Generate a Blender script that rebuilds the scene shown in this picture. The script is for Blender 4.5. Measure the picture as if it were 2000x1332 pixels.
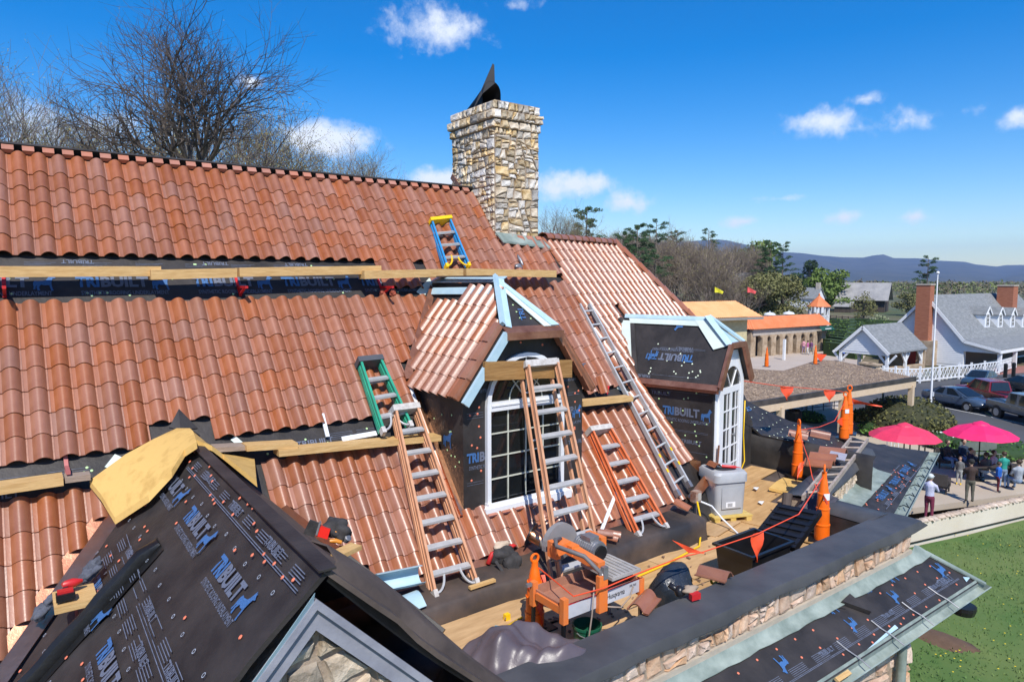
import bpy, bmesh, math, random
import numpy as np
from mathutils import Vector, Matrix
for o in list(bpy.data.objects): bpy.data.objects.remove(o)
scene = bpy.context.scene
COL = scene.collection
R = math.radians

# ------------------------------------------------------------------ camera
# world: X runs along the main ridge, Y into the house, Z up, camera at the origin (about 9 m above the lawn)
F = 1333.0; PW, PH = 2000, 1332
PITCH = R(5.1)
AZ = math.atan(1820 / F * math.cos(PITCH))          # the ridge runs off to the right by this angle
view = np.array([math.cos(AZ), math.sin(AZ), 0.0]); right = np.array([math.sin(AZ), -math.cos(AZ), 0.0])
fwd = view * math.cos(PITCH) + np.array([0, 0, -math.sin(PITCH)])
upv = np.cross(right, fwd)
cam = bpy.data.cameras.new('camera'); camo = bpy.data.objects.new('camera', cam); COL.objects.link(camo)
camo.matrix_world = Matrix(((right[0], upv[0], -fwd[0], 0), (right[1], upv[1], -fwd[1], 0), (right[2], upv[2], -fwd[2], 0), (0, 0, 0, 1)))
cam.sensor_width = 36; cam.lens = F / PW * 36; cam.clip_start = 0.05; cam.clip_end = 60000
scene.camera = camo

# ------------------------------------------------------------------ sky and sun
SUN_AZ, SUN_EL = R(171), R(51)
sd = view * math.cos(SUN_AZ) + right * math.sin(SUN_AZ)
SUN = Vector((sd[0] * math.cos(SUN_EL), sd[1] * math.cos(SUN_EL), math.sin(SUN_EL)))
sun = bpy.data.lights.new('sun', 'SUN'); suno = bpy.data.objects.new('sun', sun); COL.objects.link(suno)
sun.energy = 4.6; sun.angle = R(0.53); sun.color = (1.0, 0.955, 0.88)
suno.rotation_euler = (-SUN).to_track_quat('-Z', 'Y').to_euler()
world = bpy.data.worlds.new('World'); scene.world = world; world.use_nodes = True
wt = world.node_tree; wn = wt.nodes; wl = wt.links; wn.clear()

def ray(x, y):
    d = fwd + right * ((x - PW / 2) / F) + upv * ((PH / 2 - y) / F)
    return d / np.linalg.norm(d)

def build_sky():
    out = wn.new('ShaderNodeOutputWorld'); bg = wn.new('ShaderNodeBackground'); bg.inputs[1].default_value = 0.12
    sky = wn.new('ShaderNodeTexSky'); sky.sky_type = 'NISHITA'; sky.sun_disc = False
    sky.sun_elevation = SUN_EL; sky.sun_rotation = math.atan2(SUN.x, SUN.y)
    sky.altitude = 300; sky.air_density = 1.0; sky.dust_density = 0.35; sky.ozone_density = 2.5
    hsv = wn.new('ShaderNodeHueSaturation'); hsv.inputs['Saturation'].default_value = 1.55; hsv.inputs['Value'].default_value = 1.20; hsv.inputs['Hue'].default_value = 0.508
    wl.new(sky.outputs[0], hsv.inputs['Color'])
    tc = wn.new('ShaderNodeTexCoord')
    def math_(op, a, b=None, c=None):
        n = wn.new('ShaderNodeMath'); n.operation = op
        for i, v in enumerate((a, b, c)):
            if v is None: continue
            if isinstance(v, (int, float)): n.inputs[i].default_value = v
            else: wl.new(v, n.inputs[i])
        return n.outputs[0]
    def dot(vec):
        n = wn.new('ShaderNodeVectorMath'); n.operation = 'DOT_PRODUCT'; wl.new(tc.outputs['Generated'], n.inputs[0]); n.inputs[1].default_value = tuple(vec); return n.outputs['Value']
    def noise(scale, det):
        n = wn.new('ShaderNodeTexNoise'); n.inputs['Scale'].default_value = scale; n.inputs['Detail'].default_value = det; n.inputs['Roughness'].default_value = 0.62
        wl.new(tc.outputs['Generated'], n.inputs['Vector']); return n.outputs['Fac']
    nz = noise(16, 9); nz2 = noise(52, 6)
    wob = math_('ADD', math_('MULTIPLY', math_('SUBTRACT', nz, 0.5), 3.4), math_('MULTIPLY', math_('SUBTRACT', nz2, 0.5), 1.3))
    # clouds drifting over the valley: centre (as seen from the roof), half width and half height in photograph pixels, thickness
    clouds = [(850, 55, 112, 46, .8), (640, 272, 115, 38, 1.15), (880, 352, 100, 30, 1.15), (1118, 360, 95, 34, 1.2), (1235, 398, 75, 32, .8), (1600, 236, 74, 34, 1.0), (1768, 238, 58, 28, .6),
              (1685, 194, 38, 12, .5), (1990, 226, 34, 24, .7), (1911, 215, 36, 14, .45), (1527, 388, 46, 10, .6), (1455, 433, 40, 14, .8), (1647, 424, 38, 16, .75), (1885, 456, 26, 8, .5), (490, 160, 32, 14, .6),
              (70, 255, 90, 55, .7), (1000, 10, 60, 16, .45), (1780, 424, 45, 9, .3), (230, 250, 130, 40, .5)]
    best = None
    for (x, y, a, b, k) in clouds:
        c = ray(x, y); rr = np.cross(c, (0, 0, 1)); rr /= np.linalg.norm(rr); uu = np.cross(rr, c)
        mp = wn.new('ShaderNodeMapping'); mp.vector_type = 'TEXTURE'; wl.new(tc.outputs['Generated'], mp.inputs['Vector'])
        M3 = Matrix((tuple(rr), tuple(uu), tuple(-c))).transposed()
        mp.inputs['Location'].default_value = tuple(c); mp.inputs['Rotation'].default_value = M3.to_euler(); mp.inputs['Scale'].default_value = (a / F, b / F, 0.4)
        ln = wn.new('ShaderNodeVectorMath'); ln.operation = 'LENGTH'; wl.new(mp.outputs[0], ln.inputs[0])
        m = math_('MULTIPLY_ADD', ln.outputs['Value'], -1.6 * k, 1.62 * k)
        best = m if best is None else math_('MAXIMUM', best, m)
    s = math_('ADD', best, wob)
    ss = wn.new('ShaderNodeMapRange'); ss.interpolation_type = 'SMOOTHSTEP'; ss.inputs['From Min'].default_value = 0.05; ss.inputs['From Max'].default_value = 1.5
    ss.inputs['To Max'].default_value = 0.93
    wl.new(s, ss.inputs['Value'])
    mix = wn.new('ShaderNodeMix'); mix.data_type = 'RGBA'
    wl.new(ss.outputs[0], mix.inputs['Factor']); wl.new(hsv.outputs[0], mix.inputs['A']); mix.inputs['B'].default_value = (7.0, 7.5, 8.3, 1)
    wl.new(mix.outputs['Result'], bg.inputs[0]); wl.new(bg.outputs[0], out.inputs[0])
build_sky()
world.cycles.sampling_method = 'MANUAL'; world.cycles.sample_map_resolution = 256
scene.view_settings.view_transform = 'Standard'; scene.view_settings.look = 'None'; scene.view_settings.gamma = 1; scene.view_settings.exposure = 0.25
scene.view_settings.use_curve_mapping = False
scene.render.engine = 'CYCLES'
scene.cycles.max_bounces = 6; scene.cycles.transparent_max_bounces = 8; scene.cycles.volume_bounces = 0
scene.render.resolution_x = 1024; scene.render.resolution_y = 681

# ------------------------------------------------------------------ from pixels to places
def on(x, y, n, d):
    r = ray(x, y); n = np.asarray(n, float); return r * (d / (n @ r))
def onz(x, y, z): return on(x, y, (0, 0, 1), z)
def ony(x, y, Y): return on(x, y, (0, 1, 0), Y)
def onx(x, y, X): return on(x, y, (1, 0, 0), X)
def proj(P):
    P = np.asarray(P, float); z = P @ fwd
    return PW / 2 + F * (P @ right) / z, PH / 2 - F * (P @ upv) / z, z
def A3(*a): return np.array(a, float)
def unit(v): v = np.asarray(v, float); return v / np.linalg.norm(v)

# the main slope: ridge at Y=YR, z=ZR, falling towards -Y
YR, ZR, RP = 10.6, 1.609, R(49.5)
RUP = A3(0, math.cos(RP), math.sin(RP)); RN = A3(0, -math.sin(RP), math.cos(RP)); RX = A3(1, 0, 0)
RO = A3(0, YR, ZR)
def roof(x, y, off=0.0): return on(x, y, RN, RN @ RO + off)
def rus(u, s, off=0.0): return RO + RX * u - RUP * s + RN * off
# the wing beyond the seam turns away by 14.5 degrees
TH = R(14.5); XP = A3(math.cos(TH), math.sin(TH), 0); YP = A3(-math.sin(TH), math.cos(TH), 0)
WN = unit(np.cross(XP, RUP)); WO = A3(7.92, 9.86, ZR + math.tan(RP) * (9.86 - YR)); WUP = unit(np.cross(WN, XP)); WUP = WUP if WUP[2] > 0 else -WUP
def wing(x, y, off=0.0): return on(x, y, WN, WN @ WO + off)
def wus(u, s, off=0.0): return WO + XP * u - WUP * s + WN * off
# the front gable: ridge GA -> GB, left slope through the valley point
GA, GB, GV = A3(1.396, 7.874, -1.583), A3(1.35, 3.62, -1.60), A3(-.21, 6.61, -3.07)
GE = unit(GB - GA); GN = unit(np.cross(GE, GV - GA)); GN = GN if GN[2] > 0 else -GN
GD = np.cross(GE, GN); GD = GD if GD[2] < 0 else -GD
def gab(x, y, off=0.0): return on(x, y, GN, GN @ GA + off)
def gus(u, v, off=0.0): return GA + GE * u + GD * v + GN * off
GV2 = A3(3.04, 6.44, -3.27); HN = unit(np.cross(GE, GV2 - GA)); HN = HN if HN[2] > 0 else -HN
HD = np.cross(GE, HN); HD = HD if HD[2] < 0 else -HD
def gabr(x, y, off=0.0): return on(x, y, HN, HN @ GA + off)
def hus(u, v, off=0.0): return GA + GE * u + HD * v + HN * off
ZD, ZL, ZC, ZG, ZW = -3.68, -3.33, -3.20, -9.2, -9.9      # deck, ledge, parapet cap, car park and patio, lawn

# ------------------------------------------------------------------ mesh helpers
class MB:
    def __init__(s): s.v = []; s.f = []; s.m = []
    def add(s, vs, fs, mi=0):
        b = len(s.v); s.v += [tuple(map(float, p)) for p in vs]; s.f += [tuple(i + b for i in f) for f in fs]; s.m += [mi] * len(fs); return s
    def poly(s, pts, mi=0): return s.add(pts, [tuple(range(len(pts)))], mi)
    def box(s, o, a, b, c, mi=0):
        o, a, b, c = map(lambda q: np.asarray(q, float), (o, a, b, c))
        vs = [o, o + a, o + a + b, o + b, o + c, o + a + c, o + a + b + c, o + b + c]
        return s.add(vs, [(0, 3, 2, 1), (4, 5, 6, 7), (0, 1, 5, 4), (1, 2, 6, 5), (2, 3, 7, 6), (3, 0, 4, 7)], mi)
    def cbox(s, c, sx, sy, sz, ex=(1, 0, 0), ey=(0, 1, 0), ez=(0, 0, 1), mi=0):
        ex, ey, ez = (np.asarray(e, float) for e in (ex, ey, ez)); c = np.asarray(c, float)
        return s.box(c - ex * sx / 2 - ey * sy / 2 - ez * sz / 2, ex * sx, ey * sy, ez * sz, mi)
    def bar(s, p, q, w, h, up=(0, 0, 1), mi=0):
        p, q = np.asarray(p, float), np.asarray(q, float); d = unit(q - p); sd_ = unit(np.cross(d, up)); u = np.cross(sd_, d)
        return s.box(p - sd_ * w / 2 - u * h / 2, q - p, sd_ * w, u * h, mi)
    def prism(s, pts, ext, mi=0):
        pts = [np.asarray(p, float) for p in pts]; e = np.asarray(ext, float); n = len(pts)
        return s.add(pts + [p + e for p in pts], [tuple(range(n))[::-1], tuple(range(n, 2 * n))] + [(i, (i + 1) % n, n + (i + 1) % n, n + i) for i in range(n)], mi)
    def tube(s, pts, r, n=8, mi=0, caps=True):
        pts = [np.asarray(p, float) for p in pts]; k = len(pts)
        if not hasattr(r, '__len__'): r = [r] * k
        t = [unit(pts[min(i + 1, k - 1)] - pts[max(i - 1, 0)] + 1e-9) for i in range(k)]
        a = np.cross(t[0], (0, 0, 1)); a = a if np.linalg.norm(a) > 1e-3 else np.cross(t[0], (1, 0, 0)); a = unit(a)
        vs = []; fs = []
        for i in range(k):
            a = unit(a - t[i] * (a @ t[i])); b = np.cross(t[i], a)
            for j in range(n):
                w = 2 * math.pi * j / n; vs.append(pts[i] + (a * math.cos(w) + b * math.sin(w)) * r[i])
        for i in range(k - 1):
            for j in range(n): fs.append((i * n + j, i * n + (j + 1) % n, (i + 1) * n + (j + 1) % n, (i + 1) * n + j))
        if caps: fs.append(tuple(range(n))[::-1]); fs.append(tuple((k - 1) * n + j for j in range(n)))
        return s.add(vs, fs, mi)
    def lathe(s, c, prof, n=16, ax=(0, 0, 1), mi=0, caps=True):
        c = np.asarray(c, float); ax = unit(ax); a = np.cross(ax, (1, 0, 0)); a = a if np.linalg.norm(a) > 1e-3 else np.cross(ax, (0, 1, 0)); a = unit(a); b = np.cross(ax, a)
        vs = []; fs = []; k = len(prof)
        for (r, h) in prof:
            for j in range(n):
                w = 2 * math.pi * j / n; vs.append(c + ax * h + (a * math.cos(w) + b * math.sin(w)) * r)
        for i in range(k - 1):
            for j in range(n): fs.append((i * n + j, i * n + (j + 1) % n, (i + 1) * n + (j + 1) % n, (i + 1) * n + j))
        if caps: fs.append(tuple(range(n))[::-1]); fs.append(tuple((k - 1) * n + j for j in range(n)))
        return s.add(vs, fs, mi)
    def grid(s, P, mi=0, closed=False):
        k, n = len(P), len(P[0]); vs = [p for row in P for p in row]; fs = []
        for i in range(k - 1):
            for j in range(n - (0 if closed else 1)): fs.append((i * n + j, i * n + (j + 1) % n, (i + 1) * n + (j + 1) % n, (i + 1) * n + j))
        return s.add(vs, fs, mi)
    def shell(s, P, off, mi=0):            # a sheet with thickness: grid P and its offset copy, edges closed
        off = np.asarray(off, float); Q = [[np.asarray(p, float) + off for p in row] for row in P]; P = [[np.asarray(p, float) for p in row] for row in P]
        s.grid(P, mi); s.grid(Q[::-1], mi)
        ring = lambda G: list(G[0]) + [r[-1] for r in G[1:]] + list(G[-1][::-1][1:]) + [r[0] for r in G[1:-1][::-1]]
        a, b = ring(P), ring(Q); n = len(a)
        for i in range(n): s.add([a[i], a[(i + 1) % n], b[(i + 1) % n], b[i]], [(0, 1, 2, 3)], mi)
        return s
    def blob(s, c, r, n=10, k=7, amp=0.12, seed=0, mi=0, ex=(1, 0, 0), ey=(0, 1, 0), ez=(0, 0, 1)):
        rg = random.Random(seed); ph = [rg.uniform(0, 6.28) for _ in range(6)]; c = np.asarray(c, float); ex, ey, ez = (np.asarray(e, float) for e in (ex, ey, ez)); G = []
        for i in range(k + 1):
            t = math.pi * i / k; row = []
            for j in range(n):
                w = 2 * math.pi * j / n
                f = 1 + amp * (math.sin(3 * w + ph[0] + 2 * t) + math.sin(2 * w - 4 * t + ph[1]) * .8 + math.sin(5 * w + 3 * t + ph[2]) * .5) * math.sin(t)
                row.append(c + ex * r[0] * f * math.sin(t) * math.cos(w) + ey * r[1] * f * math.sin(t) * math.sin(w) + ez * r[2] * math.cos(t) * f)
            G.append(row)
        return s.grid(G, mi, closed=True)

def finish(o, parent, props):
    COL.objects.link(o)
    if parent is not None:
        o.parent = parent
        if not parent.get('_local'): 
            pl = parent.get('_loc'); 
            if pl is not None: o.matrix_parent_inverse = Matrix.Translation((-pl[0], -pl[1], -pl[2]))
        else: pass
    for k, v in props.items():
        if v is not None: o[k] = v
    return o
def mk(name, mb, mat, parent=None, smooth=False, recalc=True, **props):
    me = bpy.data.meshes.new(name); me.from_pydata(mb.v, [], mb.f)
    mats = mat if isinstance(mat, (list, tuple)) else [mat]
    for m in mats: me.materials.append(m)
    if len(mats) > 1: me.polygons.foreach_set('material_index', mb.m)
    if recalc:
        bm = bmesh.new(); bm.from_mesh(me); bmesh.ops.recalc_face_normals(bm, faces=bm.faces); bm.to_mesh(me); bm.free()
    if smooth:
        me.polygons.foreach_set('use_smooth', [True] * len(me.polygons))
        if smooth != 'all':
            try: me.set_sharp_from_angle(angle=R(38))
            except Exception: pass
    me.update()
    o = bpy.data.objects.new(name, me)
    return finish(o, parent, props)
def inst(name, me, M, parent=None, **props):
    o = bpy.data.objects.new(name, me); finish(o, parent, props); o.matrix_basis = M; return o
def mat4(o, ex, ey, ez): return Matrix(((ex[0], ey[0], ez[0], o[0]), (ex[1], ey[1], ez[1], o[1]), (ex[2], ey[2], ez[2], o[2]), (0, 0, 0, 1)))
def thing(name, label, cat, loc=(0, 0, 0), group=None, kind=None, local=False, rotz=0):
    o = bpy.data.objects.new(name, None); COL.objects.link(o); o.location = tuple(float(q) for q in loc); o.rotation_euler = (0, 0, rotz)
    o.empty_display_size = 0.2
    o['label'] = label; o['category'] = cat
    if group: o['group'] = group
    if kind: o['kind'] = kind
    if local: o['_local'] = 1
    else: o['_loc'] = tuple(float(q) for q in loc)
    return o
def single(name, mb, mat, label, cat, group=None, smooth=False): return mk(name, mb, mat, None, smooth, label=label, category=cat, group=group)
def dup(root, loc=None, rotz=None, label=None, scale=None):
    r = root.copy(); COL.objects.link(r)
    if loc is not None: r.location = tuple(float(q) for q in loc)
    if rotz is not None: r.rotation_euler = (0, 0, rotz)
    if scale is not None: r.scale = scale if hasattr(scale, '__len__') else (scale,) * 3
    if label: r['label'] = label
    for ch in list(root.children):
        c = ch.copy(); COL.objects.link(c); c.parent = r
        for g in list(ch.children):
            d = g.copy(); COL.objects.link(d); d.parent = c
    return r

# ------------------------------------------------------------------ materials
MATS = {}
def pm(name, col, rough=0.6, metal=0.0, var=0.12, scale=4.0, bump=0.0, bscale=30.0, col2=None, rnd=0.0, spec=0.5, stretch=None, sheen=0, alpha=None, coat=0, ramp=(0.35, 0.68), emit=None, srnd=None):
    if name in MATS: return MATS[name]
    m = bpy.data.materials.new(name); m.use_nodes = True; nt = m.node_tree; N = nt.nodes; L = nt.links
    b = N['Principled BSDF']; b.inputs['Roughness'].default_value = rough; b.inputs['Metallic'].default_value = metal
    b.inputs['Specular IOR Level'].default_value = spec
    if coat: b.inputs['Coat Weight'].default_value = coat; b.inputs['Coat Roughness'].default_value = 0.08
    c1 = tuple(min(1, q * (1 - var)) for q in col) if col2 is None else tuple(col); c2 = tuple(min(1, q * (1 + var)) for q in col) if col2 is None else tuple(col2)
    tc = N.new('ShaderNodeTexCoord'); mp = N.new('ShaderNodeMapping'); L.new(tc.outputs['Object'], mp.inputs[0])
    if stretch: mp.inputs['Scale'].default_value = stretch
    nz = N.new('ShaderNodeTexNoise'); nz.inputs['Scale'].default_value = scale; nz.inputs['Detail'].default_value = 6; nz.inputs['Roughness'].default_value = 0.6; L.new(mp.outputs[0], nz.inputs['Vector'])
    mr = N.new('ShaderNodeMapRange'); mr.inputs['From Min'].default_value = ramp[0]; mr.inputs['From Max'].default_value = ramp[1]; L.new(nz.outputs['Fac'], mr.inputs['Value'])
    mx = N.new('ShaderNodeMix'); mx.data_type = 'RGBA'; mx.inputs['A'].default_value = (*c1, 1); mx.inputs['B'].default_value = (*c2, 1); L.new(mr.outputs[0], mx.inputs['Factor'])
    cout = mx.outputs['Result']
    if rnd:
        oi = N.new('ShaderNodeObjectInfo'); at = N.new('ShaderNodeAttribute'); at.attribute_name = 'tr'
        ad = N.new('ShaderNodeMath'); ad.operation = 'ADD'; L.new(oi.outputs['Random'], ad.inputs[0]); L.new(at.outputs['Fac'], ad.inputs[1])
        fr = N.new('ShaderNodeMath'); fr.operation = 'FRACT'; L.new(ad.outputs[0], fr.inputs[0])
        m2 = N.new('ShaderNodeMath'); m2.operation = 'MULTIPLY'; m2.inputs[1].default_value = 7.31; L.new(fr.outputs[0], m2.inputs[0])
        f2 = N.new('ShaderNodeMath'); f2.operation = 'FRACT'; L.new(m2.outputs[0], f2.inputs[0])
        h = N.new('ShaderNodeHueSaturation'); L.new(cout, h.inputs['Color'])
        r1 = N.new('ShaderNodeMapRange'); r1.inputs['To Min'].default_value = 1 - rnd; r1.inputs['To Max'].default_value = 1 + rnd; L.new(fr.outputs[0], r1.inputs['Value']); L.new(r1.outputs[0], h.inputs['Value'])
        r2 = N.new('ShaderNodeMapRange'); sr = srnd or (rnd * .8, rnd * .5); r2.inputs['To Min'].default_value = 1 - sr[0]; r2.inputs['To Max'].default_value = 1 + sr[1]; L.new(f2.outputs[0], r2.inputs['Value']); L.new(r2.outputs[0], h.inputs['Saturation'])
        cout = h.outputs['Color']
    L.new(cout, b.inputs['Base Color'])
    if bump:
        n2 = N.new('ShaderNodeTexNoise'); n2.inputs['Scale'].default_value = bscale; n2.inputs['Detail'].default_value = 8; n2.inputs['Roughness'].default_value = 0.65; L.new(mp.outputs[0], n2.inputs['Vector'])
        bp = N.new('ShaderNodeBump'); bp.inputs['Strength'].default_value = min(1, bump); bp.inputs['Distance'].default_value = 0.02 * max(1, bump); L.new(n2.outputs['Fac'], bp.inputs['Height']); L.new(bp.outputs[0], b.inputs['Normal'])
    if emit: b.inputs['Emission Color'].default_value = (*emit[0], 1); b.inputs['Emission Strength'].default_value = emit[1]
    if alpha is not None: b.inputs['Alpha'].default_value = alpha
    MATS[name] = m; return m

TILE = pm('clay_tile', (.275, .098, .047), .35, col2=(.325, .125, .064), scale=7, rnd=.13, srnd=(.14, .10), bump=.10, bscale=14, spec=.75)
TILE_TOP = pm('clay_tile_unglazed', (.42, .17, .11), .6, rnd=.12, var=.15)
UNDER = pm('underlayment', (.020, .0175, .017), .55, col2=(.046, .040, .038), scale=2.6, bump=.5, bscale=5, spec=.4)
MEMB = pm('rubber_membrane', (.024, .023, .023), .48, col2=(.075, .068, .063), scale=1.6, bump=.35, bscale=4, spec=.4)
MEMBG = pm('grey_cap_membrane', (.05, .052, .058), .55, col2=(.085, .086, .092), scale=1.7, bump=.25, bscale=5, spec=.4)
FELT = pm('brown_felt', (.055, .04, .034), .8, col2=(.12, .09, .075), scale=2.2, bump=.3, bscale=9)
BLUEP = pm('blue_print', (.045, .135, .33), .6, var=.3, scale=14)
GREYP = pm('grey_print', (.125, .145, .20), .6, var=.3, scale=20)
PALEP = pm('pale_print', (.34, .38, .45), .55, var=.2, scale=20)
NAILO = pm('orange_nail_cap', (.75, .2, .11), .5)
NAILG = pm('green_nail_cap', (.48, .68, .33), .5)
LUMB = pm('lumber', (.50, .30, .11), .65, col2=(.66, .44, .19), scale=5, stretch=(1, 9, 9), bump=.25, bscale=14)
LUMB_OLD = pm('weathered_lumber', (.24, .18, .14), .8, col2=(.36, .28, .22), scale=6, stretch=(1, 9, 9), bump=.25, bscale=14)
LUMB_BRN = pm('brown_board', (.25, .125, .035), .6, col2=(.40, .22, .075), scale=4, stretch=(1, 12, 12), bump=.2, bscale=14)
PLY = pm('plywood', (.42, .25, .105), .7, col2=(.58, .37, .175), scale=2.2, stretch=(1, 5, 1), bump=.15, bscale=12, rnd=.1)
FOAM = pm('yellow_foam', (.46, .27, .07), .8, col2=(.66, .42, .13), scale=5, bump=.25, bscale=14, ramp=(.25, .5))
COPPER = pm('bright_copper', (.75, .34, .17), .32, metal=1, col2=(.86, .46, .27), scale=4, bump=.3, bscale=6)
COPPERD = pm('tarnished_copper', (.30, .12, .075), .42, metal=.75, col2=(.50, .24, .15), scale=5, bump=.3, bscale=7)
VERDI = pm('verdigris_copper', (.17, .215, .19), .65, col2=(.33, .385, .345), scale=3.5, bump=.2, bscale=10, metal=.1)
LEAD = pm('pale_blue_sheet', (.36, .52, .60), .45, col2=(.46, .62, .68), scale=4, bump=.1, bscale=8)
CREAM = pm('pale_green_liner', (.55, .64, .58), .55, col2=(.63, .70, .64), scale=3)
WHITE = pm('white_paint', (.78, .79, .80), .4, var=.04)
WHITED = pm('white_plastic', (.72, .74, .76), .35, var=.05)
GREYTRIM = pm('grey_trim_paint', (.22, .225, .27), .6, col2=(.31, .315, .36), scale=5, bump=.2, bscale=30)
MORTAR = pm('mortar', (.27, .20, .145), .9, col2=(.40, .32, .24), scale=12, bump=.5, bscale=40)
STONE = pm('rubble_stone', (.30, .215, .135), .88, col2=(.58, .49, .37), scale=6, rnd=.30, bump=1.0, bscale=17)
STONEC = pm('weathered_chimney_stone', (.36, .255, .15), .9, col2=(.68, .58, .44), scale=7, srnd=(.75, .65), rnd=.36, bump=1.0, bscale=15, ramp=(.33, .62))
STONEP = pm('pink_stone', (.44, .26, .165), .88, col2=(.68, .49, .35), scale=5, rnd=.2, srnd=(.35, .25), bump=1.0, bscale=17)
GLASS = pm('window_glass', (.012, .014, .016), .06, var=.3, spec=.6)
BLACKM = pm('black_metal', (.012, .012, .013), .38, metal=.3, var=.3)
BLACKP = pm('black_plastic', (.012, .012, .014), .32, var=.3)
BLACKC = pm('black_cloth', (.022, .021, .022), .85, col2=(.05, .047, .048), scale=12, bump=.4, bscale=30)
ALU = pm('aluminium', (.46, .46, .46), .42, metal=.25, col2=(.58, .58, .57), scale=8)
STEEL = pm('grey_steel', (.30, .30, .31), .42, metal=.6, var=.2, scale=10)
ORANGE = pm('traffic_orange', (.90, .155, .008), .38, var=.06)
ORANGEF = pm('pennant_orange', (.85, .085, .025), .45, var=.1)
ORTOOL = pm('tool_orange', (.80, .19, .03), .4, col2=(.70, .20, .06), scale=7)
RED = pm('red_paint', (.52, .018, .02), .4, var=.15)
YEL = pm('yellow_plastic', (.82, .52, .01), .4, var=.06)
FGB = pm('brown_fiberglass', (.52, .25, .13), .5, col2=(.62, .33, .19), scale=6)
FGO = pm('orange_fiberglass', (.62, .14, .04), .45, col2=(.70, .2, .08), scale=6)
FGG = pm('green_fiberglass', (.03, .32, .20), .42, var=.15)
FGBL = pm('blue_fiberglass', (.03, .26, .55), .38, var=.12)
CAPW = pm('worn_ladder_cap', (.40, .37, .34), .6, col2=(.58, .55, .52), scale=20)
CAPG = pm('dark_ladder_cap', (.07, .075, .085), .5)
# ================================================================== the house
rng = random.Random(7)
TW, TE, TL = 0.2068, 0.2635, 0.345
def tile_geo(w=TW, L=TL, h=.070, th=.013, lift=.018):
    prof = [(0, 0.0), (.11, -.002), (.24, 0.0)] + [(.24 + .76 * k / 8, h * math.sin(math.pi * k / 8) ** .80 if 0 < k < 8 else 0.0) for k in range(1, 9)] + [(1.07, .003)]
    n = len(prof); vs = []
    for (y, lf) in ((0, lift), (L, 0.0)):
        for (x, z) in prof: vs.append((x * w, y, z + lf + .012))
    for (y, lf) in ((0, lift), (L, 0.0)):
        for (x, z) in prof: vs.append((x * w, y, z + lf + .012 - th))
    fs = []
    for i in range(n - 1):
        fs.append((i, i + 1, n + i + 1, n + i)); fs.append((2 * n + i, 3 * n + i, 3 * n + i + 1, 2 * n + i + 1)); fs.append((i, 2 * n + i, 2 * n + i + 1, i + 1))
    fs.append((0, n, 3 * n, 2 * n)); fs.append((n - 1, 3 * n - 1, 4 * n - 1, 2 * n - 1))
    return np.array(vs), fs
TV, TF = tile_geo()
def geo_mesh(name, V, Fs, mat, smooth=True):
    me = bpy.data.meshes.new(name); me.from_pydata([tuple(v) for v in V], [], Fs); me.materials.append(mat)
    if smooth:
        me.polygons.foreach_set('use_smooth', [True] * len(me.polygons))
        try: me.set_sharp_from_angle(angle=R(40))
        except Exception: pass
    return me
TILE_ME = geo_mesh('tile', TV, TF, TILE)
def merged(name, Ms, V, Fs, mat, parent, **props):
    n = len(V); allv = []; allf = []; tr = []
    Vh = np.c_[V, np.ones(n)]
    for k, M in enumerate(Ms):
        allv.append((np.array(M) @ Vh.T).T[:, :3]); allf += [tuple(i + k * n for i in f) for f in Fs]; tr += [rng.random()] * len(Fs)
    if not Ms: return None
    me = bpy.data.meshes.new(name); me.from_pydata(np.vstack(allv).tolist(), [], allf); me.materials.append(mat)
    me.polygons.foreach_set('use_smooth', [True] * len(allf))
    try: me.set_sharp_from_angle(angle=R(40))
    except Exception: pass
    at = me.attributes.new('tr', 'FLOAT', 'FACE'); at.data.foreach_set('value', tr)
    o = bpy.data.objects.new(name, me); return finish(o, parent, props)

_tm = {}
def text_mesh(s, bold=0.02):
    key = (s, bold)
    if key in _tm: return _tm[key]
    c = bpy.data.curves.new('lettering', 'FONT'); c.body = s; c.size = 1; c.offset = bold; c.resolution_u = 2; c.fill_mode = 'FRONT' if False else 'BOTH'
    o = bpy.data.objects.new('tmp', c); COL.objects.link(o); dg = bpy.context.evaluated_depsgraph_get()
    me = bpy.data.meshes.new_from_object(o.evaluated_get(dg)); bpy.data.objects.remove(o); me.name = 'lettering'
    me.materials.clear(); me['w'] = max(v.co.x for v in me.vertices) if len(me.vertices) else 1.0
    _tm[key] = me; return me
_tmm = {}
def letter(parent, s, o, ex, ey, h, mat, width=None, bold=.02, name='lettering', lift=.004):
    """flat printed words: o lower-left corner, ex reading direction, ey up, h letter height"""
    ex = unit(ex); ey = unit(np.asarray(ey) - ex * (np.asarray(ey) @ ex)); n = np.cross(ex, ey)
    key = (s, bold, mat.name)
    if key not in _tmm:
        me = text_mesh(s, bold).copy(); me.materials.append(mat); _tmm[key] = me
    me = _tmm[key]; sy = h / .70; sx = sy if width is None else width / text_mesh(s, bold)['w']
    return inst(name, me, mat4(np.asarray(o) + n * lift, ex * sx, ey * sy, n), parent)
DOG = [(0, .42), (.02, .62), (.10, .74), (.30, .70), (.52, .74), (.70, .78), (.82, .95), (.90, 1.18), (.98, 1.32), (1.01, 1.18), (1.10, 1.27), (1.11, 1.12), (1.26, 1.02), (1.24, .95), (1.10, .93), (1.03, .70), (1.0, .48), (1.04, .05), (1.10, -.12), (.96, -.12), (.88, .35), (.60, .33), (.42, .40), (.30, .18), (.36, -.1), (.22, -.1), (.16, .16), (.22, .34), (.12, .26), (.10, 0), (-.02, 0), (.02, .2)]
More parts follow.
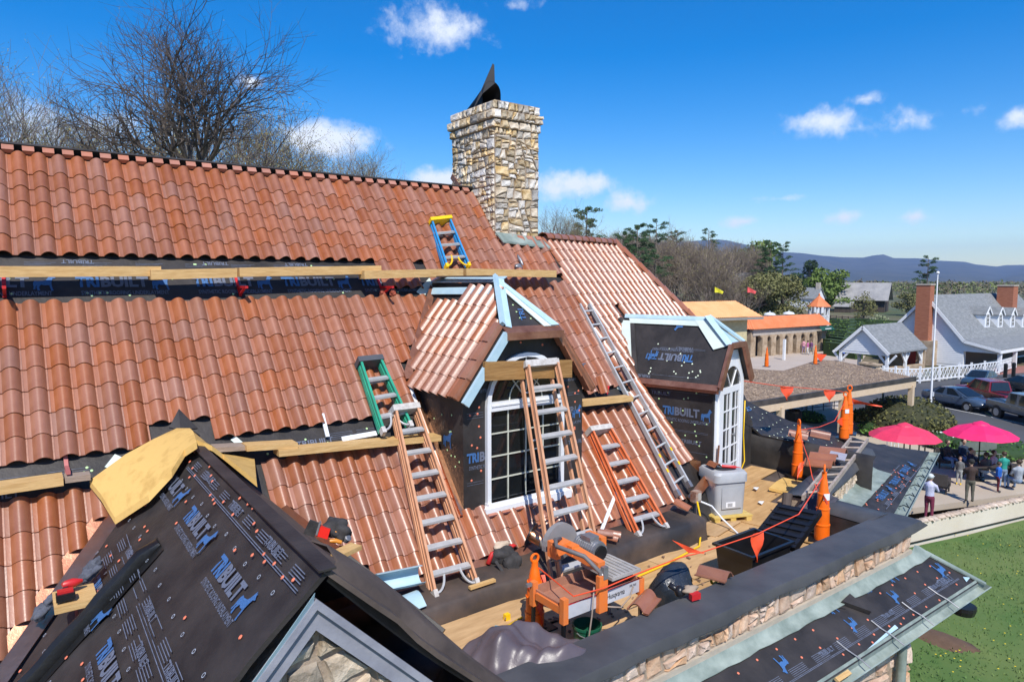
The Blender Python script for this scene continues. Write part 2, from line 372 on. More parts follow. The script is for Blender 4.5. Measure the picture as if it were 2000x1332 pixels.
def dog(parent, o, ex, ey, h, flip=False, lift=.004):
    ex = unit(ex); ey = unit(np.asarray(ey) - ex * (np.asarray(ey) @ ex)); n = np.cross(ex, ey)
    if 'dog' not in _tm:
        me = bpy.data.meshes.new('dog_emblem'); me.from_pydata([(x, y, 0) for x, y in DOG], [], [tuple(range(len(DOG)))]); me.materials.append(BLUEP); _tm['dog'] = me
    return inst('dog_emblem', _tm['dog'], mat4(np.asarray(o) + n * lift, ex * h * (-1 if flip else 1), ey * h, n), parent)
def mark(parent, o, ex, ey, h):
    """one printed mark of the roll: TRI in blue, BUILT in grey, the dog, and the line of small capitals below; h = letter height"""
    o = np.asarray(o, float); ex = unit(ex); ey = unit(ey)
    letter(parent, 'TRI', o, ex, ey, h, BLUEP, 1.55 * h, .045)
    letter(parent, 'BUILT', o + ex * 1.62 * h, ex, ey, h, GREYP, 3.45 * h, .045)
    dog(parent, o + ex * 5.3 * h - ey * .25 * h, ex, ey, 1.15 * h)
    letter(parent, 'SYNTHETIC ROOFING UNDERLAYMENT', o - ey * h * .85 + ex * .25 * h, ex, ey, h * .42, GREYP, 6.2 * h, .012)
def dots(parent, pts, n, mat, r=.018, name='nail_caps'):
    mb = MB()
    for p in pts: mb.lathe(np.asarray(p), [(r, .001), (r, .004), (r * .6, .007)], 7, n)
    return mk(name, mb, mat, parent, kind='stuff')
def fine_print(parent, segs, n, mat=GREYP, w=.006, name='fine_print'):
    mb = MB()
    for a, b in segs:
        a, b = np.asarray(a), np.asarray(b); sd_ = np.cross(n, unit(b - a)) * w / 2; q = np.asarray(n) * .004
        mb.poly([a - sd_ + q, b - sd_ + q, b + sd_ + q, a + sd_ + q])
    return mk(name, mb, mat, parent, recalc=False, kind='stuff')

house = thing('stone_house', 'long stone building with a steep red clay tile roof half relaid over black underlayment', 'building', (5, 8, ZW))
# ---- roof deck under the tiles (one sheet per slope)
mb = MB()
def zslab(pts, n, t=.08, mi=0): mb.prism([np.asarray(p) - np.asarray(n) * 0 for p in pts], -np.asarray(n) * t, mi)
zslab([rus(-6, -.02), rus(7.92, -.02), rus(7.92, 6.5), rus(-6, 6.5)], RN)
mb.prism([rus(-6, -.02), rus(7.92, -.02), rus(7.92, -.02) + A3(0, 5, -5.5), rus(-6, -.02) + A3(0, 5, -5.5)], (0, -.05, -.08))
main_roof = mk('main_roof', mb, UNDER, house, label='black printed underlayment of the long main slope')
mb = MB()
WR = 2.55                                                      # wing ridge length
hipA = wus(WR, -.02); hipdir = unit(wing(1340, 615) - hipA)
wpoly = [wus(0.0, 0), hipA, hipA + hipdir * 3.4, wus(1.9, 3.75), wus(.62, 3.75), wus(-.02, 5.0), rus(7.92, 6.5)]
# split on the seam so that the sheet stays flat
mb.prism([wus(0, -.02), hipA, hipA + hipdir * 3.6, wus(4.6, 3.2), wus(1.95, 3.2), wus(.9, 3.2), wus(.75, 4.9), rus(7.925, 6.45)], -WN * .06)
bd = unit(np.cross(WN, hipdir)); 
hipn = A3(hipdir[1], -hipdir[0], 0)
mb.prism([hipA, hipA + hipdir * 3.6, hipA + hipdir * 3.6 + A3(0, 2.5, -.2), hipA + A3(0, .3, -.3)], (0, .02, -.05))
wing_roof = mk('wing_roof', mb, UNDER, house)
# back slope of the wing, out of sight but it closes the roof
mb = MB(); mb.poly([wus(0, -.02, -.01), hipA - WN * .01, hipA + YP * 3 - A3(0, 0, 3.4), wus(0, -.02) + YP * 3 - A3(0, 0, 3.4)])
mk('back_slope', mb, UNDER, wing_roof)

# ---- main tiles
rows1 = [.46 + TE * k for k in range(6)]; rows2 = [2.80 + TE * k for k in range(7)]; rows3 = [5.08 + TE * k for k in range(6)]
U0 = roof(410, 631)[0] - .10 * TW
while U0 > -3.2: U0 -= TW
def in_poly(x, y, poly):
    c = False; j = len(poly) - 1
    for i in range(len(poly)):
        xi, yi = poly[i]; xj, yj = poly[j]
        if (yi > y) != (yj > y) and x < (xj - xi) * (y - yi) / (yj - yi) + xi: c = not c
        j = i
    return c
D1R = 5.24                                                       # dormer ridge
ucut = lambda s: max(4.24, 5.30 - (s - 2.2) * .66)              # left valley of the dormer, then its side wall
ucutR = lambda s: min(6.30, 5.20 + (s - 2.2) * .64)
gl = lambda s: 1.42 - (s - 3.96) * (1.42 + .21) / (6.15 - 3.96) - .06   # left valley of the front gable
gr = lambda s: 1.42 + (s - 3.96) * (3.04 - 1.42) / (6.41 - 3.96) + .05
tiles = []
def lay(rows, u_ok, jit=.004):
    for s in rows:
        c = 0
        while U0 + c * TW < 7.9:
            u = U0 + c * TW; c += 1; um = u + TW * .6
            if not u_ok(um, s - .12): continue
            j = rng.uniform(-jit, jit); a = rng.uniform(-.006, .006); k = rng.uniform(-.008, .010)
            ex = unit(RX + RUP * a); ey = unit(np.cross(RN, ex) + RN * k)
            tiles.append(mat4(rus(u, s + j, .004), ex, ey, np.cross(ex, ey)))
chim = lambda u, s: u > 6.83 and s < 1.22
lay(rows1, lambda u, s: not chim(u, s))
lay([rows1[-1] + TE, rows1[-1] + 2 * TE], lambda u, s: u > 4.35 and not (u > 7.45 and s > 1.95) and not (4.95 < u < 5.25 and s > 1.75))
lay(rows2, lambda u, s: (u < ucut(s) and not (s > 4.02 and gl(s) + .05 < u < gr(s) - .02)))
lay(rows3, lambda u, s: (u > gr(s) - .07 and u < 4.24) or (u < gl(s) + .05) or (4.2 < u < 6.35 and s > 5.86))
lay([2.80 + TE * k for k in range(-1, 7)], lambda u, s: u > ucutR(s) + .05)
lay(rows3, lambda u, s: u > 6.28 and s < 6.3)
lay([5.08 - TE * 0], lambda u, s: False)
def depth_of(M): 
    x, y, z = proj((M[0][3], M[1][3], M[2][3])); return z if -40 < x < 2040 and -40 < y < 1372 else 1e9
tiles.sort(key=depth_of)
NBIG = 235
for M in tiles[:NBIG]: inst('tile', TILE_ME, M, main_roof)
merged('remaining_tiles', tiles[NBIG:], TV, TF, TILE, main_roof, kind='stuff')
# closure blocks in the pans along the ridge, black nailer strip behind
cb = MB(); cb.box((-.055, -.02, -.005), (.11, 0, 0), (0, .085, 0), (0, 0, .062)); cb.v = [(x * (1 if z < .03 else 1.12), y, z) for x, y, z in cb.v]
CB_ME = geo_mesh('closure_tile', np.array(cb.v), cb.f, TILE_TOP, False)
c = 0
while U0 + c * TW < 6.8:
    u = U0 + c * TW + .12 * TW; c += 1
    if u > -.6: inst('closure_tile', CB_ME, mat4(rus(u, .085, .03), RX, RUP, RN), main_roof)
mb = MB(); mb.bar(rus(-6, .0, .05), rus(6.86, .0, .05), .03, .10, up=RN); mk('ridge_nailer', mb, UNDER, main_roof)
# two or three closures under the chimney flashing and along the sill of the dormer
for u in np.arange(6.95, 7.9, TW): inst('closure_tile', CB_ME, mat4(rus(u, 1.22, .03), RX, RUP, RN), main_roof)
for u in np.arange(4.62, 5.3, TW): inst('closure_tile', CB_ME, mat4(rus(u, 5.93, .03), RX, RUP, RN), main_roof)
# ---- wing tiles
wt_ = []
w0 = -1.2
hipu = lambda s: WR + s * ((wing(1340, 615) - WO) @ XP - WR) / (-(wing(1340, 615) - WO) @ WUP)
seam_u = lambda s: -(rus(7.92, 0)[0] * 0) + ((rus(7.96, 0) - WO) @ XP + (s - ((rus(7.96, 0) - WO) @ -WUP)) * ((rus(7.96, 3) - rus(7.96, 0)) @ XP) / ((rus(7.96, 3) - rus(7.96, 0)) @ -WUP))
d2cut = lambda s: 99 if s < 1.65 else max(.38, .93 - (s - 1.65) * .58)
for k in range(21):
    s = .30 + TE * k * .985; u = w0
    while u < 5.2:
        um = u + TW * .55; sm = s - .14
        if um > seam_u(sm) + .03 and um < hipu(sm) - .02 and sm < 4.75 and (um < d2cut(sm) or (um > .98 + (sm - 1.6) * .62 and sm < 2.9)):
            wt_.append(mat4(wus(u, s, .004), XP, WUP, WN))
        u += TW * .97
merged('wing_tiles', wt_, TV, TF, TILE, wing_roof, kind='stuff')
# ridge and hip tiles
rt = MB(); nn = 9
P = [[(0.0 - .03 + L_, .105 * sc * math.cos(math.pi * j / (nn - 1)), .085 * sc * math.sin(math.pi * j / (nn - 1))) for j in range(nn)] for L_, sc in ((0, 1.14), (.05, 1.1), (.27, .93))]
rt.shell([[np.array(q) for q in r_] for r_ in P], (0, 0, -.014)); RT_ME = geo_mesh('ridge_tile', np.array(rt.v), rt.f, TILE)
k = 0
while k * .235 < WR - .05:
    inst('ridge_tile', RT_ME, mat4(wus(.05 + k * .235, -.02, .03), XP, YP, A3(0, 0, 1)), wing_roof); k += 1
hn = unit(np.cross(hipdir, np.cross(A3(0, 0, 1), hipdir)))
for k in range(13):
    inst('hip_tile', RT_ME, mat4(hipA + hipdir * (.0 + k * .24) + hn * .045, hipdir, unit(np.cross(hn, hipdir)), hn), wing_roof)

# ---- copper strips at the seams of the main slope
mb = MB()
def strip(pts, w, off=.03, side=None):
    for a, b in zip(pts[:-1], pts[1:]): mb.bar(a, b, w, .012, up=RN)
strip([rus(4.30, 3.9, .03), rus(4.30, 5.85, .03)], .16); mb.bar(rus(4.22, 3.9, .05), rus(4.22, 5.85, .05), .03, .05, up=RN)
mk('copper_flashing', mb, COPPER, main_roof)
mb = MB(); strip([rus(5.16, 2.33, .09), rus(4.20, 3.83, .09)], .11); mb.cbox(rus(4.22, 3.86, .11), .16, .10, .02, RX, RUP, RN); mk('copper_flashing', mb, COPPERD, main_roof)
mb = MB(); strip([rus(2.0, 6.45, .02), rus(7.8, 6.45, .02)], .14); mk('copper_flashing', mb, COPPERD, main_roof)
mb = MB(); mb.bar(wus(.03, 3.0, .05), wus(.56, 4.75, .05), .1, .05, up=WN); mb.bar(rus(8.0, 6.43, .03), rus(8.55, 6.2, .05), .14, .02, up=RN); mk('copper_flashing', mb, COPPER, wing_roof)
mb = MB(); mb.bar(A3(8.62, 6.95, -2.93), A3(8.98, 6.66, -3.02), .06, .17); mk('copper_flashing', mb, COPPER, wing_roof)
# pieces of liner in the gaps
mb = MB()
for (a, b, w) in (((835, 512), (850, 524), .18), ((820, 575), (845, 548), .13), ((232, 890), (212, 915), .08), ((455, 855), (475, 872), .07), ((1205, 756), (1228, 768), .06)):
    mb = MB(); mb.bar(roof(*a, .012), roof(*b, .012), w, .004, up=RN); mk('pale_liner', mb, CREAM, main_roof)
# prints on the bare strips of the main slope (rolls laid upside down above, upright below)
for u in (-.55, .62, 1.85, 2.95, 4.05): mark(main_roof, rus(u, 2.22, .004), RX, RUP, .145)
for u in (2.0, 3.05, .5): letter(main_roof, 'TRIBUILT', rus(u + .32, 1.82, .004), -RX, -RUP, .055, GREYP)
letter(main_roof, 'TRIBUILT', rus(2.55, 4.62, .004), RX, RUP, .075, GREYP); letter(main_roof, 'TRIBUILT', rus(-.45, 4.70, .004), RX, RUP, .075, GREYP)
dots(main_roof, [rus(rng.uniform(-1, 4.9), rng.choice([1.86, 1.97, 2.1, 2.35, 2.31])) for _ in range(34)] + [rus(rng.uniform(-.6, 3.6), rng.uniform(4.45, 4.7)) for _ in range(14)], RN, NAILG, .014)
fine_print(main_roof, [(rus(u, 1.86 + .022 * k), rus(u + .3 - .05 * k, 1.86 + .022 * k)) for u in np.arange(-.4, 4.2, .55) for k in range(3)] + [(rus(u, 4.5 + .025 * k), rus(u + .35, 4.5 + .025 * k)) for u in (-.3, .2, 2.1, 2.9, 3.3) for k in range(4)], RN, w=.004)

# ---- front gable
mb = MB()
def gsheet(fn, nv, vmax_at):                                     # a slightly wavy sheet of felt
    G = []
    for i in range(19):
        u = -.02 + 4.32 * i / 18; row = []
        for j in range(13):
            v = vmax_at(u) * j / 12
            row.append(fn(u, v, .006 * math.sin(3.1 * u + 4 * v) + .005 * math.sin(7 * v + u) + (.012 * math.exp(-((v - .62) / .03) ** 2))))
        G.append(row)
    return G
glim = lambda u: 2.35 * min(1, u / 2.05) + .02 if u < 2.05 else 2.37
mb.shell(gsheet(gus, GN, glim), -GN * .03)
front_gable = mk('front_gable_roof', mb, UNDER, house, smooth='all', label='black underlayment on the steep front gable, printed in blue and grey')
mb = MB(); mb.shell(gsheet(hus, HN, lambda u: 2.45 * min(1, u / 1.75) + .02 if u < 1.75 else 2.47), -HN * .03); mk('right_slope', mb, FELT, front_gable, smooth='all')
# rolled ridge lap, thick fold running down the slope
mb = MB(); mb.bar(gus(.1, .0, .012) - A3(0, 0, .005), gus(4.33, .0, .012) - A3(0, 0, .005), .10, .012, up=(0, 0, 1)); mk('ridge_lap', mb, UNDER, front_gable)
mb = MB(); G = []
for k in range(26):
    v = .70 + 1.75 * k / 25; u = 2.05 + .16 * k / 25 + .004 * math.sin(k); e = min(1, .35 + k * .3)
    G.append([gus(u + du, v, .012 + dh * e * (1 + .07 * math.sin(1.1 * k))) for du, dh in ((-.15, .002), (-.10, .035), (-.06, .085), (.0, .10), (.045, .075), (.055, .03), (.05, .004), (.16, .004))])
mb.grid(G); mb.poly(G[0])
mk('folded_lap', mb, pm('black_rubber', (.010, .010, .010), .42, var=.3, bump=.3, bscale=8), front_gable, smooth=True)
GU = -GD
for i in range(3): mark(front_gable, gus(.95 + 1.10 * i, (.42, .455, .49)[i], .02), GE, GU, .116)
for i in range(2): mark(front_gable, gus(2.66 + 1.10 * i, 1.37, .02), GE, GU, .116)
mark(front_gable, gus(1.55, 1.33, .02), GE, GU, .116)
for (u, v) in ((1.6, .96), (2.72, .98), (3.6, 1.0), (2.6, .16), (3.5, .15), (1.7, .15), (3.1, 1.12), (4.0, 1.1)): letter(front_gable, 'TRIBUILT', gus(u, v, .02), GE, GU, .06, GREYP, .3)
segs = [(gus(2.62, 1.0, .02), gus(4.3, 1.0, .02)), (gus(2.62, 1.022, .02), gus(4.3, 1.022, .02)), (gus(1.3, .9, .02), gus(2.3, .93, .02)), (gus(1.2, .185, .02), gus(4.25, .185, .02)), (gus(1.2, .2, .02), gus(4.25, .2, .02))]
for u in np.arange(1.3, 4.1, .34):
    for k in range(5):
        if rng.random() < .8: segs.append((gus(u, .92 + .02 * k, .02), gus(u + .2 + .05 * rng.random(), .92 + .02 * k, .02)))
        if rng.random() < .8: segs.append((gus(u, 1.07 + .02 * k, .02), gus(u + .2 + .05 * rng.random(), 1.07 + .02 * k, .02)))
        if k < 4: segs.append((gus(u, .10 + .018 * k, .02), gus(u + .16 + .05 * rng.random(), .10 + .018 * k, .02)))
fine_print(front_gable, segs, GN)
mb = MB()
for u in np.arange(.8, 4.25, .27):
    for v in (.30, .82, 1.18, 1.75):
        c = gus(u + rng.uniform(-.02, .02), v + rng.uniform(-.015, .015), .02)
        ring = [(c + (GE * math.cos(w) + GU * math.sin(w)) * .016, c + (GE * math.cos(w) + GU * math.sin(w)) * .011) for w in np.arange(0, 6.28, .8)]
        for i in range(len(ring)): a, b = ring[i]; d, e = ring[(i + 1) % len(ring)]; mb.poly([a + GN * .004, d + GN * .004, e + GN * .004, b + GN * .004])
mk('printed_rings', mb, PALEP, front_gable, kind='stuff', recalc=False)
dots(front_gable, [gus(.7 + 3.5 * ((i * .618) % 1), .03 + .22 * rng.random(), .02) for i in range(26)] + [gus(.8 + 3.4 * rng.random(), .25 + 1.9 * rng.random(), .02) for _ in range(44)], GN, NAILO, .014)
# copper valley on the left, brown felt edge
mb = MB()
for (a, b, w) in ((gus(.55, .75, .03), gus(1.75, 2.35, .03), .16),): mb.bar(a, b, w, .012, up=GN + RN)
mk('copper_valley', mb, COPPER, front_gable)
mb = MB(); mb.bar(rus(.62, 5.0, .03), rus(-.55, 6.55, .03), .12, .012, up=RN); mk('copper_valley', mb, COPPERD, front_gable)
mb = MB(); mb.bar(hus(1.0, 1.05, .03), hus(1.95, 2.35, .03), .13, .012, up=HN + RN); mk('copper_valley', mb, COPPER, front_gable)
mb = MB(); mb.bar(hus(1.8, 1.55, .05), hus(2.6, 2.38, .06), .14, .05, up=HN); mk('black_lap', mb, MEMB, front_gable)
# rolled brown felt hanging over the right rake
mb = MB(); G = []
for i in range(15):
    t = i / 14; a = hus(4.16 - .16 * t, .10 + 2.5 * t, .03); b = hus(3.75 - .16 * t, .10 + 2.5 * t, .05 + .02 * math.sin(9 * t))
    m_ = (a + b) / 2 + HN * (.05 + .02 * math.sin(6 * t)); G.append([b, m_, a + HN * .03, a + GE * .05 - HN * .08 - A3(0, 0, .03 * math.sin(5 * t))])
mb.shell(G, -HN * .012); mk('felt_roll', mb, FELT, front_gable, smooth='all')
# the gable wall with its grey rake boards and big stones
YG = GB[1]
pk = A3(1.285, YG - .02, -1.78)
rl, rr_ = unit(A3(-.375, 0, -.40)), unit(A3(.77, 0, -.79))
mb = MB(); mb.prism([pk + A3(0, .085, -.06), pk + A3(0, .085, 0) + rl * 3.2, pk + A3(0, .085, 0) + rl * 3.2 + A3(0, 0, -5), pk + A3(0, .085, 0) + rr_ * 3.2 + A3(0, 0, -5), pk + A3(0, .085, 0) + rr_ * 3.2], (0, .3, 0))
gwall = mk('gable_wall', mb, MORTAR, house)
for dvec, nm in ((rl, 1), (rr_, 0)):
    mb = MB(); wv = A3(dvec[2], 0, -dvec[0]); wv = wv if wv[2] < 0 else -wv
    mb.prism([pk, pk + dvec * 3.1, pk + dvec * 3.1 + A3(0, 0, -.16), pk + A3(0, 0, -.17)], (0, .04, 0))
    mb.prism([pk + A3(0, -.03, .02), pk + dvec * 3.1 + A3(0, -.03, .02), pk + dvec * 3.1 + A3(0, -.03, -.04), pk + A3(0, -.03, -.04)], (0, .028, 0))
    mk('rake_board', mb, GREYTRIM, gwall)
mb = MB(); a0 = pk + A3(0, -.04, .09); G = [[a0 + rl * t + A3(0, 0, -.01 - .02 * math.sin(3 * t)), a0 + rl * t + A3(0, .03, -.09 - .02 * math.sin(5 * t))] for t in np.linspace(.02, 1.3, 9)]
mb.shell(G, (0, .004, 0)); mk('pale_flashing', mb, LEAD, gwall, smooth='all')

# ---- rubble stones by repeated splitting
def split_poly(poly, p, d):
    A_, B_ = [], []
    nrm = np.array([-d[1], d[0]])
    for i in range(len(poly)):
        a, b = poly[i], poly[(i + 1) % len(poly)]; sa, sb = (a - p) @ nrm, (b - p) @ nrm
        if sa >= 0: A_.append(a)
        if sa <= 0: B_.append(a)
        if sa * sb < 0: q = a + (b - a) * (sa / (sa - sb)); A_.append(q); B_.append(q)
    return A_, B_
def rubble(poly, size, rg, aspect=1.35):
    out = []; st = [[np.array(p, float) for p in poly]]
    while st:
        q = st.pop(); mn = np.min(q, 0); mx = np.max(q, 0); w, h = mx - mn
        if w * h < size * size * rg.uniform(.45, 2.6) and w < size * 2.6 and h < size * 1.6: out.append(q); continue
        c = np.mean(q, 0) + (mx - mn) * np.array([rg.uniform(-.24, .24), rg.uniform(-.24, .24)])
        if w > h * aspect * rg.uniform(.75, 1.5): a = math.pi / 2 + rg.gauss(0, .20)
        else: a = rg.gauss(0, .13)
        A_, B_ = split_poly(q, c, np.array([math.cos(a), math.sin(a)]))
        if len(A_) < 3 or len(B_) < 3: out.append(q); continue
        st += [A_, B_]
    return out
def stones(parent, O, ex, ey, n, poly, size, mat, seed, joint=.012, out=.03, name='stone'):
    rg = random.Random(seed); ex, ey, n = unit(ex), unit(ey), unit(n); res = []
    for q in rubble(poly, size, rg):
        c = np.mean(q, 0); ring = []
        for i in range(len(q)):
            a, b = q[i], q[(i + 1) % len(q)]; L_ = np.linalg.norm(b - a)
            if L_ < 1e-4: continue
            k = 2 if L_ > size * .5 else 1
            for j in range(k): ring.append(a + (b - a) * (j + .12 * (j == 0)) / k)
        if len(ring) < 3: continue
        def inset(r_, dlt, jit): 
            o_ = []
            for p in r_:
                d = p - c; L_ = np.linalg.norm(d) + 1e-6; o_.append(c + d * max(.15, (L_ - dlt) / L_) + np.array([rg.uniform(-jit, jit), rg.uniform(-jit, jit)]))
            return o_
        r0 = inset(ring, joint * rg.uniform(.8, 1.5), joint * .35); r1 = inset(r0, size * .05, size * .02); r2 = inset(r0, size * .2, size * .05)
        hgt = out * rg.uniform(.65, 1.35); m = len(ring); vs = []
        tx, ty = rg.uniform(-.12, .12), rg.uniform(-.12, .12)
        for r_, z in ((r0, -.01), (r1, hgt * .7), (r2, hgt)):
            for p in r_:
                zz = z + ((p - c) @ np.array([tx, ty]) if z > 0 else 0) + (rg.uniform(-.2, .2) * out if z > 0 else 0)
                vs.append(ex * (p[0] - c[0]) + ey * (p[1] - c[1]) + n * zz)
        vs.append(n * hgt * rg.uniform(.8, 1.15)); fs = []
        for l in (0, 1):
            for i in range(m): fs.append((l * m + i, l * m + (i + 1) % m, (l + 1) * m + (i + 1) % m, (l + 1) * m + i))
        for i in range(m): fs.append((2 * m + i, 2 * m + (i + 1) % m, 3 * m))
        me = bpy.data.meshes.new(name); me.from_pydata([tuple(v) for v in vs], [], fs); me.materials.append(mat)
        bm = bmesh.new(); bm.from_mesh(me); bmesh.ops.recalc_face_normals(bm, faces=bm.faces); bm.to_mesh(me); bm.free()
        p = np.asarray(O) + ex * c[0] + ey * c[1]
        o = inst(name, me, Matrix.Translation(tuple(p)), parent); res.append(o)
    return res
# gable stones below the rakes (local: x along X, y up, from the peak)
gp = A3(pk[0], YG + .062, pk[2])
stones(gwall, gp, (1, 0, 0), (0, 0, 1), (0, -1, 0), [(0, -.16), (-1.0, -1.24), (-1.0, -1.7), (1.35, -1.7), (1.35, -1.54)], .34, STONE, 3, joint=.014, out=.03)

# ---- chimney
CX0, CX1, CY0, CY1, CZ0, CZ1 = 6.88, 7.84, 9.86, 11.25, .2, 3.06
mb = MB(); mb.box((CX0, CY0, CZ0), (CX1 - CX0, 0, 0), (0, CY1 - CY0, 0), (0, 0, CZ1 - CZ0)); chimney = mk('chimney', mb, MORTAR, house, label='tall rubble stone chimney')
stones(chimney, (CX0, CY0, 0), (1, 0, 0), (0, 0, 1), (0, -1, 0), [(0, .62), (.96, .62), (.96, 2.62), (0, 2.62)], .15, STONEC, 11, joint=.006, out=.03)
stones(chimney, (CX0, CY1, 0), (0, -1, 0), (0, 0, 1), (-1, 0, 0), [(0, 1.55), (.66, 1.5), (1.39, .62), (1.39, 2.62), (0, 2.62)], .15, STONEC, 12, joint=.008, out=.03)
for z0, z1, pr in ((2.62, 2.76, .045), (2.77, 2.92, .075), (2.93, 3.08, .03)):
    mb = MB(); mb.box((CX0 - pr + .03, CY0 - pr + .03, z0), (CX1 - CX0 + 2 * pr - .06, 0, 0), (0, CY1 - CY0 + 2 * pr - .06, 0), (0, 0, z1 - z0)); mk('cap_course', mb, MORTAR, chimney)
    stones(chimney, (CX0 - pr, CY0 - pr + .028, 0), (1, 0, 0), (0, 0, 1), (0, -1, 0), [(0, z0), (.96 + 2 * pr, z0), (.96 + 2 * pr, z1), (0, z1)], .15, STONEC, int(z0 * 100), joint=.006, out=.035)
    stones(chimney, (CX0 - pr + .028, CY1 + pr, 0), (0, -1, 0), (0, 0, 1), (-1, 0, 0), [(0, z0), (1.39 + 2 * pr, z0), (1.39 + 2 * pr, z1), (0, z1)], .17, STONEC, int(z0 * 100) + 1, joint=.006, out=.035)
mb = MB(); mb.prism([(CX0 - .02, CY0 - .05, .80), (CX1 + .03, CY0 - .05, .74), (CX1 + .10, CY0 - .24, .56), (CX0 + .02, CY0 - .22, .64)], (0, 0, .03)); mk('chimney_apron', mb, VERDI, chimney)
mb = MB(); mb.bar((CX0 - .02, CY1, 1.95), (CX0 - .02, CY0, .78), .03, .1); mb.bar((CX0 - .05, CY0 + .6, ZR - .1), (CX0 - .05, CY0 - .02, .80), .05, .03, up=RN); mk('step_flashing', mb, COPPERD, chimney)
# black sheet-metal hood: a half barrel with a pointed back plate
mb = MB(); hc = A3(7.18, 10.38, 3.02); hx, hy = unit(A3(.95, -.3, 0)), unit(A3(.3, .95, 0)); G = []
for i in range(7):
    t = i / 6; row = []
    for j in range(11):
        w = math.pi * j / 10; rr2 = .17 * (1 - .05 * t)
        row.append(hc + hx * (rr2 * math.cos(w) - .20 * t) + hy * (.62 * t) + A3(0, 0, .32 * (1 - .8 * t) + rr2 * 1.25 * math.sin(w) * (1 - .75 * t) + .0))
    row = [row[0] - A3(0, 0, .34)] + row + [row[-1] - A3(0, 0, .34)]
    G.append(row)
mb.shell(G, (0, 0, -.008))
mb.prism([hc + hx * .06 + A3(0, 0, .50), hc - hx * .17 + A3(0, 0, .30), hc - hx * .34 + hy * .1 + A3(0, 0, .0), hc + hx * .02 + A3(0, 0, .84), hc + hx * .05 + A3(0, 0, .82)], hy * .012)
mb.tube([hc + A3(0, .2, -.05), hc + A3(0, .2, .1)], .15, 14)
mk('flue_hood', mb, BLACKM, chimney, smooth=True)
mb = MB(); mb.lathe((CX0 + .06, CY0 + .5, 3.06), [(.03, 0), (.03, .06), (.0, .07)], 8); mk('lightning_stub', mb, BLACKM, chimney)
# ------------------------------------------------------------------ dormers
def ring_path(w, hr, r, n=14):                                   # door/window outline: x 0..w, rect to hr, arch above
    pts = [(0, 0), (0, hr)] + [(w / 2 - w / 2 * math.cos(math.pi * k / n), hr + r * math.sin(math.pi * k / n)) for k in range(1, n)] + [(w, hr), (w, 0)]
    return pts
def arch_ring(mb, O, ex, ey, n, w, hr, r, t, dep, out, bottom=True):
    """frame of width t around an arched opening"""
    k = 14; o_ = ring_path(w + 2 * t, hr + t * 0 + t, r + t, k); i_ = ring_path(w, hr, r, k)
    o_ = [(x - t, y - t * 1.0) for x, y in o_]; f = lambda p, z: np.asarray(O) + ex * p[0] + ey * p[1] + n * z
    m = len(o_)
    o_[0] = (o_[0][0], 0); o_[-1] = (o_[-1][0], 0)
    for a in range(m - 1):
        q = [f(o_[a], out), f(o_[a + 1], out), f(i_[a + 1], out), f(i_[a], out)]; mb.poly(q)
        mb.poly([f(o_[a], out), f(o_[a + 1], out), f(o_[a + 1], out - dep), f(o_[a], out - dep)])
        mb.poly([f(i_[a], out), f(i_[a + 1], out), f(i_[a + 1], out - dep), f(i_[a], out - dep)])
    if bottom: mb.box(f((-t, -t), out - dep), ex * (w + 2 * t), ey * t, n * dep)
EX, EY, EZ = A3(1, 0, 0), A3(0, 1, 0), A3(0, 0, 1)

# ---- first dormer
DY = 6.82
mb = MB(); mb.prism([A3(4.29, DY, -3.0), A3(4.29, DY, -1.34), A3(4.84, DY, -.66), A3(5.64, DY, -.64), A3(6.20, DY, -1.34), A3(6.20, DY, -3.0)], (0, 2.4, 0))
dormer = mk('dormer', mb, UNDER, house, label='half-tiled dormer with clipped gable and arched window')
apex = A3(D1R, 7.40, -.04); rb = A3(D1R, 9.16, -.05); eL, eR = A3(4.21, 6.70, -1.40), A3(6.27, 6.70, -1.40); hL, hR = A3(4.82, 6.70, -.60), A3(5.66, 6.70, -.60)
eLb, eRb = A3(4.21, 8.05, -1.40), A3(6.27, 8.05, -1.40)
nL = unit(np.cross(rb - apex, eL - apex)); nL = nL if nL[2] > 0 else -nL; nR = A3(-nL[0], nL[1], nL[2])
hipnv = unit(np.cross(hR - hL, apex - hL)); hipnv = hipnv if hipnv[2] > 0 else -hipnv
mb = MB(); mb.prism([eL, hL, apex, rb, eLb], -nL * .05); mk('left_slope', mb, UNDER, dormer)
mb = MB(); mb.prism([eR, hR, apex, rb, eRb], -nR * .05); mk('right_slope', mb, UNDER, dormer)
mb = MB(); mb.prism([hL, hR, apex], -hipnv * .05); mk('clipped_hip', mb, UNDER, dormer)
letter(dormer, 'TRI', hL + A3(.42, .12, .10), EZ * .8 + EY * .5, -EX, .08, BLUEP)
dots(dormer, [hL + (hR - hL) * a + (apex - hL) * b for a, b in ((.25, .35), (.2, .5), (.3, .22), (.5, .2), (.35, .55))], hipnv, NAILG, .013)
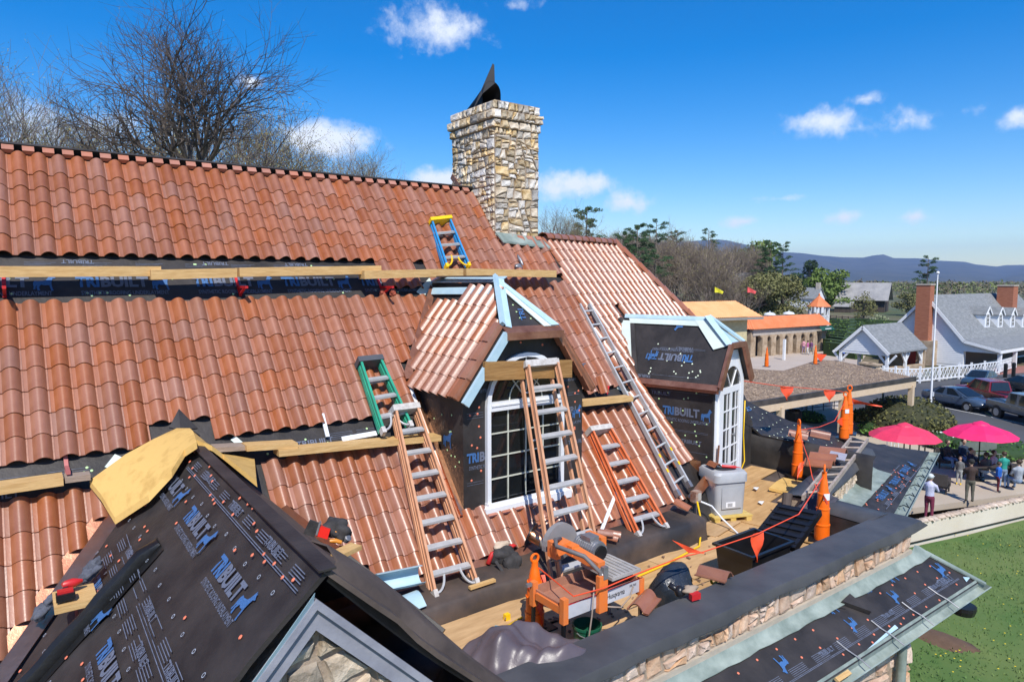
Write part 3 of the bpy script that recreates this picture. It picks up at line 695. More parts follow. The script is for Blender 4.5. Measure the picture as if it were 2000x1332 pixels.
# tiles of the left slope
dup_ = unit(A3(apex[0] - eL[0], 0, apex[2] - eL[2])); dex = A3(0, -1, 0); dn_ = np.cross(dex, dup_)
sl = np.linalg.norm(A3(apex[0] - eL[0], 0, apex[2] - eL[2]))
for r_ in range(7):
    for c in range(9):
        y0 = 6.83 + TW * (c + 1); base = eL * A3(1, 0, 1) + A3(0, y0, 0) + dup_ * (TE * r_ - .03)
        mid = base + dup_ * .2 + A3(0, -TW / 2, 0)
        if r_ * TE > sl - .2 or mid[2] < ZR + math.tan(RP) * (mid[1] - YR) + .07 or (mid[0] > 4.82 and mid[1] < 6.74 + (mid[0] - 4.82) * 1.66): continue
        if r_ >= 5 and c > 5: continue
        inst('tile', TILE_ME, mat4(base + dn_ * .004, dex, dup_ * (1 if r_ < 6 else .7), dn_), dormer)
rk = MB(); rk.prism([(0, 0, 0), (.0, TE * 1.08, 0), (.0, TE * 1.08, .075), (0, 0, .095)], (.06, 0, 0)); rk.prism([(-.055, 0, .085), (.0, 0, .085), (.0, TE * 1.1, .065), (-.055, TE * 1.1, .065)], (0, 0, .012)); RK_ME = geo_mesh('rake_tile', np.array(rk.v), rk.f, TILE, False)
dupR = A3(-dup_[0], 0, dup_[2])
for r_ in range(4):
    s_ = TE * r_ - .03
    inst('rake_tile', RK_ME, mat4(eL + dup_ * s_ + A3(0, .10, 0) + dn_ * .012, dex, dup_, dn_), dormer)
    inst('rake_tile', RK_ME, mat4(eR + dupR * s_ + A3(0, .04, 0) + nR * .0, A3(0, -1, 0), dupR, np.cross(A3(0, -1, 0), dupR)), dormer)
# lead and copper on the hips, rakes, ridge and the clipped eave
def lead(pts, w, up, mat=LEAD, name='lead_flashing', t=.012):
    m_ = MB()
    for a, b in zip(pts[:-1], pts[1:]): m_.bar(a, b, w, t, up=up)
    return mk(name, m_, mat, dormer)
lead([hL + A3(.05, -.01, .03), apex + A3(.02, 0, .05)], .08, hipnv); lead([hL + A3(-.02, .02, .07), apex + A3(-.07, 0, .10)], .045, nL, t=.06)
m_ = MB(); m_.prism([hR + hipnv * .02, apex + hipnv * .03, apex + hipnv * .02 + A3(-.05, -.16, -.13), hR + hipnv * .02 + A3(-.24, 0, 0)], hipnv * .01); mk('lead_flashing', m_, CREAM, dormer); m_ = MB(); m_.prism([hR + hipnv * .032, apex + hipnv * .042, apex + hipnv * .032 + A3(-.01, -.10, -.08), hR + hipnv * .032 + A3(-.13, 0, 0)], hipnv * .012); mk('lead_flashing', m_, LEAD, dormer)
lead([apex + A3(.05, 0, .05), rb + A3(.0, 0, .05)], .16, nL + EZ); lead([apex + A3(-.12, .05, -.10), rb + A3(-.14, .0, -.12)], .12, nL)
lead([eL + A3(-.0, -.05, -.05), hL + A3(-.0, -.05, -.05)], .05, dn_, t=.10); 
m_ = MB(); m_.bar(hL + A3(-.02, -.03, -.01), hR + A3(.02, -.03, -.01), .13, .012, up=hipnv); m_.bar(hL + A3(-.02, -.09, -.08), hR + A3(.02, -.09, -.08), .02, .09); mk('copper_eave', m_, COPPERD, dormer)
m_ = MB(); m_.bar(apex + A3(-.05, .1, .09), rb + A3(-.05, -.05, .10), .14, .02); mk('ridge_cover', m_, FELT, dormer)
m_ = MB(); m_.bar(eR + A3(.02, -.0, -.07), hR + A3(.02, -.0, -.06), .04, .08, up=nR); mk('right_rake', m_, COPPERD, dormer)
# arched window
WX0, WW, WZ0, WHR, WRd = 4.66, 1.12, -2.74, 1.20, .58
O = A3(WX0, DY, WZ0); nF = A3(0, -1, 0)
mb = MB(); arch_ring(mb, O, EX, EZ, nF, WW, WHR, WRd, .055, .09, .055); mk('window_frame', mb, WHITED, dormer, smooth=True)
mb = MB(); mb.poly([O + EX * x + EZ * y + nF * .008 for x, y in ring_path(WW, WHR, WRd)]); mk('glass_pane', mb, GLASS, dormer)
mb = MB(); mb.box(O + EZ * (WHR - .06) + nF * .005, EX * WW, EZ * .11, nF * .06); mb.box(O + EZ * (WHR + .0) + nF * .065, EX * WW, EZ * .02, nF * .012); mk('transom', mb, WHITED, dormer)
mb = MB(); mb.box(O + EX * -.13 + EZ * -.14, EX * (WW + .26), EZ * .10, nF * .13); mb.box(O + EX * -.06 + EZ * -.05, EX * (WW + .12), EZ * .05, nF * .09); mk('sill', mb, WHITE, dormer)
MUNT = pm('cream_muntin', (.55, .56, .47), .5)
for k in range(1, 4): mb = MB(); mb.box(O + EX * (WW * k / 4 - .008) + nF * .01, EX * .016, EZ * (WHR - .06), nF * .014); mk('muntin', mb, MUNT, dormer)
for k in range(1, 4): mb = MB(); mb.box(O + EZ * ((WHR - .06) * k / 4 - .008) + nF * .012, EX * WW, EZ * .016, nF * .014); mk('muntin', mb, MUNT, dormer)
for a in (50, 90, 130):
    mb = MB(); c = O + EX * WW / 2 + EZ * (WHR + .05) + nF * .02; d_ = EX * math.cos(R(a)) + EZ * math.sin(R(a)); mb.bar(c + d_ * .1, c + d_ * .55, .014, .016, up=nF); mk('muntin', mb, MUNT, dormer)
mb = MB(); mb.tube([c + (EX * math.cos(R(a)) + EZ * math.sin(R(a))) * .26 for a in range(0, 181, 15)], .009, 6); mk('muntin', mb, MUNT, dormer)
# prints on the front and the side
mark(dormer, A3(4.34, DY, -2.20), EX, EZ, .11); letter(dormer, 'TRI', A3(5.90, DY, -1.78), EX, EZ, .09, GREYP); dog(dormer, A3(6.02, DY, -1.84), EX, EZ, .13)
letter(dormer, 'BUILT', A3(5.88, DY, -1.22), EX, EZ, .10, GREYP); letter(dormer, 'ROOFING UN', A3(5.76, DY, -1.34), EX, EZ, .035, GREYP); letter(dormer, 'DERLAYM', A3(5.92, DY, -1.93), EX, EZ, .04, GREYP)
letter(dormer, 'TRIBUILT', A3(5.95, DY, -2.2), EX, EZ, .05, GREYP); letter(dormer, 'SYNTHETIC', A3(4.36, DY, -1.36), EX, EZ, .04, GREYP)
dog(dormer, A3(4.29, 7.28, -2.05), A3(0, -1, 0), EZ, .17, flip=False)
dots(dormer, [A3(4.35 + .2 * rng.random(), DY, -1.5 - 1.2 * rng.random()) for _ in range(9)] + [A3(5.9 + .25 * rng.random(), DY, -1.3 - 1.2 * rng.random()) for _ in range(9)] + [A3(4.9, DY, -.76), A3(5.15, DY, -.78), A3(5.5, DY, -.83)], nF, NAILO, .015)
fine_print(dormer, [(A3(4.34, DY, z), A3(4.58, DY, z)) for z in (-1.6, -1.63, -1.66, -2.45, -2.48)] + [(A3(5.92, DY, z), A3(6.15, DY, z)) for z in (-1.5, -1.53, -2.4, -2.43)] + [(A3(4.9, DY, -.72), A3(5.4, DY, -.72)), (A3(4.9, DY, -.745), A3(5.3, DY, -.745))], nF, w=.004)
dots(dormer, [A3(4.29, 6.9 + .8 * rng.random(), -1.6 - .7 * rng.random()) for _ in range(10)], A3(-1, 0, 0), NAILG, .013)
m_ = MB(); m_.bar(A3(4.26, DY - .03, -2.86), A3(4.62, DY - .03, -2.88), .1, .04); m_.bar(A3(5.84, DY - .03, -2.86), A3(6.25, DY - .03, -2.83), .1, .05); mk('sill_trim', m_, COPPERD, dormer)

# ---- second dormer, turned with the wing
c2 = XP @ A3(8.58, 7.45, 0)
def d2(x, y, z): return XP * (c2 + x) + YP * y + A3(0, 0, z)
Y2 = 4.22
mb = MB(); mb.prism([d2(0, Y2, ZD), d2(0, Y2, -1.62), d2(.37, Y2, -1.09), d2(.90, Y2, -1.09), d2(1.26, Y2, -1.62), d2(1.26, Y2, ZD)], YP * 2.2)
dormer2 = mk('dormer', mb, UNDER, house, label='unfinished dormer in black printed underlayment with white arched front')
e2, h2, a2, r2 = d2(-.06, Y2 - .10, -1.66), d2(.36, Y2 - .10, -1.04), d2(.63, Y2 + .40, -.63), d2(.63, 6.2, -.63)
e2r, h2r = d2(1.32, Y2 - .10, -1.66), d2(.91, Y2 - .10, -1.04)
n2 = unit(np.cross(r2 - a2, e2 - a2)); n2 = n2 if n2[2] > 0 else -n2; e2b = d2(-.06, 5.62, -1.66); n2r = unit(n2 - 2 * XP * (n2 @ XP)); n2h = unit(np.cross(h2r - h2, a2 - h2)); n2h = n2h if n2h[2] > 0 else -n2h
mb = MB(); mb.prism([e2, h2, a2, r2, e2b], -n2 * .05); ls = mk('left_slope', mb, UNDER, dormer2)
mb = MB(); mb.prism([e2r, h2r, a2, r2, d2(1.32, 5.62, -1.66)], -n2r * .05); mk('right_slope', mb, UNDER, dormer2)
mb = MB(); mb.prism([h2, h2r, a2], -n2h * .04); mk('clipped_hip', mb, LEAD, dormer2)
up2 = unit(a2 * 1 - e2 - YP * ((a2 - e2) @ YP))
def s2(y, v, off=.02): return e2 + YP * (y - (Y2 - .10)) + up2 * v + n2 * off
def flat(pts, mat, nm, nrm, t=.006): 
    m_ = MB(); m_.prism(pts, np.asarray(nrm) * t); return mk(nm, m_, mat, dormer2)
VM = (a2 - e2) @ up2
flat([s2(4.52, VM - .17), s2(6.0, VM - .17), s2(6.1, VM), s2(4.6, VM)], CREAM, 'pale_flashing', n2)
G = [[s2(y, VM - .07, .03), s2(y, VM + .0, .05), s2(y, VM, .05) + XP * .06 + A3(0, 0, -.02)] for y in np.linspace(4.6, 6.15, 12)]
m_ = MB(); m_.shell(G, -n2 * .006); mk('ridge_flashing', m_, LEAD, dormer2, smooth='all')
flat([s2(5.62 - .0, .03), s2(5.80, .03), s2(6.2, VM - .12), s2(6.02, VM - .12)], CREAM, 'pale_flashing', n2)
flat([s2(5.52, .03, .024), s2(5.62, .03, .024), s2(6.0, VM - .18, .024), s2(5.92, VM - .18, .024)], MEMB, 'black_lap', n2)
flat([s2(Y2 - .10, VM * .60), s2(4.62, VM - .0, .026), s2(4.82, VM - .06, .026), s2(Y2 + .14, VM * .60 - .10, .026)], CREAM, 'pale_flashing', n2)
m_ = MB(); m_.bar(h2 + n2 * .04, a2 + n2 * .05 + n2h * .02, .11, .012, up=n2 + n2h); m_.bar(h2r + n2h * .04, a2 + n2h * .05, .10, .03, up=n2h); mk('hip_flashing', m_, LEAD, dormer2)
m_ = MB(); m_.bar(e2 + n2 * .02 - up2 * .02, e2b + n2 * .02 - up2 * .02, .10, .012, up=n2); m_.bar(e2 + A3(0, 0, -.05), e2b + A3(0, 0, -.05), .02, .10); mk('copper_eave', m_, COPPERD, dormer2)
m_ = MB(); m_.bar(e2 - YP * .02 - A3(0, 0, .02), h2 - YP * .02, .05, .12, up=n2); m_.bar(e2r - YP * .02 - A3(0, 0, .02), h2r - YP * .02, .05, .12, up=n2r); m_.bar(h2 - YP * .02, h2r - YP * .02, .06, .09); mk('copper_rake', m_, COPPERD, dormer2)
vb = wing(1245, 735); vt = wing(1208, 618)
m_ = MB(); m_.bar(wing(1222, 640, .05), wing(1238, 738, .06), .16, .03, up=WN); mk('copper_valley', m_, COPPERD, dormer2)
m_ = MB(); m_.blob(wing(1212, 630, .08), (.07, .07, .1), 8, 6, .2, 3); mk('black_end', m_, MEMB, dormer2)
# upside-down prints on its slope, upright on its cheek
mark(dormer2, s2(Y2 + .52 - .08, .52, .008), YP, -up2, .12)
letter(dormer2, 'TRI', s2(5.30, .50, .008), YP, -up2, .10, BLUEP); letter(dormer2, 'TRIBUILT', s2(4.70, .66, .008), YP, -up2, .055, GREYP); letter(dormer2, 'TRIBUILT', s2(5.3, .10, .008), YP, -up2, .05, GREYP)
dog(dormer2, s2(5.0, VM - .12, .008), YP, -up2, .12)
dots(dormer2, [s2(4.4 + 1.1 * rng.random(), .1 + .62 * rng.random(), .002) for _ in range(22)], n2, pm('pale_nail_cap', (.68, .76, .58), .5), .014)
fine_print(dormer2, [(s2(4.5, .62 + .02 * k, .004), s2(5.3, .62 + .02 * k, .004)) for k in range(2)] + [(s2(4.45, .12, .004), s2(5.3, .12, .004))], n2, w=.004)
mark(dormer2, d2(-.001, 5.08, -2.18), -YP, EZ, .125)
for (y, z) in ((5.3, -1.88), (4.75, -2.62), (5.05, -2.95)): letter(dormer2, 'TRIBUILT', d2(-.001, y, z), -YP, EZ, .06, GREYP)
dots(dormer2, [d2(0, 4.3 + .95 * rng.random(), -1.75 - 1.1 * rng.random()) for _ in range(24)], -XP, NAILG, .014)
fine_print(dormer2, [(d2(0, 4.3, z), d2(0, 5.4, z)) for z in (-1.80, -2.42, -2.44, -2.75)], -XP, w=.004)
# white arched front with a glazed door
O = d2(0.14, Y2, -3.52); nF2 = -YP; DW, DHR, DR = .96, 1.76, .47
mb = MB(); arch_ring(mb, O, XP, EZ, nF2, DW - .2, DHR, DR - .1, .10, .10, .05, False); mb.v = [tuple(np.array(v) + XP * .10) for v in mb.v]; mk('door_casing', mb, WHITE, dormer2, smooth=True)
mb = MB(); arch_ring(mb, O + XP * -.02, XP, EZ, nF2, DW + .04, DHR, DR + .02, .04, .05, .02, False); mk('arch_moulding', mb, WHITE, dormer2, smooth=True)
mb = MB(); mb.prism([O + XP * -.1 + nF2 * .006, O + XP * -.1 + EZ * 1.9 + nF2 * .006, O + XP * .23 + EZ * 2.38 + nF2 * .006, O + XP * .76 + EZ * 2.38 + nF2 * .006, O + XP * 1.08 + EZ * 1.9 + nF2 * .006, O + XP * 1.08 + nF2 * .006], nF2 * .012); mk('front_panel', mb, WHITE, dormer2)
O3 = O + XP * .10 + nF2 * .02
mb = MB(); mb.poly([O3 + XP * x + EZ * y + nF2 * .003 for x, y in ring_path(DW - .2, DHR, DR - .1)]); mk('glass_pane', mb, GLASS, dormer2)
w_ = DW - .2; mb = MB()
for x in (0, w_ / 2 - .04, w_ - .07): mb.box(O3 + XP * x + nF2 * .004, XP * (.07 if x != w_ / 2 - .04 else .08), EZ * DHR, nF2 * .02)
for z in (0, DHR - .06): mb.box(O3 + EZ * z + nF2 * .006, XP * w_, EZ * (.20 if z == 0 else .10), nF2 * .02)
mk('door', mb, WHITE, dormer2)
for k in range(1, 5): mb = MB(); mb.box(O3 + EZ * (.2 + (DHR - .26) * k / 5) + nF2 * .005, XP * w_, EZ * .02, nF2 * .016); mk('muntin', mb, WHITE, dormer2)
for x in (.22, .58): mb = MB(); mb.box(O3 + XP * x + nF2 * .005 + EZ * .2, XP * .016, EZ * (DHR - .26), nF2 * .015); mk('muntin', mb, WHITE, dormer2)
for a in (55, 125): mb = MB(); c = O3 + XP * w_ / 2 + EZ * DHR + nF2 * .012; d_ = XP * math.cos(R(a)) + EZ * math.sin(R(a)); mb.bar(c, c + d_ * .38, .016, .016, up=nF2); mk('muntin', mb, WHITE, dormer2)
mb = MB(); mb.lathe(O3 + XP * (w_ / 2 + .05) + EZ * 1.0 + nF2 * .03, [(.012, 0), (.012, .03), (.03, .035), (.03, .06), (0, .065)], 10, nF2); mk('door_knob', mb, STEEL, dormer2)

# ------------------------------------------------------------------ deck, ledge, parapet
mb = MB(); mb.prism([(2.2, 4.2, ZD - .25), (9.3, 4.2, ZD - .25), (9.3, 5.2, ZD - .25), (10.0, 5.45, ZD - .25), (11.85, 5.95, ZD - .25), (11.85, 8, ZD - .25), (2.2, 8, ZD - .25)], (0, 0, .246)); deck = mk('roof_deck', mb, FELT, house)
dkz = lambda x: ZD + .15 * min(1, max(0, (7.7 - x) / 4.7))            # the deck falls gently to the right
def ply(cx, cy, w, h, rot=0, dz=.0):
    ex, ey = A3(math.cos(rot), math.sin(rot), 0), A3(-math.sin(rot), math.cos(rot), 0)
    m_ = MB(); m_.cbox((0, 0, 0), w, h, .014); me = geo_mesh('plywood_sheet', np.array(m_.v), m_.f, PLY, False)
    inst('plywood_sheet', me, mat4(A3(cx, cy, dkz(cx) + .008 + dz), unit(ex + EZ * (-.032 if cx < 7.7 else 0)), ey, EZ), deck)
for a in ((4.05, 5.58, 1.5, .62, .04, 0), (4.75, 4.92, 1.9, .62, .02, .016), (5.95, 5.45, 1.1, .78, .03, .002), (6.3, 4.75, 1.35, .75, .0, .0), (7.25, 5.55, 1.45, .72, .05, .018), (7.6, 4.85, 1.3, .7, .02, .004), (8.55, 5.6, 1.1, .9, .1, .002), (9.35, 6.25, 1.2, 1.05, .22, .018), (10.3, 6.9, 1.5, .9, .22, .004), (10.95, 7.45, 1.5, .5, .2, .02), (9.1, 7.0, 1.1, .6, .22, .032), (8.25, 6.35, .85, .8, .2, .032), (10.9, 6.1, 1.5, .7, .2, .02), (3.4, 5.2, .6, .55, .2, .0)): ply(*a)
for k in range(9): ply(7.55 + .26 * k, 5.05 + .04 * (k % 3), .19, .75 + .1 * (k % 2), .14, .034 + .002 * (k % 3))
# black ledge along the foot of the slope
G = []
for x in np.linspace(2.3, 7.75, 24):
    w = .02 * math.sin(5 * x) + .012 * math.sin(11 * x + 1)
    G.append([A3(x, 6.5, ZL + .04), A3(x, 6.25, ZL + .01 + w * .4), A3(x, 5.96 + w, ZL - .01), A3(x, 5.91 + w, ZL - .04), A3(x, 5.90 + w * 1.5, ZL - .18), A3(x, 5.87 + w, ZD)])
mb = MB(); mb.grid(G); mb.poly([G[-1][0], G[-1][1], G[-1][2], G[-1][3], G[-1][4], G[-1][5], A3(7.75, 6.5, ZD)]); mk('membrane_ledge', mb, pm('dusty_membrane', (.026, .024, .024), .55, col2=(.12, .085, .066), scale=1.1, bump=.4, bscale=4, ramp=(.42, .75)), house, smooth='all')
G = [[A3(7.75 + 1.05 * t, 6.50 + .15 * t, ZL + .12), A3(7.75 + 1.05 * t, 6.42 + .14 * t, ZL), A3(7.76 + 1.05 * t, 6.25 + .2 * t, ZL - .12 - .2 * t), A3(7.76 + 1.05 * t, 6.2 + .2 * t, ZD)] for t in np.linspace(0, 1, 7)]
mb = MB(); mb.grid(G); mk('membrane_upstand', mb, MEMB, house, smooth='all')
# parapet: stone front, concrete lip, grey cap sheet folded over
PX0, PX1, PY = 1.9, 9.50, 3.97
mb = MB(); mb.box((PX0, PY, -3.62), (PX1 - PX0, 0, 0), (0, .30, 0), (0, 0, .36)); mb.box((PX1 - .28, PY + .3, -3.7), (.28, 0, 0), (0, .75, 0), (0, 0, .44)); mb.box((PX0, PY + .30, ZD - .02), (PX1 - PX0 - .28, 0, 0), (0, .02, 0), (0, 0, .42)); parapet = mk('parapet', mb, MORTAR, house)
stones(parapet, (0, PY + .004, 0), EX, EZ, (0, -1, 0), [(3.3, -3.57), (PX1, -3.57), (PX1, -3.29), (3.3, -3.29)], .19, STONEP, 21, joint=.01, out=.03)
mb = MB(); mb.box((PX0, PY - .03, -3.63), (PX1 - PX0 + .02, 0, 0), (0, .03, 0), (0, 0, .055)); mk('mortar_lip', mb, pm('pale_mortar', (.45, .39, .31), .9, bump=.4, bscale=30), parapet)
G = []
for x in np.linspace(PX0, 9.66, 34):
    w = .012 * math.sin(3.3 * x) + .008 * math.sin(9 * x)
    G.append([A3(x, 4.36 + w * .3, ZC - .07 + w * .5), A3(x, 4.35, ZC - .005), A3(x, 4.10, ZC + .012 + w * .3), A3(x, 3.905 + w * .4, ZC + .004), A3(x, 3.898 + w * .4, ZC - .012), A3(x, 3.885 + w * .6, ZC - .10 + w)])
G[-1][-1] = A3(9.75, 3.86, ZC - .06)
mb = MB(); mb.shell(G, (0, 0, -.012)); mk('parapet_cap', mb, MEMBG, parapet, smooth=True)
G = [[A3(9.16 - .02, y, ZC - .08), A3(9.17, y, ZC + .002), A3(9.4, y, ZC + .016), A3(9.60, y, ZC), A3(9.63, y, ZC - .08)] for y in np.linspace(4.30, 5.12, 6)]
mb = MB(); mb.shell(G, (0, 0, -.012)); mk('parapet_cap', mb, MEMBG, parapet, smooth='all')
mb = MB(); mb.box((9.14, 4.35, ZD), (.02, 0, 0), (0, .75, 0), (0, 0, .4)); mb.box((PX0, 4.30, ZD), (7.3, 0, 0), (0, .015, 0), (0, 0, .4)); mk('parapet_lining', mb, MEMB, parapet)
# green copper flashing flaring out under the stone
G = []
for x in np.linspace(3.0, 9.72, 40):
    w = .006 * math.sin(13 * x) + .005 * math.sin(29 * x)
    G.append([A3(x, PY - .02, -3.60), A3(x, PY - .035, -3.645), A3(x, 3.90 + w * .5, -3.69 + w * .4), A3(x, 3.83 + w, -3.722 + w * .4)])
G[-1] = [A3(9.72, 4.0, -3.58), A3(9.80, 3.98, -3.60), A3(9.86, 3.9, -3.66), A3(9.88, 3.84, -3.70)]
mb = MB(); mb.shell(G, (0, 0, -.006)); mk('copper_skirt', mb, VERDI, house, smooth='all')
# lower roof strip with its gutter
LN = unit(A3(0, -.30, .56)); LD = unit(A3(0, -.56, -.30))
def low(x, v, off=.0): return A3(x, 3.90, -3.715) + LD * v + LN * off
mb = MB(); mb.prism([low(2.5, 0), low(9.85, 0), low(10.18, .60), low(2.5, .60)], -LN * .05); lower = mk('lower_roof', mb, UNDER, house)
for x, v, w in ((4.2, .30, 0), (6.95, .33, 0), (8.0, .30, 0), (5.6, .32, 0)): dog(lower, low(x + .55, v - .12, .004), -EX, LD, .13)
for x in (5.35, 6.6, 7.95, 9.2): letter(lower, 'TRIBUILT', low(x, .40, .004), EX, -LD, .05, GREYP, .26)
letter(lower, 'TRIBUILT', low(9.45, .42, .004), EX, -LD, .09, GREYP, .35); dog(lower, low(9.86, .16, .004), -EX, LD, .17); dog(lower, low(8.7, .10, .004), EX, -LD, .14); letter(lower, 'TRI', low(8.1, .08, .004), EX, -LD, .06, BLUEP); dog(lower, low(7.3, .09, .004), EX, -LD, .12)
fine_print(lower, [(low(4, .435), low(9.9, .435)), (low(4, .447), low(9.9, .447))] + [(low(x, .345 + .018 * k), low(x + .26, .345 + .018 * k)) for x in np.arange(4.8, 9.6, .42) for k in range(5)], LN, w=.005)
dots(lower, [low(4 + 6 * ((i * .618) % 1), (.12, .3, .47, .5)[i % 4] + .03 * rng.random()) for i in range(46)], LN, NAILO, .014)
mb = MB(); prof = [(.56, .02), (.60, -.01), (.62, -.06), (.70, -.065), (.715, -.0), (.715, .03), (.73, .03)]
G = [[low(x + (v - .56) * .6, v, h) for v, h in prof] for x in np.linspace(2.5, 10.15, 30)]; mb.shell(G, -LN * .006); mb.poly(G[-1]); mk('gutter', mb, VERDI, lower)
mb = MB(); mb.bar(low(9.87, -.02, .02), low(10.22, .66, .02), .05, .03, up=LN); mb.bar(low(9.83, -.02, .02), low(10.17, .6, .02), .03, .02, up=LN); mk('hip_edge', mb, VERDI, lower)
for x in (7.0, 7.75, 8.5, 9.2):
    mb = MB(); mb.tube([low(x - .02, .34, .012), low(x, .46, .012), low(x + .02, .58, .03), low(x + .03, .72, .035)], .008, 5); mk('gutter_strap', mb, STEEL, lower)
mb = MB(); mb.prism([low(7.55, .03, .006), low(7.78, .0, .006), low(7.8, .28, .01)], LN * .05); mb.prism([low(7.40, .02, .008), low(7.56, .02, .008), low(7.55, .11, .008)], LN * .004); mk('lifted_lap', mb, UNDER, lower)
mb = MB(); mb.poly([low(7.1, .57, .012), low(8.0, .50, .012), low(8.0, .545, .012)]); mk('torn_liner', mb, LEAD, lower); mb = MB(); mb.poly([low(10.0, .45, .01), low(10.12, .50, .01), low(9.95, .52, .01)]); mk('torn_liner', mb, LEAD, lower)
mb = MB(); mb.bar(low(6.5, .64, .01), low(6.75, .64, .01), .05, .03, up=LN); mk('wood_shim', mb, LUMB, lower)
# walls of the house, large pink stones where the corner shows, downspout
mb = MB(); mb.prism([(-6, 3.72, ZW - .2), (9.05, 3.72, ZW - .2), (9.05, 5.1, ZW - .2), (15.6, 6.75, ZW - .2), (13.5, 13, ZW - .2), (-6, 15, ZW - .2)], (0, 0, -3.9 - ZW + .2)); wall = mk('outer_wall', mb, MORTAR, house)
stones(wall, (0, 3.72, 0), EX, EZ, (0, -1, 0), [(6.9, -5.4), (9.05, -5.4), (9.05, -4.15), (6.9, -4.15)], .42, STONEP, 31, joint=.014, out=.03)
stones(wall, (9.05, 0, 0), (0, 1, 0), EZ, (1, 0, 0), [(3.72, -5.4), (5.0, -5.4), (5.0, -4.15), (3.72, -4.15)], .42, STONEP, 32, joint=.014, out=.03)
mb = MB(); mb.tube([A3(8.62, 3.64, -4.05), A3(8.62, 3.62, -4.3), A3(8.62, 3.62, ZW)], .055, 12); mk('downspout', mb, VERDI, wall, smooth=True)
mb = MB(); mb.lathe(low(9.75, .70, -.22), [(.0, -.06), (.13, -.06), (.15, 0), (.15, .05)], 14, EZ); mk('hanging_pan', mb, BLACKP, wall)

# ------------------------------------------------------------------ the flared end of the wing beyond the deck
H = [hipA + hipdir * 3.3, A3(12.77, 8.76, -2.61), A3(13.01, 8.59, -2.76), A3(13.53, 8.21, -3.05), A3(13.98, 7.9, -3.19), A3(14.39, 7.6, -3.31), A3(15.13, 7.07, -3.58), A3(16.06, 6.41, -3.74)]
G = []
for i, h in enumerate(H):
    L_ = h - XP * ((h[0] - 11.85) / XP[0]); L_[2] = max(L_[2], -3.06) if i < 6 else L_[2]
    if i < 2: L_ = h - XP * ((h[0] - 10.4) / XP[0])
    G.append([L_ + (h - L_) * t + A3(0, 0, -.05 * math.sin(math.pi * t) * (i in (3, 4, 5))) for t in np.linspace(0, 1, 8)])
mb = MB(); mb.shell(G, (0, 0, -.05)); flare = mk('flared_roof', mb, UNDER, house, smooth='all')
dots(flare, [G[i][j] * (1 - t) + G[i + 1][j] * t + A3(0, 0, .012) for i in (1, 2, 3, 4, 5) for j in range(7) for t in (.15 + .3 * rng.random(), .8)], unit(A3(.1, -.3, 1)), pm('pale_nail_cap', (.68, .76, .58), .5), .014)
letter(flare, 'BUILT', G[2][2] + A3(0, 0, .03), XP, YP + A3(0, 0, .8), .10, BLUEP)
Gh = []
for h in H[1:]: Gh.append([h, h + A3(.25, 1.6, -.9), h + A3(.2, 3.0, -2.2)])
mb = MB(); mb.grid(Gh); mk('end_slope', mb, UNDER, flare)
# inner wall of the deck under it
mb = MB(); G = [[A3(11.85 + .03 * math.sin(4 * y), y, ZD), A3(11.83, y, -3.4), A3(11.85, y, -3.09), A3(11.95, y, -3.04)] for y in np.linspace(5.6, 8.6, 12)]; mb.grid(G); mk('deck_end_wall', mb, MEMB, house, smooth='all')
mb = MB(); mb.prism([A3(10.0, 7.55, ZD), A3(11.9, 8.02, ZD), A3(11.9, 8.02, -2.85), A3(11.2, 7.85, -2.2), A3(10.0, 7.55, -2.2)], (0, .1, 0)); mk('deck_back_wall', mb, MEMB, house)
# set-back piece of parapet with its own stone, skirt and lower roof
def pp(x, y, z): return A3(10.05, 5.43, 0) + XP * x + YP * y + A3(0, 0, z)
mb = MB(); mb.prism([pp(-.7, 0, -3.62), pp(3.05, 0, -3.62), pp(3.05, .34, -3.62), pp(-.7, .34, -3.62)], (0, 0, .38)); par2 = mk('set_back_parapet', mb, MORTAR, house)
stones(par2, pp(0, .006, 0), XP, EZ, -YP, [(-.5, -3.6), (3.05, -3.6), (3.05, -3.29), (-.5, -3.29)], .16, STONE, 41, joint=.008, out=.03)
G = [[pp(x, .40, -3.30), pp(x, .40, ZC), pp(x, .2, ZC + .03), pp(x, .0, ZC), pp(x, -.06, ZC - .10)] for x in np.linspace(-.75, 3.12, 12)]
mb = MB(); mb.shell(G, (0, 0, -.012)); mk('parapet_cap', mb, MEMBG, par2, smooth='all')
G = [[pp(x, -.01, -3.56), pp(x, -.10, -3.60), pp(x, -.34, -3.63 + .008 * math.sin(17 * x))] for x in np.linspace(-.6, 3.2, 18)]
mb = MB(); mb.shell(G, (0, 0, -.006)); mk('copper_skirt', mb, VERDI, par2)
e0, e1 = A3(11.3, 5.0, -3.80), A3(16.1, 6.42, -3.76)
mb = MB(); mb.prism([pp(-.6, -.25, -3.635), pp(3.2, -.25, -3.635), pp(3.4, .6, -3.55), A3(15.2, 7.0, -3.6), e1, e0], (0, 0, -.04)); low2 = mk('lower_roof', mb, UNDER, house)
LN2 = unit(A3(.08, -.28, 1)); ld2 = unit(np.cross(XP, LN2)); ld2 = ld2 if ld2[2] < 0 else -ld2
def l2(x, v, off=.012): return pp(x, -.27, -3.64) + XP * v * .0 + ld2 * v + A3(0, 0, off)
for x in (1.5, 2.6, 3.6): letter(low2, 'TRIBUILT', l2(x, .24), XP, -ld2, .11, BLUEP, .6); dog(low2, l2(x + .75, .28), XP, -ld2, .13)
fine_print(low2, [(l2(1.2, .36), l2(4.5, .36)), (l2(1.0, .06), l2(4, .06))] + [(l2(x, .30 + .02 * k), l2(x + .3, .30 + .02 * k)) for x in (1.4, 2.0, 2.6, 3.2) for k in range(3)], LN2, w=.008)
dots(low2, [l2(1.0 + 3.2 * rng.random(), .04 + .34 * rng.random(), .004) for _ in range(40)], LN2, NAILO, .015)
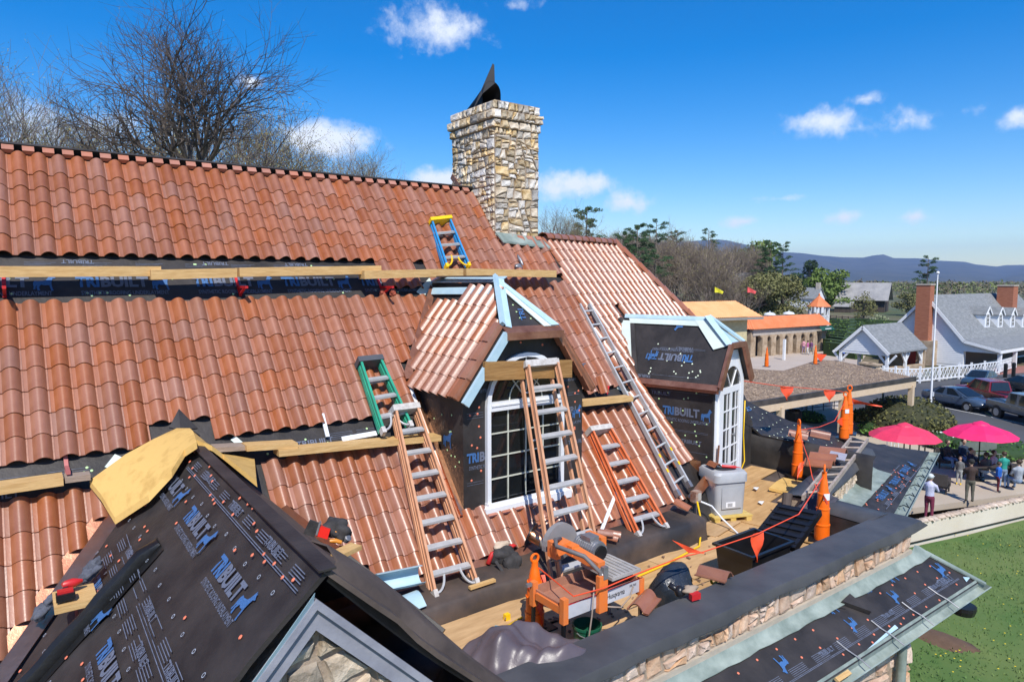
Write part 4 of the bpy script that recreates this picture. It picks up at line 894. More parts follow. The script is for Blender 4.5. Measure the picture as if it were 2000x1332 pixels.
mb = MB(); gd = unit(e1 - e0); gn = A3(gd[1], -gd[0], 0)
G = [[p, p + gn * .02 - A3(0, 0, .06), p + gn * .16 - A3(0, 0, .06), p + gn * .18 + A3(0, 0, .02), p + gn * .20 + A3(0, 0, .02)] for p in (e0 + (e1 - e0) * t for t in np.linspace(0, 1, 14))]
mb.shell(G, (0, 0, -.006)); mb.poly(G[0]); mb.poly(G[-1]); mk('gutter', mb, VERDI, low2)
mb = MB(); mb.bar(e0 - gd * .05, pp(-.6, -.25, -3.6), .06, .06); mk('hip_edge', mb, VERDI, low2)
for k in range(6):
    p = e0 + (e1 - e0) * (.1 + .14 * k); mb = MB(); mb.tube([p + gn * .02 + A3(0, 0, .03), p + gn * .08 + gd * .1 + A3(0, 0, .04), p + gn * .16 + gd * .05 + A3(0, 0, .03), p + gn * .1 + gd * .25 + A3(0, 0, .03)], .009, 5); mk('loose_wire', mb, BLACKM, low2)
# ================================================================== planks, brackets, ladders on the roof
def plank(p, q, label, off=.30, h=.115, d=.20, mat=LUMB, tail=0, group='planks on the roof brackets', name='scaffold_plank', up=(0, 0, 1)):
    a, b = roof(*p, off), roof(*q, off); m_ = MB(); m_.box(a - A3(0, 0, h / 2), b - a, A3(0, d, 0), A3(0, 0, h)); return single(name, m_, mat, label, 'plank', group)
plank((-40, 531), (315, 530), 'long yellow plank on the upper brackets starting at the faded left red strap', .30)
plank((295, 537), (463, 533), 'short yellow plank on the upper brackets between the two red straps', .335)
plank((468, 532), (745, 527), 'long yellow plank on the upper brackets just right of the red strap', .31)
plank((712, 537), (905, 532), 'yellow plank on the upper brackets in front of the blue stepladder feet', .345)
plank((911, 532), (1087, 535), 'yellow plank on the upper brackets below the chimney', .33)
plank((420, 879), (500, 874), 'weathered grey plank beside the yellow foam on the middle brackets', .20, .05, .2, LUMB_OLD)
plank((482, 876), (582, 870), 'short yellow plank lapped over the weathered one on the middle brackets', .25, .06, .2)
plank((545, 886), (862, 856), 'long yellow plank under the green stepladder', .23, .07, .2)
plank((-30, 962), (124, 940), 'yellow plank on the lowest bracket left of the gable', .22, .08, .2)
plank((127, 938), (177, 932), 'short grey board end next to the yellow foam sheet', .20, .055, .15, LUMB_OLD)
plank((1139, 789), (1237, 779), 'yellow plank on brackets right of the arched dormer', .24, .075, .2)
def bracket(u, s, label, ln=.5, off=.30, col=RED):
    t = thing('roof_bracket', label, 'bracket', rus(u, s), 'red steel roof brackets')
    m_ = MB(); m_.bar(rus(u, s - ln, .02), rus(u, s + .12, .02), .035, .012, up=RN); mk('strap', m_, col, t)
    m_ = MB(); m_.bar(rus(u, s - .02, .03), rus(u, s - .02, .03) + A3(0, -off / math.sin(RP) * .95, 0), .035, .03); mk('arm', m_, col, t)
    m_ = MB(); m_.bar(rus(u, s + .10, .03), rus(u, s - .02, .03) + A3(0, -off * 1.0, 0), .03, .02); mk('brace', m_, col, t)
    return t
for px, lab in ((8, 'red bracket strap at the left end of the upper planks'), (464, 'red bracket strap between the second and third upper planks'), (742, 'red bracket strap behind the lapped upper planks')):
    q = roof(px, 560); bracket(q[0], (YR - q[1]) / math.cos(RP) + .05, lab, .32)
q = roof(130, 915); bracket(q[0], (YR - q[1]) / math.cos(RP) + .02, 'faded red bracket strap on the bare strip left of the gable', .18, .2, pm('faded_red', (.42, .13, .12), .6))
# board across the arched window
m_ = MB(); a, b = ony(943, 724, 6.66), ony(1113, 719, 6.66); m_.box(a - A3(0, 0, .115), b - a, A3(0, -.045, 0), A3(0, 0, .225)); single('cross_board', m_, LUMB_BRN, 'brown board fixed across the arched dormer window behind the tall ladder', 'board')

def stepladder(label, tl, tr, bl, br, n, rail, cap, steps, name='stepladder', rear=.10, foot=True, depth=.075, step_mat=ALU, group='stepladders on the roof'):
    tl, tr, bl, br, n = (np.asarray(q, float) for q in (tl, tr, bl, br, n)); n = unit(n); d = unit((bl + br) - (tl + tr)); n = unit(n - d * (n @ d)); x = unit(tr - tl)
    t = thing(name, label, 'ladder', (bl + br) / 2, group)
    for a, b in ((tl, bl), (tr, br)):
        m_ = MB(); s_ = unit(np.cross(b - a, n)); m_.bar(a, b, .012, depth, up=n)
        for e in (-1, 1): m_.bar(a + n * e * depth * .45, b + n * e * depth * .45, .03, .012, up=n)
        mk('rail', m_, rail, t)
        m_ = MB(); a2_, b2_ = a - n * rear, b - n * rear * 1.1 - d * .03; m_.bar(a2_, b2_, .028, .05, up=n); mk('rear_rail', m_, rail, t)
    for k in range(1, steps + 1):
        f = k / (steps + .72); p, q_ = tl + (bl - tl) * f, tr + (br - tr) * f
        m_ = MB(); ez_ = unit(A3(0, 0, 1) + n * .3); m_.bar(p, q_, .085, .028, up=ez_ if abs(ez_ @ d) > .2 else d); mk('step', m_, step_mat, t)
        if k % 2: m_ = MB(); m_.bar(p - n * rear, q_ - n * rear, .02, .02, up=d); mk('rear_brace', m_, step_mat, t)
    m_ = MB(); c_ = (tl + tr) / 2 - n * rear * .4; W_ = np.linalg.norm(tr - tl) + .07
    m_.cbox(c_ - d * .02, W_, .17, .075, x, n, d); m_.cbox(c_ - d * .06, W_ * .94, .15, .02, x, n, d); mk('cap', m_, cap, t)
    if foot:
        for b_, sg in ((bl, 1), (br, -1)):
            m_ = MB(); m_.cbox(b_ + d * .0, .05, .09, .08, x, n, d); mk('foot', m_, CAPW if rail is not FGBL else YEL, t)
            m_ = MB(); f = steps / (steps + .72); pts = []
            base = b_; top_ = (tl + (bl - tl) * f) if sg > 0 else (tr + (br - tr) * f)
            for k in range(7): w = k / 6 * math.pi / 2; pts.append(base + x * sg * (.03 + .12 * math.sin(w)) + (top_ - base) * (1 - math.cos(w)) * .98 + n * .02)
            m_.tube(pts, .014, 6); mk('foot_brace', m_, step_mat if rail is not FGBL else YEL, t)
    return t
stepladder('blue stepladder with yellow top lying on the tiles below the chimney', roof(843, 434, .12), roof(878, 430, .12), roof(872, 521, .22), roof(915, 519, .22), RN, FGBL, YEL, 3, rear=.06, depth=.07)
stepladder('green stepladder with dark cap lying on the tiles left of the arched dormer', roof(704, 708, .20), roof(743, 704, .20), roof(748, 842, .26), roof(801, 830, .26), RN, FGG, CAPG, 3, rear=.08)
stepladder('tall worn brown stepladder leaning on the slope beside the bright copper strip', roof(772, 802, .32), roof(814, 797, .32), onz(849, 1160, ZL), onz(930, 1137, ZL), RN + A3(0, -.1, 0), FGB, CAPW, 7)
stepladder('tallest brown stepladder leaning on the board across the arched window', ony(1030, 714, 6.58), ony(1087, 709, 6.58), A3(4.68, 5.36, ZD + .02), A3(5.30, 5.36, ZD + .02), A3(0, -.9, .42), FGB, CAPW, 9, rear=.16)
stepladder('short orange stepladder on the tiles between the arched dormer and the metal ladder', roof(1156, 842, .15), roof(1191, 837, .15), onz(1246, 1044, ZL), onz(1300, 1028, ZL), RN, FGO, CAPW, 5)
def flat_ladder(label, al, ar, bl, br, n, rungs, mat, name='straight_ladder', w=.03, h=.07, feet=None):
    al, ar, bl, br = (np.asarray(q, float) for q in (al, ar, bl, br)); t = thing(name, label, 'ladder', (bl + br) / 2)
    for a, b in ((al, bl), (ar, br)): m_ = MB(); m_.bar(a, b, w, h, up=n); mk('rail', m_, mat, t)
    for k in range(rungs): f = (k + .5) / rungs; m_ = MB(); m_.tube([al + (bl - al) * f, ar + (br - ar) * f], .017, 8); mk('rung', m_, mat, t)
    if feet:
        for b_ in (bl, br): m_ = MB(); m_.cbox(b_, .06, .08, .1, RX, RN, RUP); mk('foot', m_, feet, t)
        for b_, a_ in ((bl, al), (br, ar)):
            for f in (.10, .17): m_ = MB(); p = b_ + (a_ - b_) * f; m_.cbox(p + n * .037, .034, .004, .06, RX, RN, RUP); mk('yellow_sticker', m_, YEL, t)
    return t
flat_ladder('long aluminium ladder lying down the slope along the tile seam', rus(7.86, 2.75, .10), rus(8.08, 2.75, .10), rus(7.72, 6.30, .12), rus(8.04, 6.22, .12), RN, 12, ALU, feet=STEEL)
LT = flat_ladder('old ladder lying along the set-back parapet with loose tiles on it', onz(1568, 972, -3.10), onz(1612, 966, -3.10), onz(1662, 857, -3.10), onz(1695, 859, -3.10), EZ, 8, pm('dusty_aluminium', (.32, .25, .20), .6, col2=(.45, .38, .32), scale=9), w=.035, h=.075)
# white trim strips
def stick(label, a, b, w=.045, h=.02, mat=WHITED, name='trim_strip', up=RN): m_ = MB(); m_.bar(a, b, w, h, up=up); return single(name, m_, mat, label, 'trim strip')
stick('long white trim strip lying down the slope beside the copper strip', roof(801, 756, .07), onz(938, 1100, ZL + .03))
stick('white trim strip leaning by the short orange stepladder', roof(1203, 962, .10), onz(1172, 1042, ZL + .03))
stick('short white strip standing on the bare roof above the middle planks', roof(629, 808, .05), roof(640, 853, .05))
stick('white offcut lying on the long middle plank', roof(668, 858, .10), roof(735, 846, .10), .06)
# tiles and rags on the planks right of the dormer
def loose_tile(o, ex, ey, n, label, sc=1.0, group='loose clay tiles'):
    ex = unit(ex); ey = unit(np.asarray(ey, float) - ex * (np.asarray(ey) @ ex)); n = np.cross(ex, ey)
    return inst('loose_tile', TILE_ME, mat4(o, ex * sc, ey * sc, n * sc), None, label=label, category='roof tile', group=group)
loose_tile(roof(1148, 772, .12), RX, RUP, RN, 'loose clay tile on the plank right of the arched dormer')
loose_tile(roof(1172, 770, .14), RX, RUP + RN * .3, RN, 'second clay tile propped on the plank right of the arched dormer', .8)
m_ = MB(); m_.prism([roof(1180, 754, .06), roof(1190, 754, .06), roof(1186, 772, .08)], RN * .01); single('red_rag', m_, RED, 'small red rag on the plank right of the arched dormer', 'rag')
m_ = MB(); m_.blob(roof(1016, 508, .10), (.03, .03, .13), 8, 6, .1, 2, ez=RUP, ex=RX, ey=RN); m_.blob(roof(1013, 520, .08), (.08, .03, .05), 8, 6, .2, 3, ez=RUP, ex=RX, ey=RN); single('caulk_gun', m_, STEEL, 'small metal caulking gun on the plank below the chimney', 'caulk gun', smooth='all')
for k, px in enumerate((748, 768)):
    m_ = MB(); m_.tube([roof(px, 566, .05), roof(px + 3, 578, .06)], .03, 8); m_.blob(roof(px - 2, 572, .06), (.04, .04, .05), 8, 6, .2, k); single('nail_tool', m_, pm('dull_red_tool', (.30, .07, .04), .5), ('small red nail tool resting on the tile edge under the upper planks', 'second small red nail tool lying nearest the dormer under the upper planks')[k], 'tool')

# ---- yellow foam over the gable top
def foam(rows, label, th):
    m_ = MB(); m_.shell(rows, th); return single('foam_sheet', m_, FOAM, label, 'foam sheet', smooth=True)
back = [roof(175, 938, .12), roof(245, 887, .14), roof(300, 857, .17), roof(345, 836, .22), roof(371, 836, .26)]
front = [gab(224, 1010, .10), gab(290, 966, .11), gab(335, 918, .12), gab(360, 878, .13), gab(384, 862, .14)]
foam([[b, (b * .55 + f * .45) + A3(0, -.02, .03), f] for b, f in zip(back, front)], 'large curved yellow foam sheet draped over the left side of the gable top', A3(0, -.02, -.06))
back = [roof(372, 838, .24), roof(402, 866, .18), roof(427, 884, .13), roof(497, 896, .10)]; front = [gus(.78, .0, .12), hus(1.05, .05, .08), hus(1.0, .2, .08), hus(1.5, .45, .08)]
foam([[b, b * .5 + f * .5, f] for b, f in zip(back, front)], 'smaller yellow foam piece bent down the right side of the gable top', A3(0, -.02, -.05))
m_ = MB(); m_.prism([roof(349, 800, .22), roof(330, 836, .12), roof(352, 842, .2)], RN * .02); m_.prism([roof(349, 800, .23), roof(386, 838, .10), roof(352, 842, .2)], RN * .02); single('felt_peak', m_, MEMB, 'black pointed felt flap at the very top of the front gable', 'felt flap')

# ---- small things on the gable
def wood_block(label, o, ex, ey, ez, sx, sy, sz): m_ = MB(); m_.cbox(o, sx, sy, sz, ex, ey, ez); return single('wood_step', m_, LUMB, label, 'wood block')
wb = gab(146, 1168, .16); wood_block('small wooden step block with the drill on the left edge of the gable', wb, EX, EY, unit(EZ), .27, .32, .05)
m_ = MB(); m_.bar(gab(196, 1155, .02), gab(132, 1250, .02), .02, .05, up=GN); m_.bar(gab(150, 1200, .02), wb + A3(0, 0, -.03), .02, .03); single('step_bracket', m_, pm('faded_red', (.42, .13, .12), .6), 'red steel bracket under the small wooden step', 'bracket')
dr = thing('cordless_drill', 'red and black cordless drill lying on the small wooden step', 'drill', wb + A3(0, 0, .03))
ds = wb + A3(0, 0, .05)
m_ = MB(); m_.tube([ds + A3(-.06, .10, .04), ds + A3(-.05, .06, .045), ds + A3(0, -.0 + .06, .05), ds + A3(.06, .07, .05)], [.018, .034, .036, .012], 10); mk('motor_body', m_, RED, dr, smooth=True)
m_ = MB(); m_.bar(ds + A3(-.045, .06, .03), ds + A3(-.07, -.05, .02), .032, .036); mk('grip', m_, BLACKP, dr)
m_ = MB(); m_.cbox(ds + A3(-.06, -.09, .02), .12, .075, .05); mk('battery', m_, BLACKP, dr); m_ = MB(); m_.cbox(ds + A3(-.06, -.075, .05), .10, .06, .025); mk('battery_cap', m_, RED, dr)
RAG = pm('grey_blue_rag', (.06, .065, .085), .9, col2=(.12, .13, .16), scale=14, bump=.6, bscale=16)
def rag(label, c, r, seed, n=GN, mat=RAG, name='work_glove', cat='glove'):
    m_ = MB(); rg = random.Random(seed); a = unit(np.cross(n, (0.3, 1, 0.2))); b = np.cross(n, a)
    for k in range(5): m_.blob(c + a * rg.uniform(-.5, .5) * r + b * rg.uniform(-.5, .5) * r + n * rg.uniform(0, .2) * r, (r * rg.uniform(.35, .6), r * rg.uniform(.3, .5), r * rg.uniform(.2, .32)), 12, 8, .22, rg.random() * 99, ex=a, ey=b, ez=n)
    return single(name, m_, mat, label, cat, smooth='all')
rag('grey work gloves beside the drill on the step', gab(178, 1118, .10), .13, 5); rag('dark grey rag below the small wooden step at the copper valley', gab(88, 1190, .10), .13, 6)
# tool pouch on its own little board at the right of the gable
po = hus(2.7, .72, .13)
pc = thing('tool_pouch', 'open black tool pouch with red box and orange handles on the gable edge', 'tool pouch', po)
m_ = MB(); m_.blob(po + .72 * A3(.09, .03, .02), (.10, .085, .08), 14, 10, .22, 4); m_.blob(po + .72 * A3(.14, -.05, -.02), (.075, .07, .07), 12, 9, .25, 9); mk('cloth_bag', m_, BLACKC, pc, smooth='all')
m_ = MB(); m_.cbox(po + .72 * A3(-.15, .08, .05), .09, .02, .12, unit(A3(.8, -.4, -.4)), unit(A3(.3, .9, .1)), unit(A3(.4, -.2, .9))); mk('flap', m_, BLACKC, pc)
m_ = MB(); m_.cbox(po + .72 * A3(-.06, -.01, .02), .10, .065, .08, unit(A3(.75, -.5, -.3)), unit(A3(.4, .85, -.1)), unit(A3(.3, -.05, .95))); mk('red_box', m_, pm('bright_red_plastic', (.72, .02, .012), .4), pc); m_ = MB(); m_.cbox(po + .72 * A3(-.10, .02, .06), .015, .085, .095, unit(A3(.75, -.5, -.3)), unit(A3(.4, .85, -.1)), unit(A3(.3, -.05, .95))); mk('box_rim', m_, STEEL, pc)
for k, (a, b) in enumerate(((A3(-.03, -.12, -.06), A3(.09, -.16, -.09)), (A3(.02, -.03, .0), A3(.12, -.06, -.03)))): m_ = MB(); m_.tube([po + .72 * a, po + a * .36 + b * .36 + A3(0, 0, .008), po + .72 * b], [.013, .019, .015], 10); mk('tool_handle', m_, pm('amber_handle', (.60, .22, .02), .35), pc, smooth=True)
m_ = MB(); m_.lathe(po + .72 * A3(.17, -.12, -.08), [(.03, -.02), (.03, .02), (.02, .025)], 12, unit(A3(.3, -.6, .6))); mk('tape_reel', m_, STEEL, pc)
pb = hus(2.95, .80, .08); m_ = MB(); m_.bar(pb + A3(-.06, -.02, 0), pb + A3(.14, .06, .0), .12, .035); single('pouch_board', m_, LUMB, 'small yellow board holding the black tool pouch', 'board')

# ================================================================== deck things
# ---- tile saw
sx0, sx1, sy0, sy1, sz = 3.97, 4.98, 4.58, 5.05, -2.99
saw = thing('tile_saw', 'orange wet tile saw on legs with grey motor and water tray', 'tile saw', (4.5, 4.8, ZD))
m_ = MB(); m_.box((sx0, sy0, sz - .10), (sx1 - sx0, 0, 0), (0, .02, 0), (0, 0, .10)); m_.box((sx0, sy1 - .02, sz - .10), (sx1 - sx0, 0, 0), (0, .02, 0), (0, 0, .12)); m_.box((sx0, sy0 + .02, sz - .10), (.02, 0, 0), (0, sy1 - sy0 - .04, 0), (0, 0, .10)); m_.box((sx1 - .02, sy0 + .02, sz - .10), (.02, 0, 0), (0, sy1 - sy0 - .04, 0), (0, 0, .10)); m_.box((sx0 + .02, sy0 + .02, sz - .08), (sx1 - sx0 - .04, 0, 0), (0, sy1 - sy0 - .04, 0), (0, 0, .012)); mk('water_tray', m_, pm('muddy_tray', (.30, .13, .08), .55, col2=(.40, .20, .13), scale=5), saw)
m_ = MB(); m_.box((sx0 + .02, sy0 - .006, sz - .13), (sx1 - sx0 - .04, 0, 0), (0, .006, 0), (0, 0, .14)); sp = mk('side_panel', m_, pm('pale_grey_panel', (.50, .50, .52), .45), saw)
letter(sp, 'Husqvarna', A3(sx0 + .53, sy0 - .008, sz - .085), EX, EZ, .055, BLACKP, .24, .0); letter(sp, 'MS 360', A3(sx1 - .17, sy0 - .008, sz - .045), EX, EZ, .025, BLACKP, .09, .0)
m_ = MB(); m_.box((sx0 + .02, sy0 - .008, sz + .0), (sx1 - sx0 - .04, 0, 0), (0, .004, 0), (0, 0, .012)); mk('red_stripe', m_, RED, saw)
for (x, y) in ((sx0 - .03, sy0 - .02), (sx0 - .03, sy1 - .04), (sx1 - .03, sy0 - .02), (sx1 - .03, sy1 - .04)):
    m_ = MB(); m_.box((x, y, sz - .17), (.06, 0, 0), (0, .06, 0), (0, 0, .24 if x < 4.2 else .17)); mk('corner_post', m_, ORTOOL, saw)
    m_ = MB(); m_.bar((x + .03, y + .03, sz - .15), (x + (.01 if x < 4.2 else .05), y + .03, ZD + .03), .03, .03); mk('leg', m_, STEEL if x > 4.2 else BLACKM, saw)
m_ = MB(); m_.box((sx0 - .02, sy0 + .04, sz - .09), (.03, 0, 0), (0, sy1 - sy0 - .1, 0), (0, 0, .07)); mk('end_rail', m_, ORTOOL, saw); m_ = MB(); m_.bar((sx0 - .09, sy1 - .01, sz + .05), (sx0 + .02, sy1 - .01, sz + .05), .03, .03); mk('clamp_handle', m_, STEEL, saw)
m_ = MB(); m_.lathe(A3(sx0 + .06, sy0 - .03, ZD + .10), [(.02, -.02), (.075, -.02), (.08, 0), (.075, .02), (.02, .02)], 16, (0, 1, 0)); mk('wheel', m_, BLACKP, saw); m_ = MB(); m_.lathe(A3(sx0 + .06, sy0 - .052, ZD + .10), [(.0, 0), (.05, 0), (.05, .004)], 14, (0, 1, 0)); mk('wheel_hub', m_, ALU, saw)
# tower, arm, motor, guard, cart
m_ = MB(); m_.box((4.36, sy0 - .05, sz - .17), (.11, 0, 0), (0, .05, 0), (0, 0, .36)); mk('tower', m_, ORTOOL, saw); m_ = MB(); m_.box((4.41, sy0 - .055, sz + .15), (.06, 0, 0), (0, .045, 0), (0, 0, .12)); m_.tube([A3(4.43, sy0 - .03, sz + .18), A3(4.43, sy0 + .05, sz + .25)], .035, 10); mk('arm_joint', m_, STEEL, saw)
m_ = MB(); m_.bar((4.43, sy0 + .0, sz + .26), (4.43, sy1 + .08, sz + .30), .09, .09); m_.bar((4.25, sy1 + .02, sz + .30), (4.43, sy1 + .02, sz + .32), .10, .10); mk('arm', m_, ORTOOL, saw)
mc = A3(4.62, sy1 - .10, sz + .28)
m_ = MB(); m_.tube([mc - A3(0, .15, 0), mc + A3(0, .15, 0)], .10, 16); 
for k in range(9): m_.tube([mc + A3(0, -.12 + .03 * k, 0), mc + A3(0, -.108 + .03 * k, 0)], .11, 16)
m_.cbox(mc + A3(0, 0, .11), .12, .14, .05); mk('motor', m_, STEEL, saw); m_ = MB(); m_.tube([mc - A3(0, .155, 0), mc - A3(0, .175, 0)], .075, 14); mk('motor_end', m_, BLACKP, saw)
m_ = MB(); m_.cbox(mc + A3(.14, .06, .02), .07, .24, .15); mk('motor_guard', m_, ORTOOL, saw); m_ = MB(); m_.cbox(mc + A3(-.20, .12, .02), .10, .26, .10); m_.cbox(mc + A3(-.32, .18, .0), .06, .14, .16); mk('motor_guard', m_, ORTOOL, saw)
m_ = MB(); gc = A3(4.52, sy1 + .22, sz + .24); m_.prism([gc + A3(.22 * math.cos(w), 0, .22 * math.sin(w)) for w in np.linspace(-.15, math.pi + .15, 15)], (0, .06, 0)); mk('blade_guard', m_, pm('smoky_plastic', (.26, .25, .25), .35), saw)
m_ = MB(); m_.lathe(gc + A3(0, .03, -.02), [(0, -.003), (.17, -.003), (.17, .003), (0, .003)], 24, (0, 1, 0)); mk('blade', m_, STEEL, saw)
m_ = MB(); m_.box((4.60, sy0 + .02, sz + .06), (.40, 0, 0), (0, .46, 0), (0, 0, .03))
for k in range(7): m_.box((4.62 + .055 * k, sy0 + .03, sz + .09), (.02, 0, 0), (0, .44, 0), (0, 0, .012))
mk('sliding_cart', m_, pm('dusty_cart', (.30, .29, .28), .6, col2=(.42, .40, .38), scale=8), saw)
m_ = MB(); m_.tube([A3(4.40, sy0 + .02, sz - .02), A3(4.40, sy0 - .02, sz + .22), A3(4.30, sy0 + .10, sz + .36), A3(4.18, sy1 - .1, sz + .40), A3(4.25, sy1 + .0, sz + .42), A3(4.40, sy1 + .1, sz + .36)], .022, 8); mk('hose', m_, pm('grey_hose', (.14, .13, .13), .6), saw, smooth='all')
m_ = MB(); m_.tube([A3(4.28, sy0 - .06, sz + .12), A3(4.24, sy0 - .08, sz - .12), A3(4.2, sy0 - .08, sz - .35), A3(4.12, sy0 - .05, ZD + .1), A3(4.05, sy0 + .1, ZD + .02)], .008, 6); m_.tube([A3(4.5, sy0 - .02, sz - .15), A3(4.65, sy0 - .05, sz - .19), A3(4.8, sy0 - .03, sz - .13), A3(4.86, sy0 - .01, sz - .05)], .008, 6); mk('cord', m_, pm('tan_cord', (.30, .23, .18), .6), saw, smooth='all')
t = thing('bucket', 'dark green bucket standing under the tile saw', 'bucket', (4.38, 4.72, ZD)); m_ = MB(); m_.lathe((4.38, 4.72, ZD + .015), [(.115, 0), (.14, .30), (.148, .30), (.148, .325), (.135, .325), (.11, .02), (0, .02)], 18, caps=False); mk('body', m_, pm('dark_green_plastic', (.012, .10, .055), .35), t, smooth=True); m_ = MB(); m_.tube([A3(4.38 + .15 * math.cos(w), 4.72 - .02 - .10 * math.sin(w), ZD + .30 - .05 * math.sin(w)) for w in np.linspace(0, math.pi, 9)], .005, 5); mk('handle', m_, STEEL, t)

# ---- orange channelizer posts
def post_meshes():
    t = thing('channelizer_post', 'x', 'traffic post', (0, 0, 0), 'orange channelizer posts', local=True)
    m_ = MB(); m_.lathe((0, 0, 0), [(.0, .02), (.10, .02), (.098, .22), (.103, .225), (.103, .245), (.093, .25), (.088, .45), (.093, .455), (.093, .475), (.083, .48), (.076, .66), (.081, .665), (.081, .685), (.068, .69), (.045, .86), (.035, .90), (.035, .98), (0, .99)], 18); mk('body', m_, ORANGE, t, smooth=True)
    m_ = MB(); m_.tube([A3(.0 + .045 * math.cos(w), 0, 1.02 + .06 * math.sin(w)) for w in np.linspace(-.9, math.pi + .9, 13)], .014, 8); mk('handle', m_, ORANGE, t, smooth=True)
    m_ = MB(); m_.cbox((0, 0, .012), .34, .34, .022); mk('rubber_base', m_, BLACKP, t)
    return t
p0 = post_meshes()
posts = [((4.17, 5.28, ZD + .13), .72, 'orange post wrapped in a red pennant beside the tile saw'), ((9.02, 4.92, ZD + .04), 1.0, 'orange post with white sticker inside the parapet corner'), ((11.62, 6.86, ZD + .04), 1.0, 'orange post on the deck against the black end wall'),
         ((14.10, 7.30, -3.34), .92, 'orange post on the flared roof with a small pennant and sticker'), ((14.75, 7.55, -3.38), 1.0, 'orange post behind the stickered one on the flared roof')]
PT = []
for i, (l, sc, lab) in enumerate(posts):
    o = p0 if i == 0 else dup(p0); o.location = l; o.scale = (1, 1, sc); o['label'] = lab; o.rotation_euler = (0, 0, .5 * i); PT.append(o)
for i in (1, 3): m_ = MB(); m_.prism([(.088 * math.cos(w), .088 * math.sin(w), .60) for w in np.linspace(-2.6 - .5 * i, -1.5 - .5 * i, 5)], (0, 0, .09)); s_ = mk('white_sticker', m_, WHITE, PT[i])
# pennant rope
rope = thing('pennant_rope', 'red rope of orange-red warning pennants strung between the posts', 'pennant rope', (6.5, 5, -2.9))
def vplane(x, y, a, b): 
    d = np.asarray(b[:2]) - np.asarray(a[:2]); n = A3(d[1], -d[0], 0); return on(x, y, n, n @ A3(a[0], a[1], 0))
A_, B_, C_, D_, E_ = (np.array(p[0]) for p in posts)
A2_, B2_ = A3(4.2, 4.50, 0), A3(8.95, 4.50, 0)
r1 = [A_ + A3(.05, 0, .62)] + [vplane(x, y, A2_, B2_) for x, y in ((1120, 1164), (1180, 1148), (1250, 1118), (1330, 1088), (1372, 1078), (1480, 1042), (1560, 1004))] + [B_ + A3(-.03, 0, .92)]
r2 = [B_ + A3(0, 0, .92)] + [vplane(x, y, B_, C_) for x, y in ((1600, 968), (1586, 930), (1580, 900))] + [C_ + A3(0, 0, .84)]
r3 = [C_ + A3(0, 0, .88)] + [vplane(x, y, C_, D_) for x, y in ((1600, 834), (1630, 822))] + [D_ + A3(0, 0, .8)]
r4 = [E_ + A3(0, 0, .9)] + [vplane(x, y, E_, (10.1, 7.2, 0)) for x, y in ((1640, 764), (1620, 762), (1550, 756), (1530, 755), (1480, 748), (1452, 744))]
for r_ in (r1, r2, r3, r4): m_ = MB(); m_.tube(r_, .007, 5); mk('rope', m_, ORANGEF, rope)
def flag(a, b, c, wv=.03):
    a, b, c = (np.asarray(q, float) for q in (a, b, c)); n = unit(np.cross(b - a, c - a)); G = []
    for i in range(6):
        t_ = i / 5; l, r_ = a + (c - a) * t_, b + (c - b) * t_; G.append([l + (r_ - l) * s_ + n * wv * math.sin(3 * s_ + 5 * t_) * (1 - t_ * .5) for s_ in (0, .33, .66, 1)])
    m_ = MB(); m_.grid(G); mk('pennant', m_, ORANGEF, rope, smooth='all', recalc=False)
vp_ = lambda x, y: vplane(x, y, A2_, B2_)
flag(vp_(1312, 1054), vp_(1345, 1080), vp_(1376, 1080), .02); fa, fb = vp_(1467, 1046), vp_(1492, 1039); flag(fa, fb, (fa + fb) / 2 + A3(0, 0, -.34)); flag(A_ + A3(-.12, -.05, .55), A_ + A3(.10, -.05, .55), A_ + A3(.0, -.12, .08), .05)
vq = lambda x, y: vplane(x, y, E_, (10.1, 7.2, 0)); [flag(a_, b_, (a_ + b_) / 2 - A3(0, 0, .26)) for a_, b_ in ((vq(1524, 755), vq(1550, 757)), (vq(1609, 762), vq(1632, 763)))]
vs_ = lambda x, y: vplane(x, y, C_, D_); flag(vs_(1634, 822), vs_(1656, 812), vs_(1655, 840)); flag(E_ + A3(.0, -.05, .8), E_ + A3(.1, -.05, .66), E_ + A3(.55, -.45, .62)); flag(C_ + A3(-.12, -.1, .3), C_ + A3(.02, -.15, .35), C_ + A3(-.35, -.2, .02))
flag(vplane(1596, 950, B_, C_), vplane(1604, 945, B_, C_), vplane(1616, 985, B_, C_))

# ---- condenser box on a yellow pallet
AC0 = A3(8.78, 6.42, ZD + .12); ax, ay = unit(A3(.93, -.36, 0)), unit(A3(.36, .93, 0))
ac = thing('condenser_unit', 'square grey plastic equipment cabinet with rounded corners on a yellow pallet', 'cabinet', AC0)
def rsq(w, r, z, n=5):
    out = []
    for qx, qy, a0 in ((1, 1, 0), (-1, 1, 90), (-1, -1, 180), (1, -1, 270)):
        for k in range(n): a = R(a0 + 90 * k / (n - 1)); out.append(AC0 + ax * (qx * (w - r) + r * math.cos(a)) + ay * (qy * (w - r) + r * math.sin(a)) + A3(0, 0, z))
    return out
GREYB = pm('grey_cabinet', (.36, .37, .38), .5, col2=(.42, .43, .44), scale=5)
m_ = MB(); Gs = [rsq(w, r_, z) for w, r_, z in ((.245, .07, 0), (.262, .075, .50), (.285, .09, .505), (.285, .09, .62), (.26, .1, .66), (.2, .12, .665))]; m_.grid(Gs, closed=True); m_.poly(Gs[-1]); m_.poly(Gs[0]); mk('cabinet', m_, GREYB, ac, smooth=True)
m_ = MB(); m_.poly([p + A3(0, 0, .004) for p in rsq(.17, .1, .665)]); mk('fan_grille', m_, pm('dark_grille', (.03, .035, .04), .6), ac)
m_ = MB(); m_.box(AC0 - ay * .262 - ax * .17 + A3(0, 0, .1), ax * .34, A3(0, 0, .32), -ay * .006); mk('front_panel', m_, GREYB, ac)
